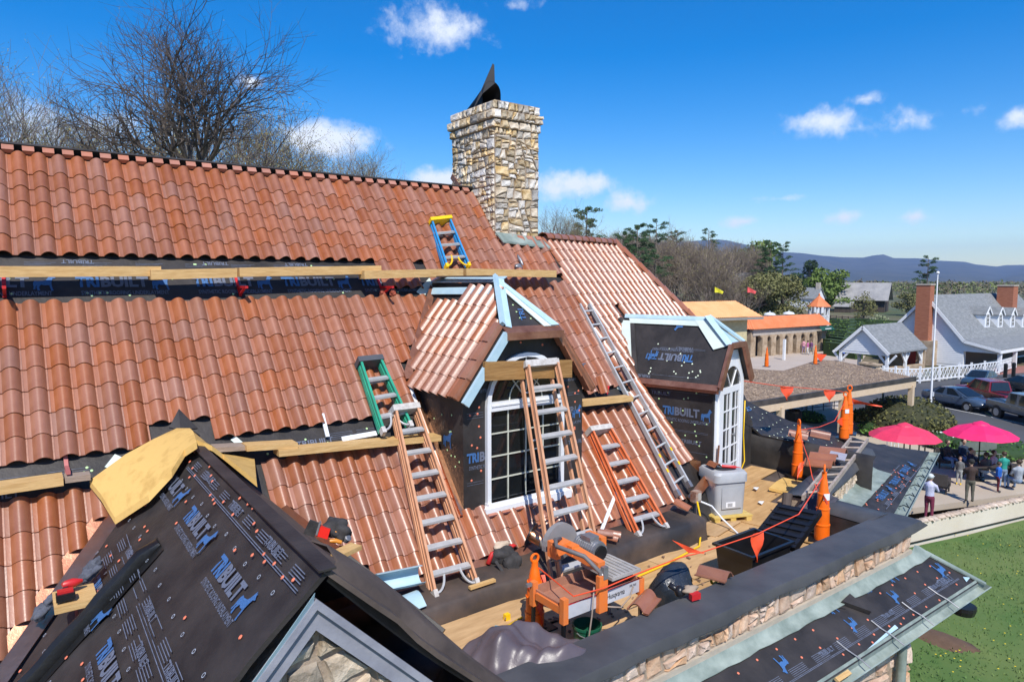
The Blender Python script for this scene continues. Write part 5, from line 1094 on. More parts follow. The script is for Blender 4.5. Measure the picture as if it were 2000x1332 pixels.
lb = AC0 - ay * .27 + A3(0, 0, .12) - ax * .10; m_ = MB(); m_.box(lb, ax * .16, A3(0, 0, .085), -ay * .002); pl_ = mk('rating_label', m_, WHITE, ac); m_ = MB()
for k in range(7): m_.box(lb + ax * (.03 + .012 * k) - ay * .003 + A3(0, 0, .012), ax * .006, A3(0, 0, .055), -ay * .001)
mk('label_bars', m_, pm('grey_ink', (.12, .12, .13), .6), pl_, kind='stuff')
t = thing('pallet', 'yellow wooden pallet under the grey cabinet', 'pallet', AC0 + A3(0, 0, -.12)); YPAL = pm('yellow_pallet', (.55, .38, .08), .6, col2=(.62, .46, .16), scale=6)
for k in (-1, 0, 1): m_ = MB(); m_.cbox(AC0 + ax * .27 * k + A3(0, 0, -.065), .09, .66, .08, ax, ay); mk('runner', m_, YPAL, t)
for k in range(5): m_ = MB(); m_.cbox(AC0 + ay * (-.28 + .14 * k) + A3(0, 0, -.012), .66, .11, .02, ax, ay); mk('slat', m_, YPAL, t)
top = AC0 + A3(0, 0, .67)
for k, (c_, lab) in enumerate(((BLUEP, 'blue caulk tube on top of the grey cabinet'), (WHITED, 'white and red caulk tube on top of the grey cabinet'), (RED, 'red handled tool on top of the grey cabinet'))):
    a = top + ax * (-.15 + .05 * k) + ay * (.05 - .05 * k) + A3(0, 0, .035); m_ = MB(); d_ = unit(ax * .8 - ay * .5); m_.tube([a, a + d_ * .2, a + d_ * .22, a + d_ * .28], [.024, .024, .008, .005], 10); single('caulk_tube', m_, c_, lab, 'caulk tube', smooth=True)
loose_tile(top + ax * -.24 - ay * .12 + A3(0, 0, .03), ax, ay, EZ, 'clay tile lying on the front edge of the grey cabinet', .7)
loose_tile(top + ax * .0 + ay * .16 + A3(0, 0, .02), ay, EZ * .9 + ax * .1, ax, 'clay tile standing on the back of the grey cabinet', .8)
# electric box and conduits behind it
t = thing('electric_box', 'rusty electric outlet box on a post at the foot of the slope', 'outlet box', A3(8.0, 6.35, ZL)); eb = A3(8.02, 6.32, -3.18)
m_ = MB(); m_.cbox(eb, .13, .10, .16); mk('box', m_, pm('rusty_steel', (.22, .08, .04), .75, col2=(.42, .33, .26), scale=12), t); m_ = MB(); m_.cbox(eb + A3(.02, -.052, 0), .07, .01, .11); mk('cover', m_, pm('old_cover', (.42, .40, .35), .6), t); m_ = MB(); m_.tube([eb + A3(0, 0, -.08), eb + A3(0, 0, -.3)], .018, 8); mk('riser', m_, STEEL, t)
m_ = MB(); m_.tube([eb + A3(.06, -.04, -.08), eb + A3(.22, -.12, -.16), eb + A3(.30, -.25, -.33), eb + A3(.30, -.52, -.47), eb + A3(.22, -.65, -.48)], .014, 8); single('white_conduit', m_, WHITED, 'white flexible conduit running from the rusty outlet box to the deck', 'conduit', smooth='all')
m_ = MB(); m_.tube([eb + A3(-.03, -.05, -.06), eb + A3(-.10, -.2, -.35), eb + A3(-.6, -.55, -.44), A3(6.6, 5.62, dkz(6.6) + .04), A3(6.0, 5.55, dkz(6) + .04), A3(5.5, 5.3, dkz(5.5) + .04)], .014, 8); single('yellow_hose', m_, YEL, 'yellow extension cord from the rusty outlet box across the deck', 'cord', smooth='all')
m_ = MB(); m_.tube([onz(1020, 1205, ZD + .14), onz(960, 1240, ZD + .16), onz(900, 1270, ZD + .17), onz(860, 1285, ZD + .18)], .012, 8); single('yellow_hose', m_, YEL, 'yellow cord lying on the plywood beside the black hose coil', 'cord', smooth='all')
m_ = MB(); m_.tube([vplane(x, y, (11.0, 7.45, 0), (11.6, 7.6, 0)) for x, y in ((1455, 782), (1452, 850), (1454, 900), (1440, 935))], .012, 8); single('yellow_hose', m_, YEL, 'yellow cord hanging beside the white arched front', 'cord', smooth='all')

# ---- black tote with its lid leaning out
t = thing('storage_tote', 'open black plastic storage tote with the ribbed lid tipped up', 'tote', A3(7.2, 4.85, ZD)); to = A3(7.22, 4.80, ZD + .045)
m_ = MB(); W2, D2, Hh = .40, .26, .40
def rect(w, d, z): return [to + A3(-w, -d, z), to + A3(w, -d, z), to + A3(w, d, z), to + A3(-w, d, z)]
m_.grid([rect(W2 * .88, D2 * .86, 0), rect(W2, D2, Hh), rect(W2 + .03, D2 + .03, Hh), rect(W2 + .03, D2 + .03, Hh + .03), rect(W2 - .01, D2 - .01, Hh + .03), rect(W2 * .87, D2 * .85, .01)], closed=True); m_.poly(rect(W2 * .88, D2 * .86, 0)); m_.poly(rect(W2 * .87, D2 * .85, .012)); mk('tub', m_, BLACKP, t)
lo = to + A3(W2 + .04, 0, Hh - .1); lx, lz = unit(A3(.80, .12, .28)), unit(A3(-.3, .0, .9)); ly = np.cross(lz, lx)
m_ = MB(); m_.cbox(lo + lx * .40, .84, .54, .05, lx, ly, lz)
for k in range(6): m_.cbox(lo + lx * (.06 + .135 * k) + lz * .035, .05, .56, .03, lx, ly, lz)
for e in (-1, 1): m_.cbox(lo + lx * .4 + ly * e * .26 + lz * .0, .86, .05, .085, lx, ly, lz)
mk('lid', m_, BLACKP, t)
# ---- black refuse bag, helmet-like knobs, tiles on the cap
bg_ = A3(5.72, 4.80, ZD + .27); m_ = MB(); m_.blob(bg_, (.27, .22, .26), 22, 16, .07, 12); m_.blob(bg_ + A3(.10, .03, .12), (.2, .17, .16), 18, 12, .12, 5); single('refuse_bag', m_, pm('blue_black_bag', (.022, .028, .038), .22, var=.3, bump=1.0, bscale=6), 'shiny blue-black plastic refuse bag between saw and parapet', 'bag', smooth='all')
CPZ = ZC + .02
m_ = MB(); c_ = onz(1332, 1166, CPZ) + A3(0, .03, .05); m_.blob(c_, (.055, .055, .06), 14, 10, .03, 1); m_.tube([c_ + A3(-.05, .1, .05), c_], .03, 10); single('black_tool', m_, BLACKP, 'black rounded tool on the parapet cap beside the refuse bag', 'tool', smooth='all')
c_ = onz(1357, 1170, CPZ) + A3(0, 0, .035); t = thing('red_nailer', 'small red tool with a pale glove on the parapet cap', 'tool', c_); m_ = MB(); m_.cbox(c_, .10, .06, .06, unit(A3(.9, -.3, .1)), unit(A3(.3, .9, 0)), EZ); mk('body', m_, RED, t); m_ = MB(); m_.blob(c_ + A3(.02, .08, .03), (.09, .06, .04), 10, 8, .25, 8); mk('glove', m_, pm('tan_glove', (.34, .26, .19), .9), t, smooth='all')
loose_tile(onz(1292, 1174, CPZ), unit(A3(-.3, .8, 0)), unit(A3(-.8, -.3, 0)), EZ, 'reddish clay tile on the parapet cap in front of the refuse bag', 1.0)
loose_tile(onz(1415, 1142, CPZ), unit(A3(.95, .2, 0)), unit(A3(-.2, .95, 0)), EZ, 'clay tile on the parapet cap next to the black tote')
m_ = MB(); c_ = onz(1408, 1128, ZC) + A3(0, .06, -.05); m_.tube([c_ + A3(.06 * math.cos(w), .02, .04 * math.sin(w)) for w in np.linspace(0, 6.28, 13)], .014, 8); single('yellow_ring', m_, YEL, 'small yellow ring beside the tile next to the tote', 'ring', smooth='all')
# ---- big folded rubber sheet at the near end
TARP = pm('purple_grey_rubber', (.075, .062, .072), .38, col2=(.12, .095, .105), scale=3, bump=.25, bscale=7)
G = []; ctr = A3(3.46, 4.55, ZD + .12)
for i in range(57):
    row = []
    for j in range(43):
        a, b = i / 56, j / 42; x = -.62 + 1.22 * a; y = -.42 + .80 * b
        env = max(0, 1 - (abs(a - .5) * 1.8) ** 4) * max(0, 1 - (abs(b - .5) * 1.85) ** 4)
        rd = lambda q: ((1 + math.cos(2 * q)) / 2) ** 1.7
        z = .06 + env * (.20 + .15 * rd(4.2 * a + 2.1 * b + .8 * math.sin(4 * b)) + .12 * rd(3.0 * a - 5.2 * b + 1.0 + math.sin(3 * a)) + .05 * rd(9 * a + 5 * b + 2) + .028 * rd(15 * b - 9 * a + 2 * math.sin(5 * a)) + .15 * math.exp(-((a - .62) ** 2 + (b - .8) ** 2) / .02))
        row.append(ctr + A3(x + .10 * math.sin(5 * b), y + .07 * math.sin(6 * a), max(.01, z)))
    G.append(row)
m_ = MB(); m_.grid(G); single('rubber_sheet', m_, TARP, 'crumpled purple-grey rubber sheet heaped at the near end of the deck', 'rubber sheet', smooth='all')
cc = onz(968, 1262, ZD + .15); m_ = MB()
for k in range(3): m_.tube([cc + A3((.17 - .02 * k) * math.cos(w + k), (.14 - .015 * k) * math.sin(w + k), .02 + .03 * k + .01 * math.sin(3 * w)) for w in np.linspace(0, 6.0, 22)], .022, 8)
t = thing('hose_coil', 'coiled black hose with a blue tie on the plywood', 'hose', cc); mk('hose', m_, BLACKP, t, smooth='all'); m_ = MB(); m_.bar(cc + A3(-.03, -.02, .10), cc + A3(.10, .12, .10), .04, .06); mk('blue_tie', m_, pm('blue_tie', (.03, .33, .5), .5), t)
# ---- pale blue rolled sheet at the foot of the slope
bl_ = onz(800, 1180, ZL + .02); t = thing('rolled_sheet', 'pale blue flashing sheet half unrolled at the foot of the slope', 'metal sheet', bl_)
G = [[onz(737, 1150, ZL + .17) + A3(.12 * k + .0, -.02 * k + .09 * math.cos(w), .06 + .10 * math.sin(w)) for w in np.linspace(-2.6, 1.7, 10)] for k in range(5)]; m_ = MB(); m_.shell(G, (0, 0, -.004)); mk('roll', m_, LEAD, t, smooth='all')
G = [[onz(795 + 50 * a, 1192 - 20 * a + 0 * b, ZL + .03) + A3(.02 * b, .22 * b, .02 + .05 * math.sin(2.4 * b)) for b in np.linspace(-.2, 1, 6)] for a in np.linspace(-.5, .7, 6)]; m_ = MB(); m_.shell(G, (0, 0, -.004)); mk('flap', m_, LEAD, t, smooth='all')
# ---- harness, wire spool, boards on the ledge
hb = onz(985, 1100, ZL) + A3(0, 0, .02); t = thing('harness_bag', 'black harness bag with red and white rags and hanging straps', 'bag', hb)
m_ = MB(); m_.blob(hb + A3(0, .05, .07), (.18, .13, .10), 14, 10, .2, 3); m_.blob(hb + A3(.05, -.10, .0), (.11, .10, .13), 12, 9, .2, 7); mk('bag', m_, BLACKC, t, smooth='all')
m_ = MB(); m_.blob(hb + A3(.02, .1, .16), (.11, .07, .05), 12, 8, .25, 2); mk('cream_rag', m_, pm('cream_rag', (.52, .42, .32), .9, bump=.5, bscale=20), t, smooth='all'); m_ = MB(); m_.tube([hb + A3(-.22, .02, .02), hb + A3(-.15, .04, .12), hb + A3(-.08, .02, .13)], .028, 8); mk('red_strap', m_, pm('strap_red', (.5, .02, .02), .6), t, smooth='all'); m_ = MB(); m_.blob(hb + A3(.15, .05, .14), (.06, .03, .025), 8, 6, .2, 3); mk('red_rag', m_, pm('strap_red', (.5, .02, .02), .6), t, smooth='all')
for dx in (-.18, -.05, .10): m_ = MB(); m_.bar(hb + A3(dx, -.08, .08), hb + A3(dx * .2 - .02, -.36, -.26), .035, .006, up=(0, -1, .3)); mk('strap', m_, BLACKC, t)
m_ = MB(); m_.cbox(onz(990, 1208, ZD + .14) + A3(0, 0, .02), .06, .05, .07); mk('buckle', m_, YEL, t)
sp_ = A3(5.02, 6.22, ZL + .20); sa = unit(A3(.45, -.75, -.35)); t = thing('wire_spool', 'tilted black wire spool wound with copper-coloured wire', 'spool', sp_ - A3(0, 0, .18))
for e in (-.15, .15): m_ = MB(); m_.lathe(sp_ + sa * e, [(0, -.008), (.155, -.008), (.155, .008), (0, .008)], 22, sa); mk('flange', m_, BLACKP, t)
m_ = MB(); m_.lathe(sp_, [(.075, -.14), (.075, .0)], 18, sa); mk('copper_wire', m_, COPPER, t, smooth=True); m_ = MB(); m_.lathe(sp_, [(.078, .0), (.078, .14)], 18, sa); mk('steel_wire', m_, pm('wire_grey', (.36, .33, .29), .45, metal=.4), t, smooth=True)
stick('yellow wood offcut on the black ledge beside the harness bag', onz(917, 1148, ZL + .03), onz(966, 1132, ZL + .03), .05, .03, LUMB, 'wood_offcut', EZ)
for k, (x, y) in enumerate(((1205, 1060), (1212, 1052), (1198, 1050))): loose_tile(onz(x, y, ZL + .03 + .03 * k), unit(A3(.7, .5 + .3 * k, .1)), unit(A3(-.5, .7, .2)), EZ, ('broken tile pile on the ledge behind the saw, lowest piece', 'broken tile pile on the ledge behind the saw, middle piece', 'broken tile pile on the ledge behind the saw, top piece')[k], .6)
loose_tile(onz(1342, 1000, ZL + .08), unit(A3(.8, .2, 0)), unit(A3(-.2, .8, .3)), EZ, 'orange tile shard on the ledge below the rusty outlet box', .7)
# ---- things at the far end of the deck
P6 = [onz(1502, 952, ZD + .10), onz(1545, 962, ZD + .06), onz(1580, 958, ZD + .16)]; Q6 = [onz(1530, 932, ZD + .06), onz(1570, 940, ZD + .05), onz(1606, 934, ZD + .18)]
foam([[p, p * .5 + q * .5 + A3(0, 0, .02), q] for p, q in zip(P6, Q6)], 'yellow foam sheet lying on the deck below the old ladder', A3(0, 0, -.05))
for k, (x, y, lab) in enumerate(((1630, 905, 'clay tile on the old ladder under the pale card'), (1648, 893, 'clay tile lying across the middle of the old ladder'), (1622, 918, 'clay tile on the old ladder nearest the yellow foam'))): loose_tile(onz(x, y, -3.04), XP, YP, EZ, lab, 1.25)
m_ = MB(); m_.cbox(onz(1636, 890, -2.98), .34, .26, .012, unit(A3(.9, .35, .1)), unit(A3(-.35, .9, .1)), unit(A3(-.1, -.1, 1))); single('pale_card', m_, pm('pale_card', (.34, .33, .38), .6), 'pale grey card lying on the tiles of the old ladder', 'card')
for k, (x, y, lab) in enumerate(((1597, 858, 'red tile leaning beside the post at the black end wall'), (1576, 862, 'red tile on the flared roof behind the post'), (1620, 862, 'red tile with a black sleeve on the edge of the flared roof'))): loose_tile(onz(x, y, -3.0), unit(A3(.8, .4, .2 * k)), unit(A3(-.4, .8, .2)), EZ, lab, 1.0)
# dark jacket over the parapet corner
G = []
for i in range(13):
    row = []
    for j in range(11):
        a, b = i / 12, j / 10; p = A3(8.98 + .55 * a, 5.30 - .34 * b, ZC + .06) + A3(0, 0, -.45 * max(0, .35 - a) - .25 * max(0, b - .75) + .03 * math.sin(11 * a + 4 * b) + .025 * math.sin(13 * b - 5 * a)); row.append(p)
    G.append(row)
m_ = MB(); m_.shell(G, (0, 0, -.012)); single('dark_jacket', m_, pm('dark_jacket', (.035, .035, .048), .8, col2=(.06, .06, .08), scale=8, bump=.5, bscale=15), 'dark blue-grey jacket draped over the parapet corner beside the post', 'jacket', smooth='all')
m_ = MB(); m_.tube([A3(8.75, 5.35, ZD + .05), A3(9.0, 5.45, ZC + .1)], .07, 12); single('felt_tube', m_, FELT, 'rolled brown felt standing against the parapet corner', 'felt roll')

# ---- scraps on the deck
rgd = random.Random(51); m_ = MB()
for _ in range(150):
    x, y = rgd.uniform(3.6, 11.3), rgd.uniform(4.5, 5.8)
    if x > 9: y += (x - 9) * .5
    a = rgd.uniform(0, 3.14); m_.cbox((x, y, dkz(x) + .045), rgd.uniform(.015, .06), rgd.uniform(.01, .03), .012, (math.cos(a), math.sin(a), 0), (-math.sin(a), math.cos(a), 0))
mk('wood_and_tile_scraps', m_, pm('scraps', (.10, .055, .035), .9, col2=(.45, .28, .17), scale=3), deck, kind='stuff')
for k, (x, y, lab) in enumerate(((1478, 957, 'white paper scrap on the deck behind the grey cabinet'), (1488, 985, 'white paper scrap on the deck nearer the black tote'))):
    q = onz(x, y, ZD + .06); m_ = MB(); m_.prism([q, q + A3(.14, .05, .01), q + A3(.12, .12, .0), q + A3(.02, .09, .015)], (0, 0, .004)); single('paper_scrap', m_, WHITE, lab, 'paper scrap')
# ================================================================== ground, hills
def sm(a, b, x): t = min(1, max(0, (x - a) / (b - a))); return t * t * (3 - 2 * t)
WA, WB = A3(26.64, 11.07, 0), A3(33.45, 9.62, 0); wdir = unit(WB - WA); wnrm = A3(wdir[1], -wdir[0], 0)      # retaining wall, lawn on the wnrm side
def gz(x, y):
    p = A3(x, y, 0); f = p @ view; l = p @ right
    s = (p - WA) @ wnrm
    z = ZG - .06
    if s > -.3: z = ZG - .06 + (ZW - ZG + .0) * sm(-.3, .1, s) - .5 * sm(1, 12, s)
    a = l / max(f, 1)
    z += 6.0 * sm(92, 128, f) * sm(.47, .33, a) * (1 if f > 0 else 0) + 1.3 * sm(120, 260, f)
    z += 9.0 * sm(28, 46, f) * sm(.22, .02, a) if f > 0 else 0
    return z
def gp(px, py, fmax=900):
    r = ray(px, py); t = 8.0
    while t < fmax:
        p = r * t
        if p[2] <= gz(p[0], p[1]): return A3(p[0], p[1], gz(p[0], p[1]))
        t *= 1.004
    return r * fmax
def gpf(px, f):                                                   # ground point at picture column px, forward distance f
    l = (px - 1000) / F * f * math.cos(PITCH); p = view * f + right * l; return A3(p[0], p[1], gz(p[0], p[1]))
GRASS = pm('grass', (.045, .115, .018), .9, col2=(.13, .17, .045), scale=.4, bump=.6, bscale=9, ramp=(.3, .7))
GROUND = pm('mixed_ground', (.06, .085, .03), .95, col2=(.17, .13, .08), scale=.06, bump=.4, bscale=1.5)
mb = MB(); G = []
fs_ = [2, 6, 10, 14, 17, 20, 22, 24, 26, 28, 30, 32, 34, 37, 40, 45, 50, 56, 62, 68, 74, 80, 86, 92, 98, 104, 112, 120, 135, 150, 175, 200, 240, 280, 350, 450, 650, 1000, 1800, 3500, 7000, 14000]
for f in fs_:
    row = []
    for k in range(-24, 27):
        l = f * math.tan(R(min(62, max(-62, k * 2.5)))) if abs(k) < 25 else f * 2.2 * (1 if k > 0 else -1)
        p = view * f + right * l; row.append((p[0], p[1], gz(p[0], p[1]) - 1.3 * sm(-4.0, -1.5, (p - WA) @ wnrm)))
    G.append(row)
mb.grid(G)
back = [view * -60 + right * k * 9 for k in range(-25, 26)]; 
mb.grid([[(p[0], p[1], ZW - .5) for p in back], G[0]])
mk('ground', mb, GROUND, None, smooth='all', kind='structure')
# lawn below the retaining wall: its own finer sheet with short grass
mb = MB(); G = []
for i in range(34):
    row = []
    for j in range(44):
        p = WA + wdir * (-22 + 52 * j / 43) + wnrm * (.05 + 24 * i / 33); row.append((p[0], p[1], gz(p[0], p[1]) + .02 + .03 * math.sin(p[0] * .9) * math.sin(p[1] * 1.1)))
    G.append(row)
mb.grid(G); mk('lawn', mb, GRASS, None, smooth='all', kind='structure')
mb = MB(); rg = random.Random(4)
for _ in range(17000):
    p = WA + wdir * (rg.uniform(-9, 14)) + wnrm * rg.uniform(.3, 13); z = gz(p[0], p[1]) + .02; h = rg.uniform(.04, .11); a = rg.uniform(0, 6.28); w = .022
    mb.add([(p[0] - w * math.cos(a), p[1] - w * math.sin(a), z), (p[0] + w * math.cos(a), p[1] + w * math.sin(a), z), (p[0] + rg.uniform(-.05, .05), p[1] + rg.uniform(-.05, .05), z + h)], [(0, 1, 2)])
mk('grass', mb, pm('grass_blades', (.07, .155, .028), .8, col2=(.19, .23, .07), scale=.5), None, recalc=False, kind='stuff', label='short green spring grass on the lawn below the wall', category='grass')
mb = MB(); 
for _ in range(46):
    q = gp(rg.uniform(1800, 2010), rg.uniform(1050, 1330)); mb.lathe(q + A3(0, 0, .10), [(.0, 0), (.025, .01), (.0, .02)], 6)
mk('dandelions', mb, pm('dandelion_yellow', (.75, .55, .02), .7), None, kind='stuff', label='scattered yellow dandelions in the lawn', category='flowers')
mb = MB(); c = gp(1800, 1235); mb.blob(A3(c[0], c[1], c[2] - .1), (.5, 1.5, .2), 18, 8, .12, 4, ex=unit(A3(1, -.1, 0))); mk('soil_bed', mb, pm('bare_soil', (.11, .065, .04), .95, bump=.7, bscale=8), None, smooth='all', kind='structure')
# distant blue mountains: forested ridges, the haze does the blue
prof = [(-1600, 70), (-600, 120), (300, 95), (900, 85), (1200, 66), (1330, 74), (1400, 78), (1470, 66), (1520, 54), (1560, 52), (1600, 47), (1640, 44), (1680, 43), (1715, 50), (1745, 42), (1790, 42), (1830, 37), (1870, 36), (1910, 29), (1940, 26), (1965, 29), (2000, 29), (2080, 38), (2300, 60), (2700, 40), (3600, 90)]
def hill_h(px): 
    for (a, ha), (b, hb_) in zip(prof[:-1], prof[1:]):
        if a <= px <= b: return ha + (hb_ - ha) * sm(0, 1, (px - a) / (b - a))
    return 60
from mathutils import noise as mnoise
mb = MB(); G = []
for i in range(15):
    t = i / 14; f = 4300 + 3600 * t; row = []
    for px in np.arange(-1500, 3500, 20):
        e = (.02 + .98 * t ** 1.25); n_ = mnoise.fractal(Vector((px * .011, t * 3.0, 1.3)), 1.0, 2.0, 5) 
        top = hill_h(px) / F * 7900 * e; l = (px - 1000) / F * f; p = view * f + right * l
        row.append((p[0], p[1], (-40 if i == 0 else top) + (n_ * 38 * math.sin(math.pi * t) if 0 < i < 14 else 0)))
    G.append(row)
mb.grid(G); mk('hills', mb, pm('forest_hills', (.030, .040, .026), .95, col2=(.075, .075, .05), scale=.0035, bump=1.0, bscale=.03, ramp=(.35, .65)), None, smooth='all', kind='structure')

# ---- car park, patio, retaining wall
def sheet(name, pts, z, mat, kind='structure', t=None):
    m_ = MB(); P_ = [onz(x, y, z) for x, y in pts]
    if t: m_.prism([p - A3(0, 0, t) for p in P_], (0, 0, t))
    else: m_.poly(P_)
    return mk(name, m_, mat, None, kind=kind)
ASPH = pm('asphalt', (.060, .062, .068), .85, col2=(.085, .087, .092), scale=.25, bump=.3, bscale=25)
CONC = pm('patio_concrete', (.40, .33, .25), .85, col2=(.48, .41, .32), scale=.4, bump=.2, bscale=12)
sheet('car_park', [(1500, 742), (1760, 744), (2100, 716), (2400, 900), (1990, 888), (1850, 846), (1690, 850), (1560, 800)], ZG - .01, ASPH, t=.08)
sheet('patio', [(1440, 800), (1640, 792), (1720, 850), (1860, 868), (2250, 905), (2150, 944), (1690, 1004), (1500, 960)], ZG, CONC, t=.25)
sheet('forecourt', [(1440, 700), (1520, 690), (1700, 682), (1660, 735), (1560, 745), (1450, 790)], ZG - .004, pm('pale_paving', (.42, .35, .29), .85, col2=(.47, .40, .34), scale=.3), t=.08)
sheet('brick_paving', [(1935, 733), (2080, 722), (2100, 712), (1940, 716)], ZG + .006, pm('brick_red_paving', (.30, .13, .10), .85, bump=.3, bscale=8))
PAINT = pm('road_paint', (.72, .72, .70), .7); 
for i, (a, b) in enumerate((((1796, 786), (1925, 812)), ((1936, 814), (2010, 830)), ((1938, 812), (1950, 812)), ((1985, 742), (2020, 738)))):
    m_ = MB(); m_.bar(onz(*a, ZG - .004), onz(*b, ZG - .004), .10, .004); mk('parking_line', m_, PAINT, None, kind='structure')
m_ = MB(); m_.bar(onz(1924, 805, ZG - .004), onz(1938, 814, ZG - .004), .10, .004); mk('parking_line', m_, pm('yellow_paint', (.55, .42, .10), .7), None, kind='structure')
rw = thing('retaining_wall', 'long cream rendered retaining wall with a rough stone coping along the lawn', 'wall', WA + A3(0, 0, ZW))
m_ = MB(); m_.prism([WA - wdir * 6 + A3(0, 0, ZW - .6), WB + wdir * 12 + A3(0, 0, ZW - .6), WB + wdir * 12 - wnrm * .3 + A3(0, 0, ZW - .6), WA - wdir * 6 - wnrm * .3 + A3(0, 0, ZW - .6)], (0, 0, ZG + .12 - ZW + .6)); mk('wall_body', m_, pm('cream_render', (.62, .54, .42), .85, col2=(.68, .61, .50), scale=.5, bump=.2, bscale=9), rw)
m_ = MB(); m_.bar(WA - wdir * 6 + wnrm * .02 + A3(0, 0, ZW + .14), WB + wdir * 12 + wnrm * .02 + A3(0, 0, ZW + .14), .04, .05); mk('dark_pipe', m_, BLACKP, rw)
STCOP = pm('coping_stone', (.42, .32, .24), .9, col2=(.58, .47, .37), scale=3, rnd=.2, bump=1, bscale=8)
cs = [ (lambda b: (lambda me: me)(geo_mesh('coping_stone', np.array(b.v), b.f, STCOP)))(MB().blob((0, 0, 0), (.15, .21, .09), 8, 5, .14, k)) for k in range(4)]
x = -3.0; k = 0
while x < 12:
    w_ = rng.uniform(.8, 1.2); p = WA + wdir * x - wnrm * .14 + A3(0, 0, ZG + .13); inst('coping_stone', cs[k % 4], mat4(p, wdir * w_, wnrm * -1 * rng.uniform(.9, 1.05), EZ), rw); x += .25 * w_; k += 1
# ---- flat canopy with gravel
CZ = -5.75
cn = thing('gravel_canopy', 'flat walkway canopy covered in brown gravel with a beige beam and posts', 'canopy', onz(1600, 800, ZG))
GRAV = pm('brown_gravel', (.10, .065, .042), .95, col2=(.36, .26, .18), scale=5.5, bump=1.0, bscale=9, ramp=(.32, .70))
cpts = [onz(x, y, CZ) for x, y in ((1400, 792), (1450, 786), (1786, 737), (1640, 705), (1600, 702), (1530, 724), (1400, 716))]
m_ = MB(); m_.prism([p - A3(0, 0, .12) for p in cpts], (0, 0, .12)); mk('gravel_roof', m_, GRAV, cn)
m_ = MB(); rg = random.Random(9)
for _ in range(5200):
    px, py = rg.uniform(1445, 1785), rg.uniform(700, 790); q = onz(px, py, CZ)
    if in_poly(px, py, [(1445, 785), (1780, 737), (1640, 706), (1600, 704), (1530, 726), (1445, 720)]): s_ = rg.uniform(.035, .085); a = rg.uniform(0, 6.28); m_.add([q + A3(s_ * math.cos(a), s_ * math.sin(a), 0), q + A3(s_ * math.cos(a + 2.1), s_ * math.sin(a + 2.1), 0), q + A3(s_ * math.cos(a + 4.2), s_ * math.sin(a + 4.2), 0), q + A3(0, 0, s_ * .8)], [(0, 1, 3), (1, 2, 3), (2, 0, 3)])
mk('loose_gravel', m_, pm('gravel_stones', (.12, .08, .055), .95, col2=(.42, .32, .23), scale=3), cn, kind='stuff')
BEIGE = pm('beige_paint', (.55, .42, .28), .7, col2=(.60, .47, .33), scale=3)
a, b = onz(1440, 792, CZ), onz(1787, 738, CZ); dcan = unit(b - a); ncan = A3(dcan[1], -dcan[0], 0)
m_ = MB(); m_.bar(a + ncan * .05 - A3(0, 0, .04), b + ncan * .05 - A3(0, 0, .04), .10, .26); mk('black_edge', m_, MEMB, cn)
m_ = MB(); m_.bar(a + ncan * .02 - A3(0, 0, .36), b + ncan * .02 - A3(0, 0, .36), .12, .36); mk('beam', m_, BEIGE, cn)
for px in (1525, 1645, 1779): 
    q = vplane(px, 780, a, b); m_ = MB(); m_.bar(A3(q[0], q[1], ZG), A3(q[0], q[1], CZ - .4), .26 if px != 1525 else .3, .26, up=(1, 0, 0)); mk('post', m_, BEIGE, cn)
m_ = MB(); q = vplane(1557, 780, a, b) - ncan * 2.5; m_.bar(A3(q[0], q[1], ZG), A3(q[0], q[1], CZ - .15), .22, .22, up=(1, 0, 0)); mk('post', m_, pm('dark_post', (.09, .065, .05), .8), cn)
for (x, y, lab) in ((1497, 716, 'orange post on the gravel canopy near its far edge'), (1592, 711, 'orange post with hanging pennants at the back of the gravel canopy')):
    o = dup(p0, onz(x, y, CZ) + A3(0, 0, .0), .3, lab); o.scale = (1.35, 1.35, 1.2)
m_ = MB(); q = onz(1590, 690, CZ + .6); m_.prism([q, q + right * .9 + A3(0, 0, -.1), q + right * .5 - A3(0, 0, .6)], view * .02); m_.v = m_.v; single('loose_pennant', m_, ORANGEF, 'loose orange pennant hanging at the back of the gravel canopy', 'pennant')
# low stone wall and railing seen beneath it
m_ = MB(); m_.bar(onz(1480, 812, ZG) + A3(0, 0, .55), onz(1650, 793, ZG) + A3(0, 0, .55), .4, 1.1); lw = single('low_white_wall', m_, pm('whitewashed_stone', (.55, .50, .47), .9, col2=(.70, .66, .62), scale=2.5, bump=.8, bscale=5), 'low whitewashed stone wall behind iron rails under the canopy', 'wall')
t = thing('iron_railing', 'thin dark iron railing in front of the whitewashed wall', 'railing', onz(1560, 812, ZG))
for k in range(4): m_ = MB(); m_.tube([onz(1482, 816, ZG) + A3(0, 0, .3 + .28 * k), onz(1650, 797, ZG) + A3(0, 0, .3 + .28 * k)], .025, 6); mk('rail', m_, BLACKM, t)
for k in range(9): m_ = MB(); q = onz(1482 + 21 * k, 816 - 2.4 * k, ZG); m_.tube([q, q + A3(0, 0, 1.2)], .03, 6); mk('baluster', m_, BLACKM, t)
t = thing('litter_bin', 'dark brown square litter bin with a domed top under the canopy', 'bin', onz(1549, 836, ZG)); q = onz(1549, 836, ZG); m_ = MB(); m_.cbox(q + A3(0, 0, .5), .7, .7, 1.0); mk('body', m_, pm('bin_brown', (.035, .026, .022), .6), t); m_ = MB(); m_.lathe(q + A3(0, 0, 1.0), [(.48, 0), (.48, .12), (.3, .28), (0, .3)], 14); mk('lid', m_, BLACKP, t, smooth=True)
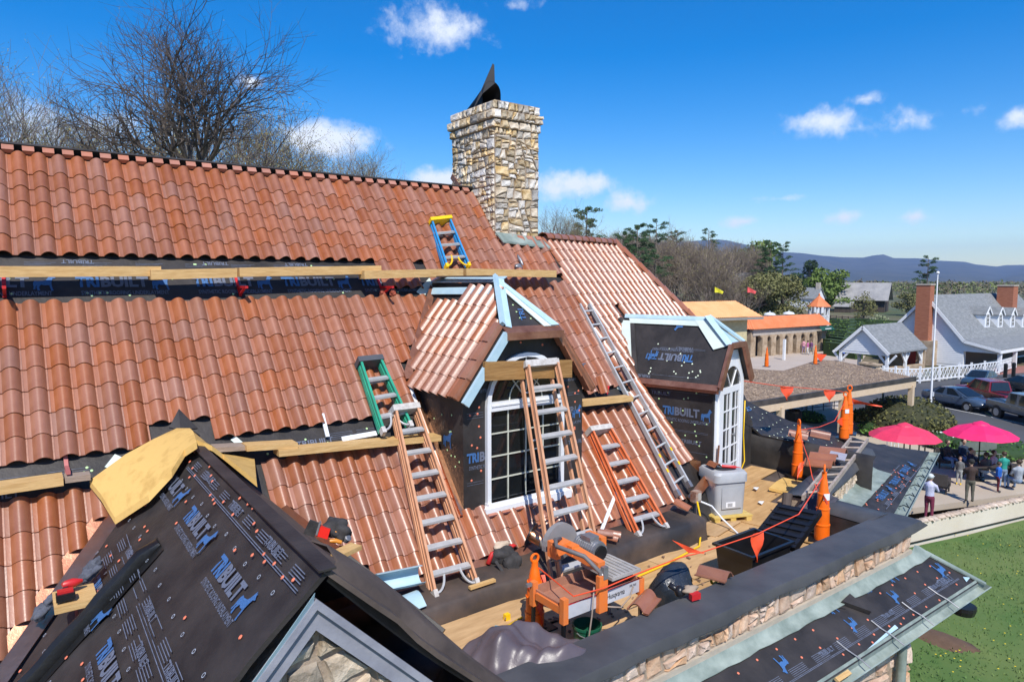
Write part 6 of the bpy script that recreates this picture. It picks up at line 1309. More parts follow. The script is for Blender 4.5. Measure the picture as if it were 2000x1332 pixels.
def lamp(px, py, h, lab):
    q = onz(px, py, ZG); t = thing('lamp_post', lab, 'lamp post', q, 'grey lamp posts'); m_ = MB(); m_.lathe(q, [(.22, 0), (.2, .1), (.07, .18), (.065, h)], 12); mk('pole', m_, pm('lamp_grey', (.12, .14, .16), .5), t, smooth=True)
    m_ = MB(); m_.lathe(q + A3(0, 0, h), [(.08, 0), (.22, .3), (.2, .34), (0, .36)], 12); mk('lantern', m_, BLACKM, t); m_ = MB(); m_.lathe(q + A3(0, 0, h + .36), [(.38, 0), (.34, .1), (0, .16)], 14); mk('cap', m_, WHITED, t)
lamp(1574, 819, 2.9, 'grey lamp post with round base under the gravel canopy'); lamp(1722, 832, 2.2, 'grey lamp post with flat white cap by the clipped hedge')
# ---- planting beds, hedge, shrubs
LEAFS = {}
def leaf_mat(n, c1, c2): return pm(n, c1, .7, col2=c2, scale=1.2, rnd=.0, spec=.25)
def leaf_cloud(mb, c, r, n, s, rg, squash=1.0, flat=False):
    rs_ = np.random.RandomState(rg.randrange(1 << 30)); nr = lambda v: v / (np.linalg.norm(v, axis=1)[:, None] + 1e-9)
    d = nr(rs_.normal(size=(n, 3))) * rs_.uniform(.62, 1.0, (n, 1)); c = np.asarray(c, float); p = c + d * np.asarray(r, float)
    if flat: p[:, 2] = np.where(p[:, 2] < c[2], c[2] + np.abs(p[:, 2] - c[2]) * .3, p[:, 2])
    a = nr(rs_.normal(size=(n, 3))); b = nr(np.cross(a, rs_.normal(size=(n, 3)))); q = (s * rs_.uniform(.6, 1.3, (n, 1))); k0 = len(mb.v)
    mb.v += np.stack([p - a * q, p + b * q * .6, p + a * q, p - b * q * .6], 1).reshape(-1, 3).tolist(); mb.f += [(k0 + 4 * i, k0 + 4 * i + 1, k0 + 4 * i + 2, k0 + 4 * i + 3) for i in range(n)]; mb.m += [0] * n
def shrub(name, lab, cat, c, r, n, s, mats, seed, group=None, core=True):
    t = thing(name, lab, cat, (c[0], c[1], c[2]), group); rg = random.Random(seed); m_ = MB()
    if core: m_.blob((c[0], c[1], c[2] + r[2] * .35), (r[0] * .88, r[1] * .88, r[2] * .58), 14, 8, .05, seed); mk('core', m_, mats[0], t, smooth='all'); m_ = MB()
    leaf_cloud(m_, (c[0], c[1], c[2] + r[2] * .25), (r[0], r[1], r[2] * .75), n, s, rg, flat=True); mk('foliage', m_, mats[1], t, recalc=False)
HD = pm('hedge_core', (.022, .028, .010), .9, col2=(.05, .05, .02), scale=2); HL = leaf_mat('hedge_leaf', (.09, .09, .028), (.17, .165, .055)); GL_ = leaf_mat('plant_leaf', (.05, .13, .02), (.13, .24, .05)); GC = pm('plant_core', (.02, .05, .012), .9)
q = onz(1768, 838, ZG); shrub('clipped_hedge', 'broad clipped brown-green hedge mound beside the car park', 'hedge', q - unit(A3(q[0], q[1], 0)) * .8, (3.2, 2.6, 2.2), 9000, .09, (HD, HL), 3)
for k, (x, y, rx, h, lab) in enumerate(((1715, 838, 1.7, 1.0, 'bright green low plants left of the clipped hedge'), (1690, 815, 1.0, .9, 'small green shrub behind the beige post'), (1840, 862, 1.5, .7, 'green plants with pale flowers at the foot of the hedge'), (1900, 868, 2.2, .7, 'long green border behind the second pink umbrella'), (1965, 884, 2.2, .8, 'dark green border plants at the patio edge'), (1582, 815, .9, .7, 'small green plant by the lamp base'), (1745, 836, 1.4, .6, 'white flowering plants under the first pink umbrella'))):
    shrub('border_plant', lab, 'plant', onz(x, y + 8, ZG), (rx, 1.0, h), 900, .09, (GC, GL_), 20 + k, 'border plants around the patio')
m_ = MB(); rg = random.Random(2)
for (x, y) in ((1835, 848), (1745, 828), (1760, 830), (1850, 850)):
    for _ in range(26): q = onz(x + rg.uniform(-14, 14), y + rg.uniform(-5, 5), ZG + .55); m_.lathe(q, [(0, 0), (.07, .03), (0, .06)], 5)
mk('white_blossom', m_, WHITE, None, kind='stuff', label='white daffodil blossoms in the border', category='flowers')
t = thing('stone_edging', 'low stone edging between the patio and the border', 'edging', onz(1900, 885, ZG)); m_ = MB(); m_.bar(onz(1855, 872, ZG) + A3(0, 0, .2), onz(2080, 905, ZG) + A3(0, 0, .2), .5, .45); mk('edge_wall', m_, pm('edging_stone', (.40, .31, .23), .9, bump=1, bscale=4, var=.3), t)
# ---- umbrellas
PINK = pm('pink_canvas', (.78, .018, .13), .6, var=.08); PINKR = pm('red_pink_canvas', (.72, .04, .10), .6, var=.08)
def umbrella(px, py, mat, lab, rot):
    zt = ZG + 2.7; q = onz(px, py, zt); t = thing('patio_umbrella', lab, 'umbrella', A3(q[0], q[1], ZG), 'pink patio umbrellas'); n = 8; G = []; Rr = 1.5
    for r_, dz in ((.04, 0), (.5, -.13), (1.1, -.33), (Rr, -.58)): G.append([q + A3(r_ * math.cos(rot + w * math.pi / n) * (1 if w % 2 == 0 else .965), r_ * math.sin(rot + w * math.pi / n) * (1 if w % 2 == 0 else .965), dz + (0 if w % 2 == 0 else -.03 * r_)) for w in range(2 * n)])
    m_ = MB(); m_.grid(G, closed=True); mk('canopy', m_, mat, t, recalc=False)
    m_ = MB(); m_.lathe(q + A3(0, 0, .02), [(.36, -.12), (.3, -.05), (.05, .05), (0, .06)], 16); mk('vent_cap', m_, mat, t)
    m_ = MB(); m_.tube([A3(q[0], q[1], ZG), q + A3(0, 0, .05)], .03, 8); mk('pole', m_, BLACKM, t); m_ = MB(); m_.lathe(A3(q[0], q[1], ZG), [(.28, 0), (.28, .06), (.06, .12)], 14); mk('base', m_, BLACKM, t)
    for w in range(n): m_ = MB(); d_ = A3(math.cos(rot + 2 * w * math.pi / n), math.sin(rot + 2 * w * math.pi / n), 0); m_.tube([q + A3(0, 0, -.03), q + d_ * Rr + A3(0, 0, -.60)], .012, 5); mk('rib', m_, BLACKM, t)
umbrella(1768, 828, PINKR, 'rose-red patio umbrella in front of the beige canopy post', .2); umbrella(1916, 825, PINK, 'bright pink patio umbrella over the seated group', .5)
# ---- patio furniture
WICK = pm('dark_wicker', (.045, .037, .033), .7, bump=.6, bscale=40)
def sofa(q, rot, w, lab):
    t = thing('wicker_sofa', lab, 'sofa', q, 'dark wicker patio seats', local=True, rotz=rot); 
    for nm, c_, s_ in (('seat', (0, 0, .34), (w, .7, .16)), ('backrest', (0, .36, .62), (w, .12, .5)), ('arm', (-w / 2 + .06, 0, .48), (.12, .7, .28)), ('arm', (w / 2 - .06, 0, .48), (.12, .7, .28))): m_ = MB(); m_.cbox(c_, *s_); mk(nm, m_, WICK, t)
    for a in (-1, 1):
        for b in (-1, 1): m_ = MB(); m_.cbox((a * (w / 2 - .06), b * .3, .13), .06, .06, .26); mk('leg', m_, WICK, t)
VA = math.atan2(view[1], view[0]) - math.pi / 2
sofa(onz(1868, 914, ZG), VA - .35, 1.7, 'dark wicker seat under the couple on the patio'); sofa(onz(1822, 958, ZG), VA + 2.4, 1.2, 'dark wicker chair behind the man holding up a phone'); sofa(onz(1985, 938, ZG), VA + 1.2, 1.5, 'dark reclined lounger at the right end of the patio')
def table(q, w, d, h, lab):
    t = thing('patio_table', lab, 'table', q, None, local=True, rotz=VA); m_ = MB(); m_.cbox((0, 0, h), w, d, .05); mk('tabletop', m_, WICK, t)
    for a in (-1, 1):
        for b in (-1, 1): m_ = MB(); m_.cbox((a * (w / 2 - .05), b * (d / 2 - .05), h / 2), .05, .05, h - .05); mk('leg', m_, BLACKM, t)
table(onz(1925, 938, ZG), 1.7, .9, .72, 'dark patio table with the group gathered around'); table(onz(1800, 890, ZG), .9, .9, .7, 'small dark table under the rose-red umbrella')
t = thing('metal_bench', 'grey metal mesh bench behind the group under the pink umbrella', 'bench', onz(1915, 898, ZG), None, local=True, rotz=VA)
t.location = tuple(onz(1915, 902, ZG))
MESHG = pm('grey_green_mesh', (.12, .14, .12), .6); 
for nm, c_, s_ in (('seat', (0, 0, .45), (1.9, .45, .04)), ('backrest', (0, .25, .75), (1.9, .04, .45))): m_ = MB(); m_.cbox(c_, *s_); mk(nm, m_, MESHG, t)
for a in (-1, 1): m_ = MB(); m_.cbox((a * .8, 0, .22), .05, .4, .44); mk('leg', m_, MESHG, t)
t = thing('white_cafe_chair', 'white metal cafe chair under the rose-red umbrella', 'chair', onz(1743, 876, ZG), None, local=True, rotz=VA)
for nm, c_, s_ in (('seat', (0, 0, .45), (.45, .45, .03)), ('backrest', (0, .22, .72), (.45, .03, .45))): m_ = MB(); m_.cbox(c_, *s_); mk(nm, m_, WHITED, t)
for a in (-1, 1):
    for b in (-1, 1): m_ = MB(); m_.cbox((a * .2, b * .2, .22), .03, .03, .44); mk('leg', m_, WHITED, t)
# ---- cars
def wheel(t, c, ax, r=.33, w=.22):
    m_ = MB(); m_.lathe(c, [(r * .62, -w / 2), (r * .94, -w / 2), (r, -w * .35), (r, w * .35), (r * .94, w / 2), (r * .62, w / 2)], 20, ax, caps=False); wo = mk('wheel', m_, BLACKP, t, smooth=True)
    for e in (-1, 1):
        m_ = MB(); m_.lathe(np.asarray(c) + np.asarray(ax) * e * w * .42, [(0, 0), (r * .62, 0), (r * .64, e * .02), (0, e * .012)], 16, ax); 
        mk('rim', m_, pm('rim_silver', (.55, .56, .58), .3, metal=.7), wo)
def car(loc, rot, paint, lab, kind, plate=None):
    t = thing('parked_car' if kind != 'pickup' else 'pickup_truck', lab, 'car' if kind != 'pickup' else 'pickup truck', loc, 'vehicles in the car park', local=True, rotz=rot)
    if kind == 'pickup':
        st = [(-2.9, .75, 1.02, .90), (-2.85, .55, 1.12, .95), (-1.2, .5, 1.14, .97), (1.0, .5, 1.14, .97), (1.15, .5, 1.16, .97), (2.3, .5, 1.12, .95), (2.75, .55, 1.02, .88), (2.9, .62, .92, .8)]
        cab = [(-1.15, 1.12, .0), (-1.0, 1.82, 1), (.55, 1.86, 1), (1.35, 1.14, 0)]; Rr, wx = .40, (-1.75, 1.85); wid = .97
    elif kind == 'hatch':
        st = [(-2.15, .5, .85, .75), (-2.05, .38, .98, .82), (-1.2, .3, 1.02, .88), (.9, .3, .98, .89), (1.7, .34, .90, .85), (2.1, .42, .76, .76), (2.2, .5, .66, .65)]
        cab = [(-2.0, .96, 0), (-1.35, 1.40, 1), (-.1, 1.46, 1), (1.05, .96, 0)]; Rr, wx = .33, (-1.3, 1.35); wid = .88
    else:
        st = [(-2.42, .5, .86, .74), (-2.32, .38, .98, .82), (-1.5, .3, 1.0, .89), (1.0, .3, .96, .90), (1.9, .34, .86, .86), (2.3, .42, .74, .76), (2.42, .5, .64, .62)]
        cab = [(-1.85, .98, 0), (-.95, 1.42, 1), (.15, 1.47, 1), (1.35, .95, 0)]; Rr, wx = .33, (-1.42, 1.42); wid = .9
    G = []
    for (x, zl, zh, hw) in st:
        sec = [(-hw * .8, zl), (-hw, zl + .12), (-hw, zl + (zh - zl) * .62), (-hw * .95, zh - .05), (-hw * .86, zh), (0, zh + .03), (hw * .86, zh), (hw * .95, zh - .05), (hw, zl + (zh - zl) * .62), (hw, zl + .12), (hw * .8, zl)]
        G.append([(x, y, z) for y, z in sec])
    m_ = MB(); m_.grid(G, closed=True); m_.poly(G[0]); m_.poly(G[-1]); bo = mk('body', m_, paint, t, smooth=True)
    def ring(x, z, k): hw = wid * (.74 if k else .90); return [(x, -hw, z), (x, -hw * .5, z + (.03 if k else .01)), (x, hw * .5, z + (.03 if k else .01)), (x, hw, z)]
    C_ = [ring(*c) for c in cab]; m_ = MB(); m_.grid(C_)
    zb = cab[0][1] - .05
    for sgn, j in ((-1, 0), (1, 3)): m_.poly([C_[i][j] for i in range(4)])
    mk('cabin', m_, paint, t, smooth=True)
    DG = pm('car_glass', (.012, .016, .02), .06, spec=.7)
    for i, nm in ((0, 'rear_window'), (2, 'windscreen')):
        a, b = np.array(C_[i]), np.array(C_[i + 1]); n_ = unit(np.cross(b[0] - a[0], a[3] - a[0])); n_ = n_ if n_[2] > 0 else -n_
        ins = lambda s, u: (a[0] * (1 - s) + a[3] * s) * (1 - u) + (b[0] * (1 - s) + b[3] * s) * u + n_ * .045
        m_ = MB(); m_.poly([ins(.08, .08), ins(.92, .08), ins(.92, .93), ins(.08, .93)]); mk(nm, m_, DG, t)
    for sgn, j in ((-1, 0), (1, 3)):
        q4 = [np.array(C_[i][j]) for i in range(4)]; n_ = unit(np.cross(q4[1] - q4[0], q4[3] - q4[0])); n_ = n_ if n_[1] * sgn > 0 else -n_; ce = sum(q4) / 4
        lo = lambda s: q4[0] * (1 - s) + q4[3] * s
        hi = lambda s: q4[1] * (1 - s) + q4[2] * s
        for s0, s1 in ((.06, .44), (.49, .92)):
            P_ = [lo(s0 * .75 + .12), lo(s1 * .92 + .0), hi(min(.97, s1 * 1.08)), hi(max(.03, s0 * 1.1 - .03))]; c_ = sum(P_) / 4
            P_ = [c_ + (p - c_) * .86 + n_ * .012 for p in P_]; m_ = MB(); m_.poly(P_); mk('side_window', m_, DG, t)
        m_ = MB(); m_.cbox((cab[3][0] - .35, sgn * wid * 1.0, cab[3][1] + .05), .12, .16, .11); mk('mirror', m_, paint, t)
        for s_ in (-.1, .75): m_ = MB(); m_.cbox((s_ - .45, sgn * (wid + .003), cab[3][1] - .14), .16, .012, .03); mk('door_handle', m_, STEEL, t)
        xe = st[-1][0]; m_ = MB(); m_.blob((xe - .22, sgn * st[-1][3] * .98, st[-1][2] - .02), (.17, .13, .075), 10, 6, .05, 1); mk('headlight', m_, pm('headlight_glass', (.65, .68, .70), .1), t, smooth='all')
        m_ = MB(); m_.blob((st[0][0] + .1, sgn * st[0][3] * .92, st[0][2] - .03), (.08, .12, .07), 10, 6, .05, 1); mk('tail_light', m_, pm('tail_light_red', (.4, .01, .01), .2), t, smooth='all')
        for x in wx:
            m_ = MB(); m_.lathe((x, sgn * (wid - .12), Rr), [(Rr + .06, -.11), (Rr + .06, .13), (0, .13)], 18, (0, sgn, 0)); mk('wheel_well', m_, BLACKP, t)
            wheel(t, np.array((x, sgn * (wid - .08), Rr)), A3(0, sgn, 0), Rr)
    m_ = MB(); m_.cbox((st[-1][0] - .02, 0, .56 if kind != 'pickup' else .75), .05, .9, .14); mk('grille', m_, BLACKP, t)
    if plate: m_ = MB(); m_.cbox((st[-1][0] + .03, 0, .5), .02, .42, .13); mk('number_plate', m_, plate, t)
    if kind == 'pickup':
        m_ = MB(); m_.cbox((-2.0, 0, 1.145), 1.5, 1.55, .01); mk('bed', m_, BLACKP, t)
    return t
def aim(a, b): d = onz(*b, ZG) - onz(*a, ZG); return math.atan2(d[1], d[0])
CP = lambda n, c: pm(n, c, .25, var=.03, coat=.6, spec=.5)
q1, q2 = onz(1852, 793, ZG), onz(1919, 806, ZG); car((q1 + q2) / 2 + A3(0, 0, -.01) + unit(view) * .8, math.atan2((q2 - q1)[1], (q2 - q1)[0]), CP('slate_blue_paint', (.055, .085, .135)), 'slate blue sedan parked beside the red pickup', 'sedan')
car(onz(1912, 757, ZG), aim((1925, 752), (1893, 761)), CP('dark_blue_paint', (.035, .06, .085)), 'dark teal hatchback with a yellow plate by the white fence', 'hatch', pm('yellow_plate', (.7, .42, .02), .5))
car(onz(1930, 789, ZG), aim((1990, 800), (1893, 776)), CP('dark_red_paint', (.17, .004, .008)), 'dark red crew cab pickup behind the slate blue sedan', 'pickup')
car(onz(2012, 826, ZG) + A3(0, 0, 0), aim((2040, 833), (1985, 818)) + math.pi, CP('grey_paint', (.10, .115, .13)), 'grey pickup entering the picture in front of the sedan', 'pickup')
car(onz(2003, 768, ZG), aim((2050, 776), (1990, 765)), CP('black_paint', (.02, .025, .03)), 'black car with a roof rack behind the red pickup', 'sedan')
# flagpole
q = onz(1817, 802, ZG); t = thing('flagpole', 'tall white flagpole with a ball top at the edge of the car park', 'flagpole', q); m_ = MB(); m_.lathe(q, [(.12, 0), (.12, .35), (.075, .4), (.06, 4), (.04, 9.6)], 12); mk('pole', m_, WHITE, t, smooth=True); m_ = MB(); m_.blob(q + A3(0, 0, 9.7), (.11, .11, .11), 10, 8, 0); mk('ball', m_, WHITE, t, smooth='all'); m_ = MB(); m_.cbox(q + A3(0, -.12, 1.2), .08, .1, .3); mk('cleat', m_, WHITED, t)
# ================================================================== trees
BARK = pm('bark', (.085, .068, .055), .9, col2=(.15, .125, .105), scale=3, bump=.6, bscale=9)
BARKP = pm('pale_bark', (.26, .21, .17), .9, col2=(.40, .33, .28), scale=2, bump=.5, bscale=6)
TWIG = pm('twig', (.13, .10, .085), .9, col2=(.20, .16, .135), scale=2)
BUD = leaf_mat('spring_bud', (.26, .23, .09), (.38, .33, .14)); BUDG = leaf_mat('young_leaf', (.22, .24, .09), (.33, .33, .14))
NEED = leaf_mat('pine_needles', (.035, .08, .032), (.08, .14, .055)); OLIVE = leaf_mat('olive_leaf', (.12, .125, .045), (.22, .21, .085)); DGRN = leaf_mat('evergreen_leaf', (.025, .05, .022), (.05, .08, .038)); LGRN = leaf_mat('light_leaf', (.10, .16, .03), (.18, .24, .06))
def rotv(v, ax, a): ax = unit(ax); return v * math.cos(a) + np.cross(ax, v) * math.sin(a) + ax * (ax @ v) * (1 - math.cos(a))
def grow(rg, mT, mC, tips, p, d, L, r, lvl, maxl, kids, spread, up=.12, thin=.62, trunk_levels=1, minr=.006, st=.32, lk=1.0):
    n = 5 if lvl == 0 else (4 if lvl < 2 else (3 if lvl < 3 else 2)); pts = [p]; rs = [r]; q = p; dd = d
    for i in range(n):
        dd = unit(dd + np.array([rg.gauss(0, .13), rg.gauss(0, .13), rg.gauss(0, .07) + up * .35 * (lvl > 0)])); q = q + dd * L / n; pts.append(q); rs.append(r * (1 - .55 * (i + 1) / n))
    (mT if lvl <= trunk_levels else mC).tube(pts, rs, 7 if lvl == 0 else (5 if lvl == 1 else 3), caps=lvl < 2)
    if lvl >= maxl: tips.append(q); tips.append(pts[-2]); return
    k = kids[lvl]
    for i in range(k):
        f = (.30 + .70 * (i + rg.random()) / k) if lvl > 0 else (st + (1 - st) * (i + .4 * rg.random()) / k); j = min(int(f * n), n - 1); b = pts[j] + (pts[j + 1] - pts[j]) * (f * n - j)
        ax = unit(np.cross(dd, [rg.gauss(0, 1), rg.gauss(0, 1), rg.gauss(0, .6)])); nd = rotv(dd if lvl else d, ax, R(rg.uniform(*spread[lvl]))); nd = unit(nd + A3(0, 0, up))
        grow(rg, mT, mC, tips, b, nd, L * rg.uniform(.5, .78) * (lk * (1.15 - .45 * f) if lvl == 0 else 1), max(minr, rs[j] * thin * rg.uniform(.75, 1)), lvl + 1, maxl, kids, spread, up, thin, trunk_levels, minr, st, lk)
def bare_tree(seed, H, r, kids, spread, maxl=4, buds=0, bud_mat=None, bud_s=.08, up=.12, trunk=.42, bark=None, name='bare_tree', label='x', group=None, minr=.012, thin=.64, twig=None, st=.32, lk=1.0):
    rg = random.Random(seed); mT, mC, tips = MB(), MB(), []
    t = thing(name, label, 'tree', (0, 0, 0), group, local=True)
    grow(rg, mT, mC, tips, A3(0, 0, -.3), A3(rg.uniform(-.04, .04), rg.uniform(-.04, .04), 1), H * trunk, r, 0, maxl, kids, spread, up, thin, 1, minr, st, lk)
    zmax = float(np.percentile([p[2] for p in tips], 98.5)); k = H / zmax
    for m_ in (mT, mC): m_.v = [(x * k, y * k, z * k) for x, y, z in m_.v]
    mk('trunk', mT, bark or BARK, t, smooth='all', recalc=False); cr = mk('crown', mC, twig or TWIG, t, recalc=False)
    if buds:
        m_ = MB()
        for _ in range(buds):
            p = rg.choice(tips) * k + np.array([rg.gauss(0, .25) for _ in range(3)]); a = unit([rg.gauss(0, 1) for _ in range(3)]); b = unit(np.cross(a, [rg.gauss(0, 1) for _ in range(3)])); s = bud_s * rg.uniform(.6, 1.4); m_.add([p - a * s, p + b * s * .7, p + a * s, p - b * s * .7], [(0, 1, 2, 3)])
        mk('young_leaves', m_, bud_mat or BUD, cr, recalc=False)
    return t
def fit(o, px, f, ytop, H):
    l = gpf(px, f); z = -(ytop - 547) / F * f * .997; s = max(.3, (z - l[2]) / H); o.location = tuple(l); o.scale = (s, s, s); o.rotation_euler = (0, 0, px * .9)
SP = [(35, 70), (28, 60), (25, 60), (25, 65), (25, 60)]
oak = bare_tree(24, 19.0, .50, [9, 5, 5, 4, 3], [(15, 70), (25, 50), (25, 55), (25, 60), (25, 60)], 5, 700, BUD, .03, .05, .50, st=.66, lk=1.5, bark=BARK, minr=.012, thin=.76, twig=pm('oak_twig', (.06, .047, .04), .9, col2=(.10, .08, .068), scale=2), label='very large bare oak with wide spreading limbs behind the ridge', name='oak_tree')
fit(oak, 276, 44, 40, 19.0); oak.rotation_euler = (0, 0, 4.4)
g_l = 'budding trees behind the roof'
b1 = bare_tree(5, 17, .28, [8, 6, 5, 4], [(25, 55), (25, 55), (25, 60), (25, 60)], 4, 3600, BUDG, .045, .2, .5, label='slim budding tree at the left edge behind the ridge', name='budding_tree', group=g_l); fit(b1, 12, 50, 95, 17)
b2 = bare_tree(8, 15, .25, [8, 6, 5, 4], [(25, 55), (25, 55), (25, 60), (25, 60)], 4, 9000, BUD, .05, .2, .45, label='low budding tree below the oak on its left', name='budding_tree', group=g_l); fit(b2, 150, 52, 225, 15)
for (px, f, s, src, lab) in ((50, 62, 170, b1, 'budding tree between the left edge and the oak'), (215, 60, 235, b2, 'budding tree in the gap just left of the oak trunk'), (345, 58, 225, b2, 'budding tree right below the oak limbs'), (430, 62, 235, b1, 'budding tree under the longest right limb of the oak'), (500, 66, 200, b2, 'yellow-green budding tree where the oak limbs end'), (560, 72, 270, b2, 'yellow-green budding tree just right of the oak'), (615, 76, 285, b2, 'yellow-green budding tree below the white cloud'), (665, 80, 298, b1, 'thin budding tree right of the yellow-green ones'), (715, 86, 315, b2, 'small budding tree where the treeline meets the ridge'), (760, 92, 335, b1, 'last thin budding tree of the treeline left of the chimney'), (1085, 60, 412, b1, 'pale budding tree right behind the chimney'), (1110, 66, 420, b2, 'pale budding tree between the chimney and the first pine')):
    o = dup(src, None, None, lab); fit(o, px, f, s, 17 if src is b1 else 15); o.rotation_euler = (0, 0, px * .37)
# woods on the hill at the right
g_w = 'bare trees of the hillside woods'
w1 = bare_tree(31, 19, .26, [12, 5, 4, 3], [(22, 48), (25, 50), (25, 55), (25, 60)], 4, 700, BUD, .09, .25, .72, BARKP, label='tall slender bare tree in the dense hillside woods', minr=.026, thin=.66, twig=pm('wood_twig', (.16, .125, .10), .9, col2=(.24, .19, .155), scale=.5), name='woodland_tree', group=g_w)
w2 = bare_tree(32, 18, .20, [12, 5, 4, 3], [(22, 50), (25, 50), (25, 55), (25, 60)], 4, 500, BUD, .09, .22, .75, BARK, label='tall slender bare tree in the dense hillside woods', minr=.026, thin=.66, twig=pm('wood_twig', (.16, .125, .10), .9, col2=(.24, .19, .155), scale=.5), name='woodland_tree', group=g_w)
w3 = bare_tree(33, 18, .26, [10, 5, 5, 3], [(30, 60), (25, 55), (25, 55), (25, 60)], 4, 900, BUD, .1, .2, .6, BARKP, label='tall slender bare tree in the dense hillside woods', minr=.026, thin=.66, twig=pm('wood_twig', (.16, .125, .10), .9, col2=(.24, .19, .155), scale=.5), name='woodland_tree', group=g_w)
rg = random.Random(77); first = [w1, w2, w3]; used = [False] * 3
for k in range(66):
    px = 1205 + 285 * ((k * .618) % 1); f = 100 + 46 * ((k * .377) % 1) + rg.uniform(-3, 3); i = k % 3; l = gpf(px, f); s = rg.uniform(.48, .68) * (1.0 if px < 1420 else .9)
    if not used[i]: used[i] = True; o = first[i]; o.location = tuple(l); o.rotation_euler = (0, 0, rg.uniform(0, 6)); o.scale = (s, s, s)
    else: dup(first[i], l, rg.uniform(0, 6.28), None, (s, s, s * rg.uniform(.9, 1.08)))
# pines
def pine(seed, H, lab, dense=1.0, lean=.0):
    rg = random.Random(seed); t = thing('pine_tree', lab, 'tree', (0, 0, 0), 'pine trees', local=True); mT, mC = MB(), MB()
    mT.tube([A3(0, 0, -.4), A3(.1, 0, H * .3), A3(.2 + lean, .1, H * .6), A3(.15 + lean, 0, H * .97)], [.26, .22, .15, .04], 8)
    nb = int(30 * dense)
    for i in range(nb):
        f = .52 + .46 * (i / nb); z = H * f; a = rg.uniform(0, 6.28); L_ = H * .24 * (1.15 - f) ** .6 * rg.uniform(.6, 1.15); base = A3(.15 + lean * f, .05, z); d = A3(math.cos(a), math.sin(a), rg.uniform(-.1, .25))
        mid = base + d * L_ * .6 + A3(0, 0, .1); tip = base + d * L_ + A3(0, 0, L_ * .12); mT.tube([base, mid, tip], [.05, .035, .015], 4)
        for (c, s) in ((mid, .55), (tip, .75), (base * .2 + tip * .8 + A3(0, 0, .2), .6)): leaf_cloud(mC, c, (L_ * .30 * s + .2, L_ * .30 * s + .2, .20 + .1 * s), int(60 * dense), .10, rg); leaf_cloud(mC, c, (L_ * .2 * s + .15, L_ * .2 * s + .15, .15), int(22 * dense), .10, rg)
    mk('trunk', mT, BARK, t, smooth='all', recalc=False); mk('crown', mC, NEED, t, recalc=False); return t
pA = pine(1, 17, 'dark pine standing alone between the chimney and the woods'); pB = pine(2, 20, 'tall pine with broken top behind the white house chimney', .9, .5)
def fit(o, px, f, ytop, H): 
    l = gpf(px, f); z = -(ytop - 547) / F * f * .997; s = max(.3, (z - l[2]) / H); o.location = tuple(l); o.scale = (s, s, s); o.rotation_euler = (0, 0, px * .9)
fit(pA, 1147, 70, 402, 17); fit(pB, 1808, 96, 500, 20)
for (px, f, y, src, H, lab) in ((1214, 104, 452, pA, 17, 'pine at the left edge of the hillside woods'), (1243, 108, 436, pA, 17, 'pine second from the left in the hillside woods'), (1278, 102, 430, pB, 20, 'tallest pine of the left pine clump in the woods'), (1322, 124, 449, pA, 17, 'pine top standing above the bare woods'), (1380, 128, 447, pB, 20, 'pine top rising over the middle of the bare woods'), (1504, 112, 468, pA, 17, 'dark pine above the olive tree at the end of the woods'), (1532, 110, 473, pB, 20, 'leaning pine with bare trunk beside the olive tree')):
    o = dup(src, None, None, lab); fit(o, px, f, y, H)
# leafy trees
def leafy(seed, lab, c, r, H, n, s, mats, name='leafy_tree'):
    rg = random.Random(seed); t = thing(name, lab, 'tree', c); mT, mC = MB(), MB(); mT.tube([c, c + A3(.1, 0, H * .35), c + A3(0, .1, H * .8)], [.22, .16, .05], 7)
    for k in range(22):
        a = rg.uniform(0, 6.28); z = rg.uniform(.18, .95); rr3 = r * (1 - (abs(z - .45) / .62) ** 2) * rg.uniform(.35, .85); p = c + A3(rr3 * math.cos(a), rr3 * math.sin(a), H * z); mT.tube([c + A3(0, 0, H * z * .6), p], [.06, .02], 4); leaf_cloud(mC, p, (r * .42, r * .42, H * .13), n // 22, s, rg)
    mk('trunk', mT, BARK, t, recalc=False); mk('crown', mC, mats, t, recalc=False); return t
leafy(41, 'big olive-green tree at the right end of the hillside woods', gpf(1490, 104), 5.6, 8.8, 8500, .2, OLIVE); leafy(42, 'olive-green tree leaning out beside the path', gpf(1528, 106), 4.4, 8.4, 6500, .2, OLIVE)
leafy(43, 'pale green leafy tree right of the white cottage', gpf(1622, 190), 6.5, 12, 3600, .42, LGRN); leafy(44, 'dark evergreen behind the white cottage', gpf(1580, 230), 5.5, 13, 2400, .42, DGRN); leafy(45, 'yellow-green tree seen over the olive tree', gpf(1478, 200), 8, 14, 2600, .5, LGRN); leafy(46, 'small tree standing in front of the barn', gpf(1690, 150), 2.6, 6.5, 1300, .2, OLIVE); leafy(47, 'pale blossoming shrub before the rail fence', gpf(1722, 132), 1.6, 2.4, 900, .14, leaf_mat('pale_blossom', (.22, .27, .12), (.42, .44, .30))); leafy(48, 'bright green bush behind the grey roof', gpf(1878, 160), 3.2, 4.6, 1500, .25, LGRN)
leafy(49, 'olive bush between barn and brick chimney', gpf(1775, 170), 3.4, 5.5, 1500, .25, OLIVE)
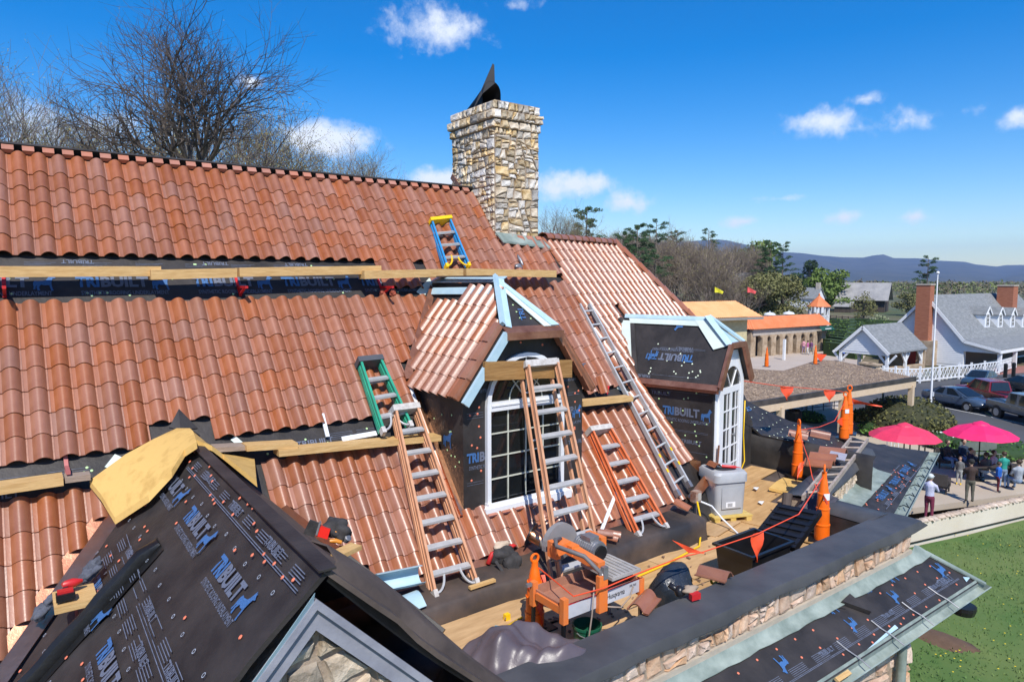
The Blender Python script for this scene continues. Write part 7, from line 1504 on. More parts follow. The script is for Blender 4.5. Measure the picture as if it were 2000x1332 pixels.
# far woodland that reads as one mass
m_ = MB(); m2_ = MB(); rg = random.Random(13)
for k in range(620):
    px = rg.uniform(1040, 2120); f = rg.uniform(250, 620) if k % 4 else rg.uniform(700, 2200); l = gpf(px, f); h = rg.uniform(5.5, 8.2); leaf_cloud(m_ if k % 3 else m2_, l + A3(0, 0, h * .5), (h * .5 * rg.uniform(.8, 1.3), h * .5 * rg.uniform(.8, 1.3), h * .52), 90, h * .07, rg)
mk('far_woodland', m_, leaf_mat('far_wood_brown', (.13, .11, .065), (.24, .20, .13)), None, recalc=False, kind='stuff', label='distant brown and green woodland at the foot of the mountains', category='woodland')
mk('far_greenwood', m2_, leaf_mat('far_wood_green', (.12, .15, .05), (.21, .24, .09)), None, recalc=False, kind='stuff', label='distant fresh green treetops within the brown woodland', category='woodland')
m_ = MB()
for k in range(130):
    px = rg.uniform(1200, 1500); f = rg.uniform(140, 200); l = gpf(px, f); leaf_cloud(m_, l + A3(0, 0, 4.5), (2.5, 2.5, 5.0), 90, .2, rg)
mk('woodland_backdrop', m_, leaf_mat('twig_haze', (.15, .115, .09), (.24, .19, .15)), None, recalc=False, kind='stuff', label='dense brown twigs of the woods behind the slender trees', category='woodland')

# ================================================================== buildings of the village
SHING = pm('grey_shingle', (.15, .16, .165), .85, col2=(.25, .26, .265), scale=2.2, stretch=(1, 1, 3), bump=.5, bscale=6)
SIDING = pm('white_siding', (.74, .76, .79), .6, var=.04); BRICK = pm('brick', (.30, .105, .055), .85, col2=(.40, .155, .085), scale=2, stretch=(1, 1, 6), bump=.5, bscale=14)
OTILE = pm('orange_roof_tile', (.62, .17, .055), .7, col2=(.70, .22, .09), scale=.8); PTILE = pm('pale_orange_tile', (.72, .33, .13), .7, col2=(.78, .40, .18), scale=.8)
FST = pm('field_stone', (.26, .18, .11), .9, col2=(.52, .41, .29), scale=1.6, bump=1, bscale=3, ramp=(.3, .7))
def gable_siding(mb, X0, outline, zlo, zhi, step=.2, th=.03):
    """lapped boards of a gable wall in the plane x=X0, outline = function z -> (ymin, ymax)"""
    z = zlo
    while z < zhi:
        a0, b0 = outline(z); a1, b1 = outline(min(zhi, z + step))
        if b0 - a0 > .1: mb.prism([A3(X0 - th, a0, z), A3(X0 - th, b0, z), A3(X0 - .006, b1, z + step), A3(X0 - .006, a1, z + step)], (.02, 0, 0))
        z += step
HX = onz(1891, 719, ZG)[0]
hp = lambda x, y: onx(x, y, HX)
pk_, kn, pe, lw_ = hp(1813, 577), hp(1886, 664), hp(1957, 684), hp(1752, 633)
wh = thing('white_house', 'white clapboard house with grey shingle roof, brick chimneys and porch', 'house', A3(HX, pk_[1], ZG))
ym = pk_[1] + (pk_[1] - kn[1]); HL_ = 26
wallR = kn[1] + .12
m_ = MB(); m_.prism([A3(HX, ym, ZG), A3(HX, ym, kn[2]), pk_ + A3(0, 0, -.15), A3(HX, wallR, kn[2]), A3(HX, wallR, ZG)], (HL_, 0, 0)); mk('wall', m_, SIDING, wh)
zt, zk = pk_[2] - .2, kn[2]
m_ = MB(); gable_siding(m_, HX, lambda z: (wallR, ym) if z < zk else (wallR + (pk_[1] - wallR) * (z - zk) / (zt - zk), ym - (ym - pk_[1]) * (z - zk) / (zt - zk)), ZG + .3, zt - .1); mk('siding', m_, SIDING, wh, kind='stuff')
m_ = MB(); o_ = -.35
m_.prism([pk_ + A3(o_, 0, .05), kn + A3(o_, 0, .05), kn + A3(HL_, 0, .05), pk_ + A3(HL_, 0, .05)], (0, 0, -.16)); m_.prism([kn + A3(o_, 0, .05), pe + A3(o_, 0, .05), pe + A3(HL_, 0, .05), kn + A3(HL_, 0, .05)], (0, 0, -.16))
yl = A3(HX, ym + .4, zk); m_.prism([pk_ + A3(o_, 0, .05), yl + A3(o_, 0, 0), yl + A3(HL_, 0, 0), pk_ + A3(HL_, 0, .05)], (0, 0, -.16)); rf = mk('roof', m_, SHING, wh)
m_ = MB(); m_.bar(pk_ + A3(o_ - .04, 0, -.16), kn + A3(o_ - .04, 0, -.16), .06, .3, up=(0, 0, 1)); m_.bar(kn + A3(o_ - .04, 0, -.16), pe + A3(o_ - .04, 0, -.12), .06, .3); m_.bar(pk_ + A3(o_ - .04, 0, -.16), yl + A3(o_ - .04, 0, -.16), .06, .3); m_.bar(pe + A3(o_, 0, -.2), pe + A3(HL_, 0, -.2), .1, .3); mk('trim', m_, WHITE, wh)
m_ = MB(); m_.prism([A3(HX, wallR, zk), kn + A3(0, 0, -.1), pe + A3(0, .1, -.1), pe + A3(0, .1, -.4), A3(HX, wallR, pe[2] - .4)], (.05, 0, 0)); mk('porch_gable', m_, SIDING, wh)
def brick_stack(p0, p1, x0, dep, z0, z1, nm='chimney'):
    m_ = MB(); m_.box(A3(x0, p1, z0), A3(dep, 0, 0), A3(0, p0 - p1, 0), A3(0, 0, z1 - z0)); c_ = mk(nm, m_, BRICK, wh); m_ = MB(); m_.box(A3(x0 - .06, p1 - .06, z1), A3(dep + .12, 0, 0), A3(0, p0 - p1 + .12, 0), A3(0, 0, .14)); mk('chimney_cap', m_, pm('cap_concrete', (.45, .40, .34), .9), c_); return c_
c0, c1 = hp(1793, 660), hp(1824, 660); zc1 = hp(1808, 557)[2]; zc0 = hp(1808, 664)[2]
ch = brick_stack(c0[1], c1[1] + .2, HX - 1.0, 1.0, zc0, zc1)
m_ = MB(); m_.box(A3(HX - 1.15, c1[1] - .4, ZG), A3(1.15, 0, 0), A3(0, c0[1] - c1[1] + .9, 0), A3(0, 0, zc0 - ZG)); mk('chimney_base', m_, FST, wh)
p2 = onx(1966, 575, HX + 17.5); zz2 = onx(1966, 559, HX + 17.5)[2]; brick_stack(p2[1] + .85, p2[1] - .85, HX + 17, 1.5, zk, zz2)
for i, px in enumerate((1928, 1953, 1977, 2000)):                        # small roof dormers
    # point on the main slope
    n_ = unit(np.cross(A3(1, 0, 0), kn - pk_)); q = on(px, 640, n_, n_ @ pk_); w_ = .75; yb = q[1]
    m_ = MB(); m_.prism([q + A3(-w_, 0, 0), q + A3(w_, 0, 0), q + A3(w_, 0, 1.55), q + A3(0, 0, 2.2), q + A3(-w_, 0, 1.55)], (0, 2.6, 0)); dmo = mk('roof_dormer', m_, SIDING, wh)
    for e in (-1, 1): m_ = MB(); m_.prism([q + A3(e * (w_ + .15), -.15, 1.42), q + A3(0, -.15, 2.3), q + A3(0, 3, 2.3), q + A3(e * (w_ + .15), 3, 1.42)], (0, 0, .08)); mk('dormer_roof', m_, SHING, dmo)
    for e in (-1, 1): m_ = MB(); m_.bar(q + A3(e * (w_ + .15), -.17, 1.42), q + A3(0, -.17, 2.3), .06, .16); mk('dormer_trim', m_, WHITE, dmo)
    m_ = MB(); m_.box(q + A3(-.34, -.03, .25), A3(.68, 0, 0), A3(0, .03, 0), A3(0, 0, 1.25)); mk('dormer_window', m_, GLASS, dmo)
    m_ = MB()
    for k in (-.36, -.02, .32): m_.box(q + A3(k, -.05, .22), A3(.05, 0, 0), A3(0, .02, 0), A3(0, 0, 1.3))
    for k in range(4): m_.box(q + A3(-.36, -.045, .22 + .42 * k), A3(.72, 0, 0), A3(0, .015, 0), A3(0, 0, .05))
    mk('dormer_muntins', m_, WHITE, dmo)
for i, px in enumerate((1944, 1968, 1996, 2030)):
    q = pe + A3(.3 + 4.2 * i, .25, 0); m_ = MB(); m_.bar(A3(q[0], q[1], ZG), A3(q[0], q[1], pe[2] - .3), .32, .32, up=(1, 0, 0)); mk('porch_column', m_, WHITE, wh)
m_ = MB(); m_.box(A3(HX + .6, wallR - .04, ZG + .2), A3(20, 0, 0), A3(0, .05, 0), A3(0, 0, 2.4)); mk('porch_shopfront', m_, pm('dark_shopfront', (.05, .03, .028), .5), wh)
m_ = MB(); m_.box(A3(HX + 9.3, pe[1] - .05, pe[2] - 1.3), A3(2.6, 0, 0), A3(0, .05, 0), A3(0, 0, .7)); mk('red_sign', m_, pm('sign_red', (.5, .03, .05), .5), wh)
# pavilion with open gable
t = thing('picnic_pavilion', 'open white pavilion with grey shingle roof and curved braces beside the white house', 'pavilion', onz(1690, 742, ZG)); VX = onz(1735, 737, ZG)[0] - 2.0
vp2 = lambda x, y: onx(x, y, VX); a_, b_, c_ = vp2(1688, 637), vp2(1637, 688), vp2(1740, 691); LL = 7.5
b_ = A3(VX, a_[1] + (a_[1] - c_[1]), c_[2])
for s_ in (b_, c_): m_ = MB(); m_.prism([a_ + A3(-.3, 0, .1), s_ + A3(-.3, 0, .1), s_ + A3(LL, 0, .1), a_ + A3(LL, 0, .1)], (0, 0, -.15)); mk('roof', m_, SHING, t); m_ = MB(); m_.bar(a_ + A3(-.34, 0, -.1), s_ + A3(-.34, 0, -.1), .06, .28); mk('rake', m_, WHITE, t)
m_ = MB(); yi0, yi1 = c_[1] + .35, b_[1] - .35; gable_siding(m_, VX, lambda z: (yi0 + (a_[1] - yi0) * (z - c_[2]) / (a_[2] - c_[2]), yi1 - (yi1 - a_[1]) * (z - c_[2]) / (a_[2] - c_[2])), c_[2], a_[2] - .25); m_.box(A3(VX, yi0, c_[2] - .25), A3(.15, 0, 0), A3(0, yi1 - yi0, 0), A3(0, 0, .3)); mk('gable_boards', m_, SIDING, t, kind='stuff')
for i, (dx, y) in enumerate(((0, yi0), (0, yi1), (3.6, yi0), (3.6, yi1), (7.0, yi0))):
    m_ = MB(); m_.bar(A3(VX + dx + .1, y, ZG), A3(VX + dx + .1, y, c_[2]), .24, .24, up=(1, 0, 0)); mk('post', m_, WHITE, t)
    for e in (-1, 1): m_ = MB(); m_.bar(A3(VX + dx + .1, y, c_[2] - 1.1), A3(VX + dx + .1 + (0 if dx == 0 else e * .8), y + (e * .8 if dx == 0 else 0), c_[2] - .15), .12, .18); mk('brace', m_, WHITE, t)
m_ = MB(); m_.box(A3(VX + 7.1, yi0 - .3, ZG), A3(.2, 0, 0), A3(0, yi1 - yi0, 0), A3(0, 0, 2.4)); mk('back_wall', m_, FST, t); m_ = MB(); m_.box(A3(VX + 7.0, yi0 + .5, ZG), A3(.1, 0, 0), A3(0, 1.1, 0), A3(0, 0, 2.2)); mk('red_door', m_, pm('door_red', (.28, .02, .015), .5), t)
for i, (x, y) in enumerate(((1692, 742), (1705, 745))): 
    q = onz(x, y, ZG); m_ = MB(); m_.cbox(q + A3(0, 0, .75), .9, .9, 1.5); m_.cbox(q + A3(0, 0, 1.55), 1.1, 1.1, .14); single('stone_pier', m_, FST, ('square stone pier by the pavilion steps', 'second square stone pier next to the fence by the pavilion')[i], 'pier')
m_ = MB(); m_.bar(onz(1640, 735, ZG) + A3(0, 0, .4), onz(1690, 742, ZG) + A3(0, 0, .4), .5, .8); single('low_stone_wall', m_, FST, 'low stone wall in front of the open pavilion', 'wall'); m_ = MB(); m_.bar(onz(1706, 742, ZG) + A3(0, 0, .5), onz(1800, 730, ZG) + A3(0, 0, .5), .5, 1.0); single('low_stone_wall', m_, FST, 'low stone wall between the pavilion and the brick chimney', 'wall')
# white lattice fence, panel by panel
fe = thing('white_fence', 'white fence of lattice panels along the ramp before the white house', 'fence', onz(1850, 745, ZG))
fpts = [(1700, 744), (1724, 746), (1748, 747), (1772, 748), (1796, 748), (1834, 744), (1872, 740), (1896, 739), (1922, 735), (1950, 731), (1975, 722)]
for k in range(len(fpts) - 1):
    a, b = onz(*fpts[k], ZG), onz(*fpts[k + 1], ZG); h = 1.25; m_ = MB(); d_ = b - a
    m_.bar(a + A3(0, 0, h), b + A3(0, 0, h), .07, .10); m_.bar(a + A3(0, 0, .22), b + A3(0, 0, .22), .07, .10)
    n_ = max(3, int(np.linalg.norm(d_) / .55))
    for j in range(n_):
        p, q = a + d_ * j / n_, a + d_ * (j + 1) / n_; m_.bar(p + A3(0, 0, .2), q + A3(0, 0, h), .04, .05, up=(1, 0, 0)); m_.bar(p + A3(0, 0, h), q + A3(0, 0, .2), .04, .05, up=(1, 0, 0)); m_.bar(p + A3(0, 0, .2), p + A3(0, 0, h), .04, .05, up=(1, 0, 0))
    mk('lattice_panel', m_, WHITE, fe); m_ = MB(); m_.bar(a, a + A3(0, 0, 1.5), .15, .15, up=(1, 0, 0)); mk('fence_post', m_, WHITE, fe)
m_ = MB(); m_.bar(onz(1800, 746, ZG) + A3(0, .3, .1), onz(1930, 735, ZG) + A3(0, .3, .1), .3, .3); mk('ramp_kerb', m_, pm('kerb_grey', (.40, .39, .37), .8), fe)
for i, px in enumerate((1963, 1979)): 
    q = onz(px, 737 - i * 2, ZG); m_ = MB(); m_.tube([q, q + A3(0, 0, 1.25)], .17, 12); m_.lathe(q + A3(0, 0, 1.25), [(.17, 0), (.1, .08), (0, .1)], 12); single('bollard', m_, BLACKM, ('black bollard on the brick paving nearer the fence', 'black bollard on the brick paving beside the porch column')[i], 'bollard')
t = thing('bicycle_rack', 'dark bicycle rack with railings on the ramp by the porch', 'rack', onz(1905, 733, ZG))
for k in range(5): m_ = MB(); q = onz(1890 + 10 * k, 728 + .3 * k, ZG); m_.tube([q, q + A3(0, 0, .95), q + A3(.5, -.3, .95), q + A3(.5, -.3, 0)], .035, 6); mk('loop', m_, BLACKM, t)
# arcade with orange tiles
g0, g1 = onz(1484, 696, ZG), onz(1612, 684, ZG); ad = unit(g1 - g0); an = A3(ad[1], -ad[0], 0); an = an if an @ view < 0 else -an; AL = np.linalg.norm(g1 - g0)
ar = thing('stone_arcade', 'long low stone arcade with round arches and an orange tiled parapet roof', 'building', g0)
af = lambda x, y, z: g0 + ad * x - an * y + A3(0, 0, z)                 # y goes back
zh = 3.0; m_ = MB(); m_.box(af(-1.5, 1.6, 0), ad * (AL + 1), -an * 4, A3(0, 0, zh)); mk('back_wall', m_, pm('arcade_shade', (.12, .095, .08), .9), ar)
m_ = MB(); m_.box(af(-1.6, -.2, zh - .45), ad * (AL + 1.4), -an * .5, A3(0, 0, .75)); mk('lintel', m_, pm('cream_lintel', (.42, .37, .32), .85), ar)
for px in (1490, 1507, 1524, 1540, 1556, 1572, 1588, 1604):
    q = vplane(px, 690, g0, g1); x = (q - g0) @ ad; m_ = MB(); m_.box(af(x - .45, -.25, 0), ad * .9, -an * .7, A3(0, 0, zh - .5)); m_.box(af(x - .6, -.22, zh - .75), ad * 1.2, -an * .6, A3(0, 0, .32)); m_.box(af(x - .8, -.19, zh - .6), ad * 1.6, -an * .5, A3(0, 0, .18)); mk('pillar', m_, FST, ar)
m_ = MB(); m_.box(af(-1.9, -.1, 0), ad * .9, -an * 2, A3(0, 0, zh)); mk('end_pier', m_, FST, ar)
def tile_slope(mb, a, b, c, d, nx, ny, amp=.06):                          # ribbed tile slope between four corners (a,b lower; d,c upper)
    G = []
    for i in range(ny * 2 + 1):
        t_ = i / (ny * 2); row = []
        for j in range(nx * 2 + 1): s_ = j / (nx * 2); p = (a * (1 - s_) + b * s_) * (1 - t_) + (d * (1 - s_) + c * s_) * t_; row.append(p + A3(0, 0, amp * (j % 2) + .05 * (1 - (i % 2))))
        G.append(row)
    mb.grid(G)
m_ = MB(); tile_slope(m_, af(-1.9, -.6, zh + .3), af(AL + .3, -.6, zh + .3), af(AL - .5, .7, zh + 1.7), af(-1.2, .7, zh + 1.7), 55, 6); mk('tiled_front', m_, OTILE, ar); m_ = MB(); tile_slope(m_, af(-3.8, 2.6, zh + .3), af(-1.9, -.6, zh + .3), af(-1.2, .7, zh + 1.7), af(-3.0, 3.2, zh + 1.7), 14, 6); mk('tiled_end', m_, OTILE, ar)
m_ = MB(); m_.box(af(-1.3, .7, zh + 1.3), ad * (AL + .8), -an * 5, A3(0, 0, .15)); mk('flat_roof', m_, pm('flat_roof_grey', (.22, .2, .19), .9), ar)
for px in (1500, 1541, 1578): q = vplane(px, 690, g0, g1); x = (q - g0) @ ad; m_ = MB(); m_.lathe(af(x, 3, zh + 1.45), [(.35, 0), (.35, .25), (.75, .3), (.6, .5), (.25, .6), (.06, .62), (.05, .8)], 14); mk('roof_vent', m_, WHITED, ar, smooth=True)
m_ = MB(); m_.prism([af(AL - 2.6, -.65, zh + .25), af(AL + .2, -.65, zh + .25), af(AL + .2, -1.1, zh - .2), af(AL - 2.6, -1.1, zh - .2)], (0, 0, -.06)); mk('green_awning', m_, pm('awning_green', (.01, .07, .045), .6), ar); m_ = MB(); m_.prism([af(AL - 1.8, -1.0, zh + .0), af(AL - .5, -1.0, zh + .0), af(AL - .5, -1.02, zh - .1), af(AL - 1.8, -1.02, zh - .1)], an * .02); mk('awning_lettering', m_, WHITE, ar)
# yellow building with the pale orange roof
k0, k1 = gpf(1335, 62), gpf(1462, 66); k0[2] = k1[2] = ZG; kd = unit(k1 - k0); kn_ = A3(kd[1], -kd[0], 0); kn_ = kn_ if kn_ @ view < 0 else -kn_; KL = np.linalg.norm(k1 - k0)
yb = thing('yellow_building', 'yellow rendered building with a pale orange tiled roof and large window', 'building', k0); kf = lambda x, y, z: k0 + kd * x - kn_ * y + A3(0, 0, z)
ze = -(620 - 547) / F * 63 - ZG; zr_ = -(591 - 547) / F * 64 - ZG
m_ = MB(); m_.box(kf(-8, 0, 0), kd * (KL + 8), -kn_ * 6, A3(0, 0, ze)); mk('wall', m_, pm('yellow_render', (.52, .45, .26), .85), yb)
m_ = MB(); tile_slope(m_, kf(-9, -.9, ze - .1), kf(KL + 1.2, -.9, ze - .1), kf(KL - .1, 1.4, zr_), kf(-9, 1.4, zr_), 70, 8); mk('tiled_roof', m_, PTILE, yb); m_ = MB(); tile_slope(m_, kf(KL + 1.2, -.9, ze - .1), kf(KL + 1.2, 5, ze - .1), kf(KL - .1, 4, zr_), kf(KL - .1, 1.4, zr_), 20, 8); mk('tiled_hip', m_, PTILE, yb); m_ = MB(); m_.box(kf(-9, 1.4, zr_ - .2), kd * (KL + 9), -kn_ * 3, A3(0, 0, .15)); mk('flat_roof', m_, pm('flat_roof_grey', (.22, .2, .19), .9), yb); m_ = MB(); m_.bar(kf(-9, -.85, ze - .2), kf(KL + 1.2, -.85, ze - .2), .15, .22); mk('eave', m_, pm('eave_grey', (.25, .24, .22), .8), yb)
m_ = MB(); m_.box(kf(KL - 3.6, -.05, .9), kd * 3.4, -kn_ * .06, A3(0, 0, 2.3)); mk('window', m_, GLASS, yb); m_ = MB(); m_.box(kf(KL - 1.7, -.07, .9), kd * 1.3, -kn_ * .03, A3(0, 0, 2.3)); mk('curtain', m_, pm('pale_curtain', (.40, .43, .45), .8, stretch=(8, 8, 1)), yb); m_ = MB(); m_.box(kf(KL - 3.9, -.12, 0), kd * 4.0, -kn_ * .14, A3(0, 0, .9)); mk('stone_plinth', m_, FST, yb)
for i, (px, c_, lab) in enumerate(((1396, pm('flag_yellow', (.72, .66, .03), .6), 'small yellow flag flying above the pale orange roof'), (1460, pm('flag_red', (.75, .10, .10), .6), 'small red flag flying above the pale orange roof'))):
    q = gpf(px, 70); q[2] = ZG; t = thing('small_flag', lab, 'flag', q, 'small flags above the roofs'); zt = -(560 - 547) / F * 70; m_ = MB(); m_.tube([q, A3(q[0], q[1], zt)], .03, 6); mk('pole', m_, BLACKM, t); m_ = MB(); p = A3(q[0], q[1], zt); m_.grid([[p, p + right * .5 - A3(0, 0, .25), p + right * .95 - A3(0, 0, .5)], [p - A3(0, 0, .6), p + right * .45 - A3(0, 0, .6) + view * .1, p + right * .8 - A3(0, 0, .75)]]); mk('cloth', m_, c_, t, recalc=False)
# gazebo
q = onz(1597, 658, ZG) ; gz_ = thing('gazebo', 'white octagonal gazebo on stilts with an orange roof', 'gazebo', q); f_ = q @ view; zt = -(577 - 547) / F * f_; zev = -(599 - 547) / F * f_; zfl = -(628 - 547) / F * f_; rg_ = 22 / F * f_
for k in range(8):
    a = R(45 * k + 20); d_ = A3(math.cos(a), math.sin(a), 0); a2_ = R(45 * (k + 1) + 20); d2_ = A3(math.cos(a2_), math.sin(a2_), 0); m_ = MB(); m_.bar(q + d_ * rg_ * .82, A3(q[0], q[1], zev) + d_ * rg_ * .82, .2, .2, up=(1, 0, 0)); mk('post', m_, WHITE, gz_)
    p1, p2 = A3(q[0], q[1], zfl) + d_ * rg_ * .82, A3(q[0], q[1], zfl) + d2_ * rg_ * .82; m_ = MB(); m_.bar(p1 + A3(0, 0, 1), p2 + A3(0, 0, 1), .08, .1); m_.bar(p1 + A3(0, 0, .1), p2 + A3(0, 0, .1), .1, .25)
    for j in range(6): b_ = p1 + (p2 - p1) * j / 6; m_.bar(b_, b_ + A3(0, 0, 1), .05, .05, up=(1, 0, 0))
    mk('railing', m_, WHITE, gz_)
    m_ = MB(); m_.prism([A3(q[0], q[1], zev) + d_ * rg_, A3(q[0], q[1], zev) + d2_ * rg_, A3(q[0], q[1], zt)], (0, 0, .08)); mk('roof_panel', m_, OTILE, gz_)
m_ = MB(); m_.lathe(A3(q[0], q[1], zfl), [(rg_ * .85, 0), (rg_ * .85, .15)], 8); mk('floor', m_, WHITE, gz_); m_ = MB(); m_.blob(A3(q[0], q[1], zt + .1), (.15, .15, .25), 8, 6, 0); mk('finial', m_, OTILE, gz_)
# cottage, barn, log house
def gabled(name, lab, px, f, w, dpt, hw, hr, rot, wallm, roofm, chim=False, over=.3):
    c = gpf(px, f); t = thing(name, lab, 'house' if name != 'barn' else 'barn', c, None, local=True, rotz=VA + rot); t.location = tuple(c)
    m_ = MB(); m_.prism([A3(-w / 2, -dpt / 2, -.5), A3(w / 2, -dpt / 2, -.5), A3(w / 2, -dpt / 2, hw), A3(0, -dpt / 2, hr), A3(-w / 2, -dpt / 2, hw)], (0, dpt, 0)); mk('wall', m_, wallm, t)
    for e in (-1, 1): m_ = MB(); s_ = (hr - hw) / (w / 2); m_.prism([A3(e * (w / 2 + over), -dpt / 2 - over, hw - s_ * over + .12), A3(0, -dpt / 2 - over, hr + .12), A3(0, dpt / 2 + over, hr + .12), A3(e * (w / 2 + over), dpt / 2 + over, hw - s_ * over + .12)], (0, 0, .15)); mk('roof', m_, roofm, t)
    if chim: m_ = MB(); m_.cbox((0, -dpt / 2 + .6, hr + .6), .9, .9, 1.8); mk('chimney', m_, pm('cap_concrete', (.45, .40, .34), .9), t)
    return t
ct = gabled('white_cottage', 'small white cottage with grey roof at the edge of the wood', 1578, 172, 5.2, 6.5, 3.2, 5.6, .75, SIDING, SHING, True)
for (x, z) in ((.6, 1.2), (-.8, 1.2)): m_ = MB(); m_.cbox((x + .3, -3.27, z + .3), .7, .05, 1.1); mk('window', m_, GLASS, ct)
DW_ = pm('dark_barn_wood', (.045, .033, .026), .9, col2=(.085, .065, .05), scale=1, stretch=(4, 4, .6)); BR = pm('weathered_barn_roof', (.24, .235, .235), .9, col2=(.34, .33, .32), scale=.6)
bn = gabled('barn', 'dark timber barn with a weathered grey roof and lean-to', 1690, 190, 8.5, 11, 3.8, 7.6, .95, DW_, BR, over=1.0)
m_ = MB(); m_.prism([A3(4.6, -4.5, 3.3), A3(9.5, -4.5, 2.2), A3(9.5, 6, 2.2), A3(4.6, 6, 3.3)], (0, 0, .15)); mk('lean_to_roof', m_, pm('purple_lean_to', (.10, .05, .07), .8), bn); m_ = MB(); m_.cbox((-1.2, -5.55, 1.3), 2.8, .08, 2.6); mk('barn_door', m_, pm('barn_opening', (.012, .01, .009), .9), bn)
for k in range(4): m_ = MB(); m_.cbox((9.3, -4.2 + 3.3 * k, 1.0), .18, .18, 2.4); mk('lean_to_post', m_, DW_, bn)
lg = gabled('log_house', 'grey log house with a tall chimney half hidden in the hillside woods', 1462, 138, 5.5, 7, 2.8, 4.6, .9, pm('grey_logs', (.20, .17, .14), .9, col2=(.30, .27, .23), scale=2, stretch=(1, 1, 5)), SHING, True)
gabled('market_hut', 'low grey roofed hut left of the barn', 1652, 185, 5, 4, 1.5, 2.6, .9, DW_, BR)
# rail fence and hedge maze
rfn = thing('rail_fence', 'dark wooden rail fence along the lane before the barn', 'fence', gpf(1700, 140)); P_ = [gpf(1625, 150), gpf(1660, 146), gpf(1700, 141), gpf(1740, 135), gpf(1785, 128)]
for a, b in zip(P_[:-1], P_[1:]):
    for z in (.45, .85, 1.2): m_ = MB(); m_.bar(a + A3(0, 0, z), b + A3(0, 0, z), .06, .14); mk('rail', m_, DW_, rfn)
    for j in range(3): p = a + (b - a) * j / 3; m_ = MB(); m_.bar(p, p + A3(0, 0, 1.4), .15, .15, up=(1, 0, 0)); mk('fence_post', m_, DW_, rfn)
mz = thing('hedge_maze', 'green clipped hedge maze behind the pavilion', 'hedge maze', gpf(1690, 105)); rg = random.Random(6); MZ = leaf_mat('maze_leaf', (.08, .15, .02), (.17, .25, .05)); MZC = pm('maze_core', (.03, .06, .012), .9)
for k in range(13):
    f = 84 + 4.2 * k; px0 = 1612 + rg.uniform(-3, 12) + k * 1.2; px1 = px0 + rg.uniform(70, 150)
    for (u0, u1) in ((px0, (px0 + px1) / 2 - rg.uniform(2, 6)), ((px0 + px1) / 2 + rg.uniform(2, 6), min(1785, px1 + 30))):
        a, b = gpf(u0, f), gpf(u1, f - 5); m_ = MB(); m_.bar(a + A3(0, 0, .8), b + A3(0, 0, .8), 1.1, 1.8); hg = mk('hedge', m_, MZC, mz); m_ = MB(); L_ = np.linalg.norm(b - a)
        for _ in range(int(150 * L_ / 8)): leaf_cloud(m_, a + (b - a) * rg.random() + A3(0, 0, rg.uniform(.2, 1.7)), (.65, .65, .25), 4, .14, rg)
        mk('hedge_leaves', m_, MZ, hg, recalc=False)
    if k % 2: 
        a, b = gpf(px0 + 40, f), gpf(px0 + 44, f + 4); m_ = MB(); m_.bar(a + A3(0, 0, .8), b + A3(0, 0, .8), 1.0, 1.8); mk('hedge', m_, MZC, mz)
m_ = MB(); m_.bar(gpf(1560, 118), gpf(1522, 100) + A3(0, 0, .02), 3, .05); mk('path', m_, pm('sandy_path', (.38, .30, .21), .9), None, kind='structure')
t = thing('picket_fence', 'short white picket fence beside the gazebo', 'fence', gpf(1560, 108)); 
for k in range(12): a = gpf(1553 + 1.9 * k, 104); m_ = MB(); m_.bar(a, a + A3(0, 0, 1.3), .14, .05, up=(1, 0, 0)); mk('picket', m_, WHITE, t)

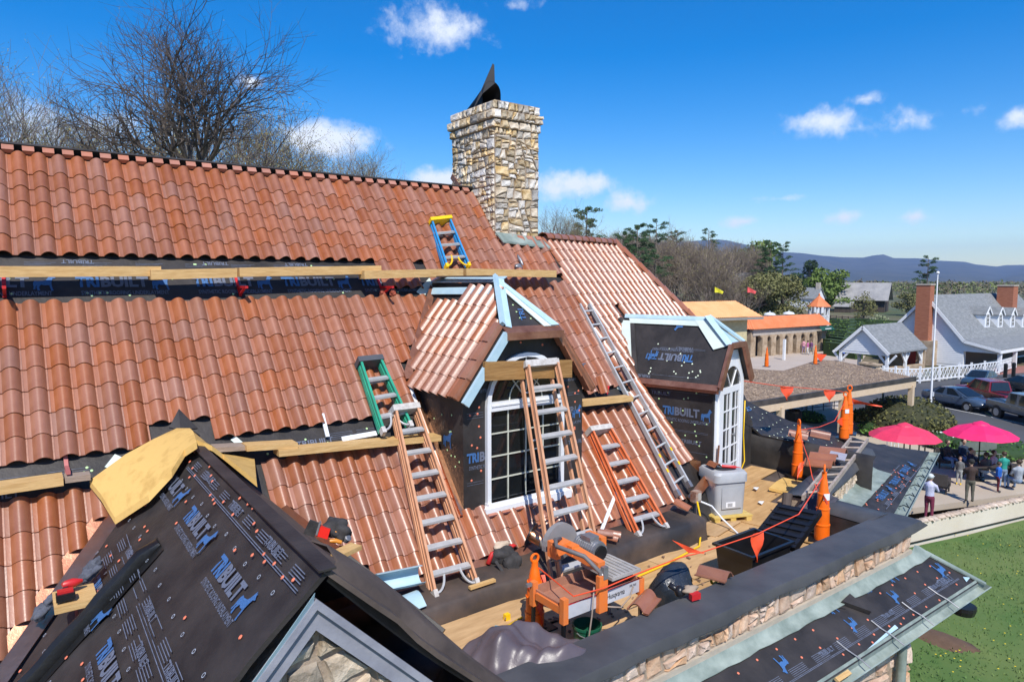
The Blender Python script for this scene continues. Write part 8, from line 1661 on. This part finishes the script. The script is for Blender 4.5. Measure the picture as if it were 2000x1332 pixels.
# ================================================================== people
def capsules(segs):
    m_ = MB()
    for a, b, ra, rb, mi in segs:
        a, b = np.asarray(a, float), np.asarray(b, float); d = b - a; L_ = np.linalg.norm(d); d = d / (L_ + 1e-9); m_.tube([a - d * ra * .9, a - d * ra * .5, a, b, b + d * rb * .5, b + d * rb * .9], [ra * .35, ra * .82, ra, rb, rb * .82, rb * .35], 10)
    return m_
SKIN = pm('skin', (.50, .30, .21), .6)
def person(loc, face, H, shirt, pants, hair, lab, pose='stand', shoes=None, cap=None, vox=.028, arms='down', hood=False):
    """one continuous body; local frame: x right of the person, y forward"""
    k = H / 1.75; mats = [SKIN, shirt, pants, shoes or BLACKP]; S = []
    hip, sh = (.92, 1.42) if pose != 'sit' else (.50, 1.00); hd = sh + .25
    S += [((0, 0, hip), (0, .0, hip + .22), .155, .15, 2 if False else 1), ((0, 0, hip + .22), (0, .0, sh - .06), .15, .175, 1), ((0, 0, hip), (0, 0, hip - .02), .16, .16, 2), ((0, 0, sh), (0, .01, sh + .10), .07, .055, 0), ((0, .02, hd - .04), (0, .03, hd + .05), .088, .098, 0), ((0, .11, hd - .02), (0, .125, hd - .035), .018, .016, 0)]
    for e in (-1, 1):
        if pose == 'sit': kn_2, an_ = (e * .13, .42, hip - .02), (e * .13, .46, .08)
        elif pose == 'walk': kn_2, an_ = (e * .10, .10 * e + .05, .50), (e * .10, .22 * e - .05, .09)
        else: kn_2, an_ = (e * .10, .02, .50), (e * .11, 0, .09)
        S += [((e * .09, 0, hip - .03), kn_2, .095, .072, 2), (kn_2, an_, .068, .048, 2), (an_, (an_[0], an_[1] + .14, .045), .05, .04, 3)]
        S += [((e * .14, 0, sh - .03), (e * .19, 0, sh - .05), .075, .068, 1)]
        if arms == 'phone': el, ha = (e * .24, .14, sh - .27), (e * .08, .38, sh - .12)
        elif arms == 'table' or pose == 'sit': el, ha = (e * .24, .10, sh - .28), (e * .12, .34, sh - .34)
        else: el, ha = (e * .25, -.02, sh - .30), (e * .26, .08, sh - .54)
        S += [((e * .19, 0, sh - .05), el, .058, .046, 1), (el, ha, .044, .034, 1 if arms != 'bare' else 0), (ha, tuple(np.array(ha) + np.array((-.01 * e, .07, -.03))), .036, .026, 0), (ha, tuple(np.array(ha) + np.array((-.05 * e, .05, .0))), .016, .012, 0)]
    S = [(np.array(a) * k, np.array(b) * k, ra * k, rb * k, mi) for a, b, ra, rb, mi in S]
    m_ = capsules(S); me = bpy.data.meshes.new('tmp'); me.from_pydata(m_.v, [], m_.f); o = bpy.data.objects.new('tmp', me); COL.objects.link(o); md = o.modifiers.new('r', 'REMESH'); md.mode = 'VOXEL'; md.voxel_size = vox; md.use_smooth_shade = True
    sm_ = o.modifiers.new('s', 'SMOOTH'); sm_.iterations = 2
    dg = bpy.context.evaluated_depsgraph_get(); bm_ = bpy.data.meshes.new_from_object(o.evaluated_get(dg)); bpy.data.objects.remove(o); bm_.name = 'person'
    for m in mats: bm_.materials.append(m)
    cen = np.zeros(len(bm_.polygons) * 3); bm_.polygons.foreach_get('center', cen); cen = cen.reshape(-1, 3); best = np.full(len(cen), 9.0); idx = np.zeros(len(cen), int)
    for a, b, ra, rb, mi in S:
        d = b - a; L2 = d @ d + 1e-9; t_ = np.clip(((cen - a) @ d) / L2, 0, 1); dist = np.linalg.norm(cen - (a + t_[:, None] * d), axis=1) - (ra + (rb - ra) * t_); u = dist < best; best[u] = dist[u]; idx[u] = mi
    bm_.polygons.foreach_set('material_index', idx.tolist()); bm_.polygons.foreach_set('use_smooth', [True] * len(bm_.polygons))
    t = bpy.data.objects.new('person', bm_); COL.objects.link(t); t['label'] = lab; t['category'] = 'person'; t['_local'] = 1; t.location = tuple(loc); t.rotation_euler = (0, 0, face)
    h = MB(); h.blob((0, -.012 * k, (hd + .05) * k), (.118 * k, .118 * k, .105 * k), 12, 8, .03, 3); mk('hair' if not cap and not hood else ('cap' if cap else 'hood'), h, cap or hair, t, smooth='all')
    if cap: c_ = MB(); c_.cbox((0, .12 * k, (hd + .03) * k), .14 * k, .12 * k, .015); mk('cap_peak', c_, cap, t)
    return t
C = lambda n, c, r_=.85: pm('cloth_' + n, c, r_, var=.15, scale=8, bump=.3, bscale=20)
HB, HK = pm('brown_hair', (.05, .028, .015), .6), pm('black_hair', (.012, .01, .009), .5); JE = C('denim', (.22, .30, .42)); 
toC = math.atan2(-view[1], -view[0]) - math.pi / 2                      # facing the camera
def headed(px, py, H): q = onz(px, py, ZG + H); return A3(q[0], q[1], ZG)
person(headed(1818, 928, 1.75), toC + 2.2, 1.75, C('lavender', (.50, .50, .66)), C('maroon', (.16, .02, .05)), HB, 'person in a pale lavender shirt and white cap holding up a phone', arms='phone', cap=C('cap_white', (.55, .58, .58)))
person(headed(1898, 899, 1.78), toC + 2.8, 1.78, C('dark_brown', (.045, .025, .02)), C('olive', (.12, .11, .08)), HK, 'person in a dark brown jacket and olive shorts standing at the table', arms='table', cap=C('cap_black', (.015, .015, .015)))
person(headed(1876, 893, 1.25), toC - .8, 1.25, C('grey', (.13, .13, .13)), C('lightgrey', (.30, .31, .30)), HB, 'child in a grey sweater and yellow boots beside the patio table', shoes=YEL)
person(headed(1952, 904, 1.30), toC + .9, 1.30, C('royal_blue', (.01, .10, .42)), C('dark_red', (.10, .01, .015)), HB, 'child in a royal blue jacket standing by the patio table')
sq = onz(1862, 912, ZG)
person(sq + A3(0, 0, .0) - right * .35, toC + .3, 1.7, C('dark_vest', (.05, .035, .035)), JE, HB, 'person in a dark vest and jeans seated left of the couple', 'sit'); person(sq + right * .45, toC - .1, 1.78, C('navy', (.02, .035, .07)), JE, HK, 'person in a navy jacket and jeans seated right of the couple', 'sit')
for k, (px, py, H, c_, lab, ps) in enumerate(((1896, 888, 1.3, C('navy2', (.015, .02, .045)), 'person in dark navy seated behind the patio table', 'sit'), (1926, 897, 1.35, C('taupe', (.10, .085, .075)), 'person in a taupe jacket seated with back to the lawn', 'sit'), (1941, 893, 1.35, C('pink', (.55, .38, .38)), 'person in pale pink seated at the table end', 'sit'), (1990, 912, 1.45, C('hoodie', (.33, .36, .40)), 'person in a pale grey hood at the right end of the patio', 'sit'))):
    q = onz(px, py, ZG + .75 * H); person(A3(q[0], q[1], ZG), toC + 2.6 * (k % 2) + .4, H + .35, c_, JE if k else C('navy2', (.015, .02, .045)), HB, lab, ps)
person(headed(1962, 884, 1.6), toC + 2.9, 1.6, C('teal', (.02, .28, .22)), JE, HB, 'person in a teal shirt behind the child in blue', arms='table')
for k, (px, py, c_, p_, lab) in enumerate(((1546, 686, C('white_tee', (.55, .58, .6)), C('red', (.45, .04, .03)), 'distant person in a white top and red trousers by the arcade'), (1556, 686, C('teal2', (.05, .22, .35)), JE, 'distant person in a teal top walking by the arcade'), (1569, 690, C('pink2', (.6, .3, .35)), C('lilac', (.25, .18, .3)), 'distant person in a pink top before the arcade pillars'), (1577, 693, C('magenta', (.4, .1, .25)), C('white2', (.6, .6, .6)), 'distant person in magenta and white on the forecourt'), (1584, 692, C('plum', (.15, .06, .15)), C('grey2', (.2, .2, .22)), 'distant person in plum on the forecourt'), (1599, 676, C('hi_vis', (.55, .65, .02)), C('dark', (.03, .03, .035)), 'distant person in a lime vest near the gazebo path'), (1607, 678, C('yellow', (.7, .5, .02)), C('dark', (.03, .03, .035)), 'distant person in a yellow vest near the gazebo path'), (1619, 680, C('purple', (.06, .03, .12)), C('dark', (.03, .03, .035)), 'distant person in dark purple near the maze'), (1533, 688, C('sky', (.2, .35, .5)), C('dark', (.03, .03, .035)), 'distant person in a light blue top beside the white post'), (1645, 706, C('blue3', (.03, .12, .5)), C('dark', (.03, .03, .035)), 'distant person in bright blue inside the pavilion'))):
    q = onz(px, py, ZG); person(q, toC + k * 1.3, 1.72, c_, p_, HB, lab, 'walk', vox=.05)
m_ = MB(); q = onz(1531, 703, ZG); m_.bar(q, q + A3(0, 0, 2.4), .25, .25, up=(1, 0, 0)); single('white_post', m_, WHITE, 'plain white post on the forecourt before the arcade', 'post')
# ================================================================== haze
m_ = MB(); m_.box((-9500, -9500, -14), (19000, 0, 0), (0, 19000, 0), (0, 0, 434)); hz = mk('haze', m_, pm('dummy', (1, 1, 1)), None, kind='stuff')
hm = bpy.data.materials.new('haze_air'); hm.use_nodes = True; N = hm.node_tree.nodes; N.clear(); ho = N.new('ShaderNodeOutputMaterial'); hv = N.new('ShaderNodeVolumePrincipled'); hv.inputs['Color'].default_value = (.42, .60, 1, 1); hv.inputs['Density'].default_value = 8.5e-5; hv.inputs['Anisotropy'].default_value = 0.1; hm.node_tree.links.new(hv.outputs[0], ho.inputs['Volume']); hz.data.materials.clear(); hz.data.materials.append(hm)
hz['label'] = 'pale blue air between the roof and the mountains'; hz['category'] = 'haze'
for o in bpy.data.objects:
    for k in ('_local', '_loc'):
        if k in o: del o[k]
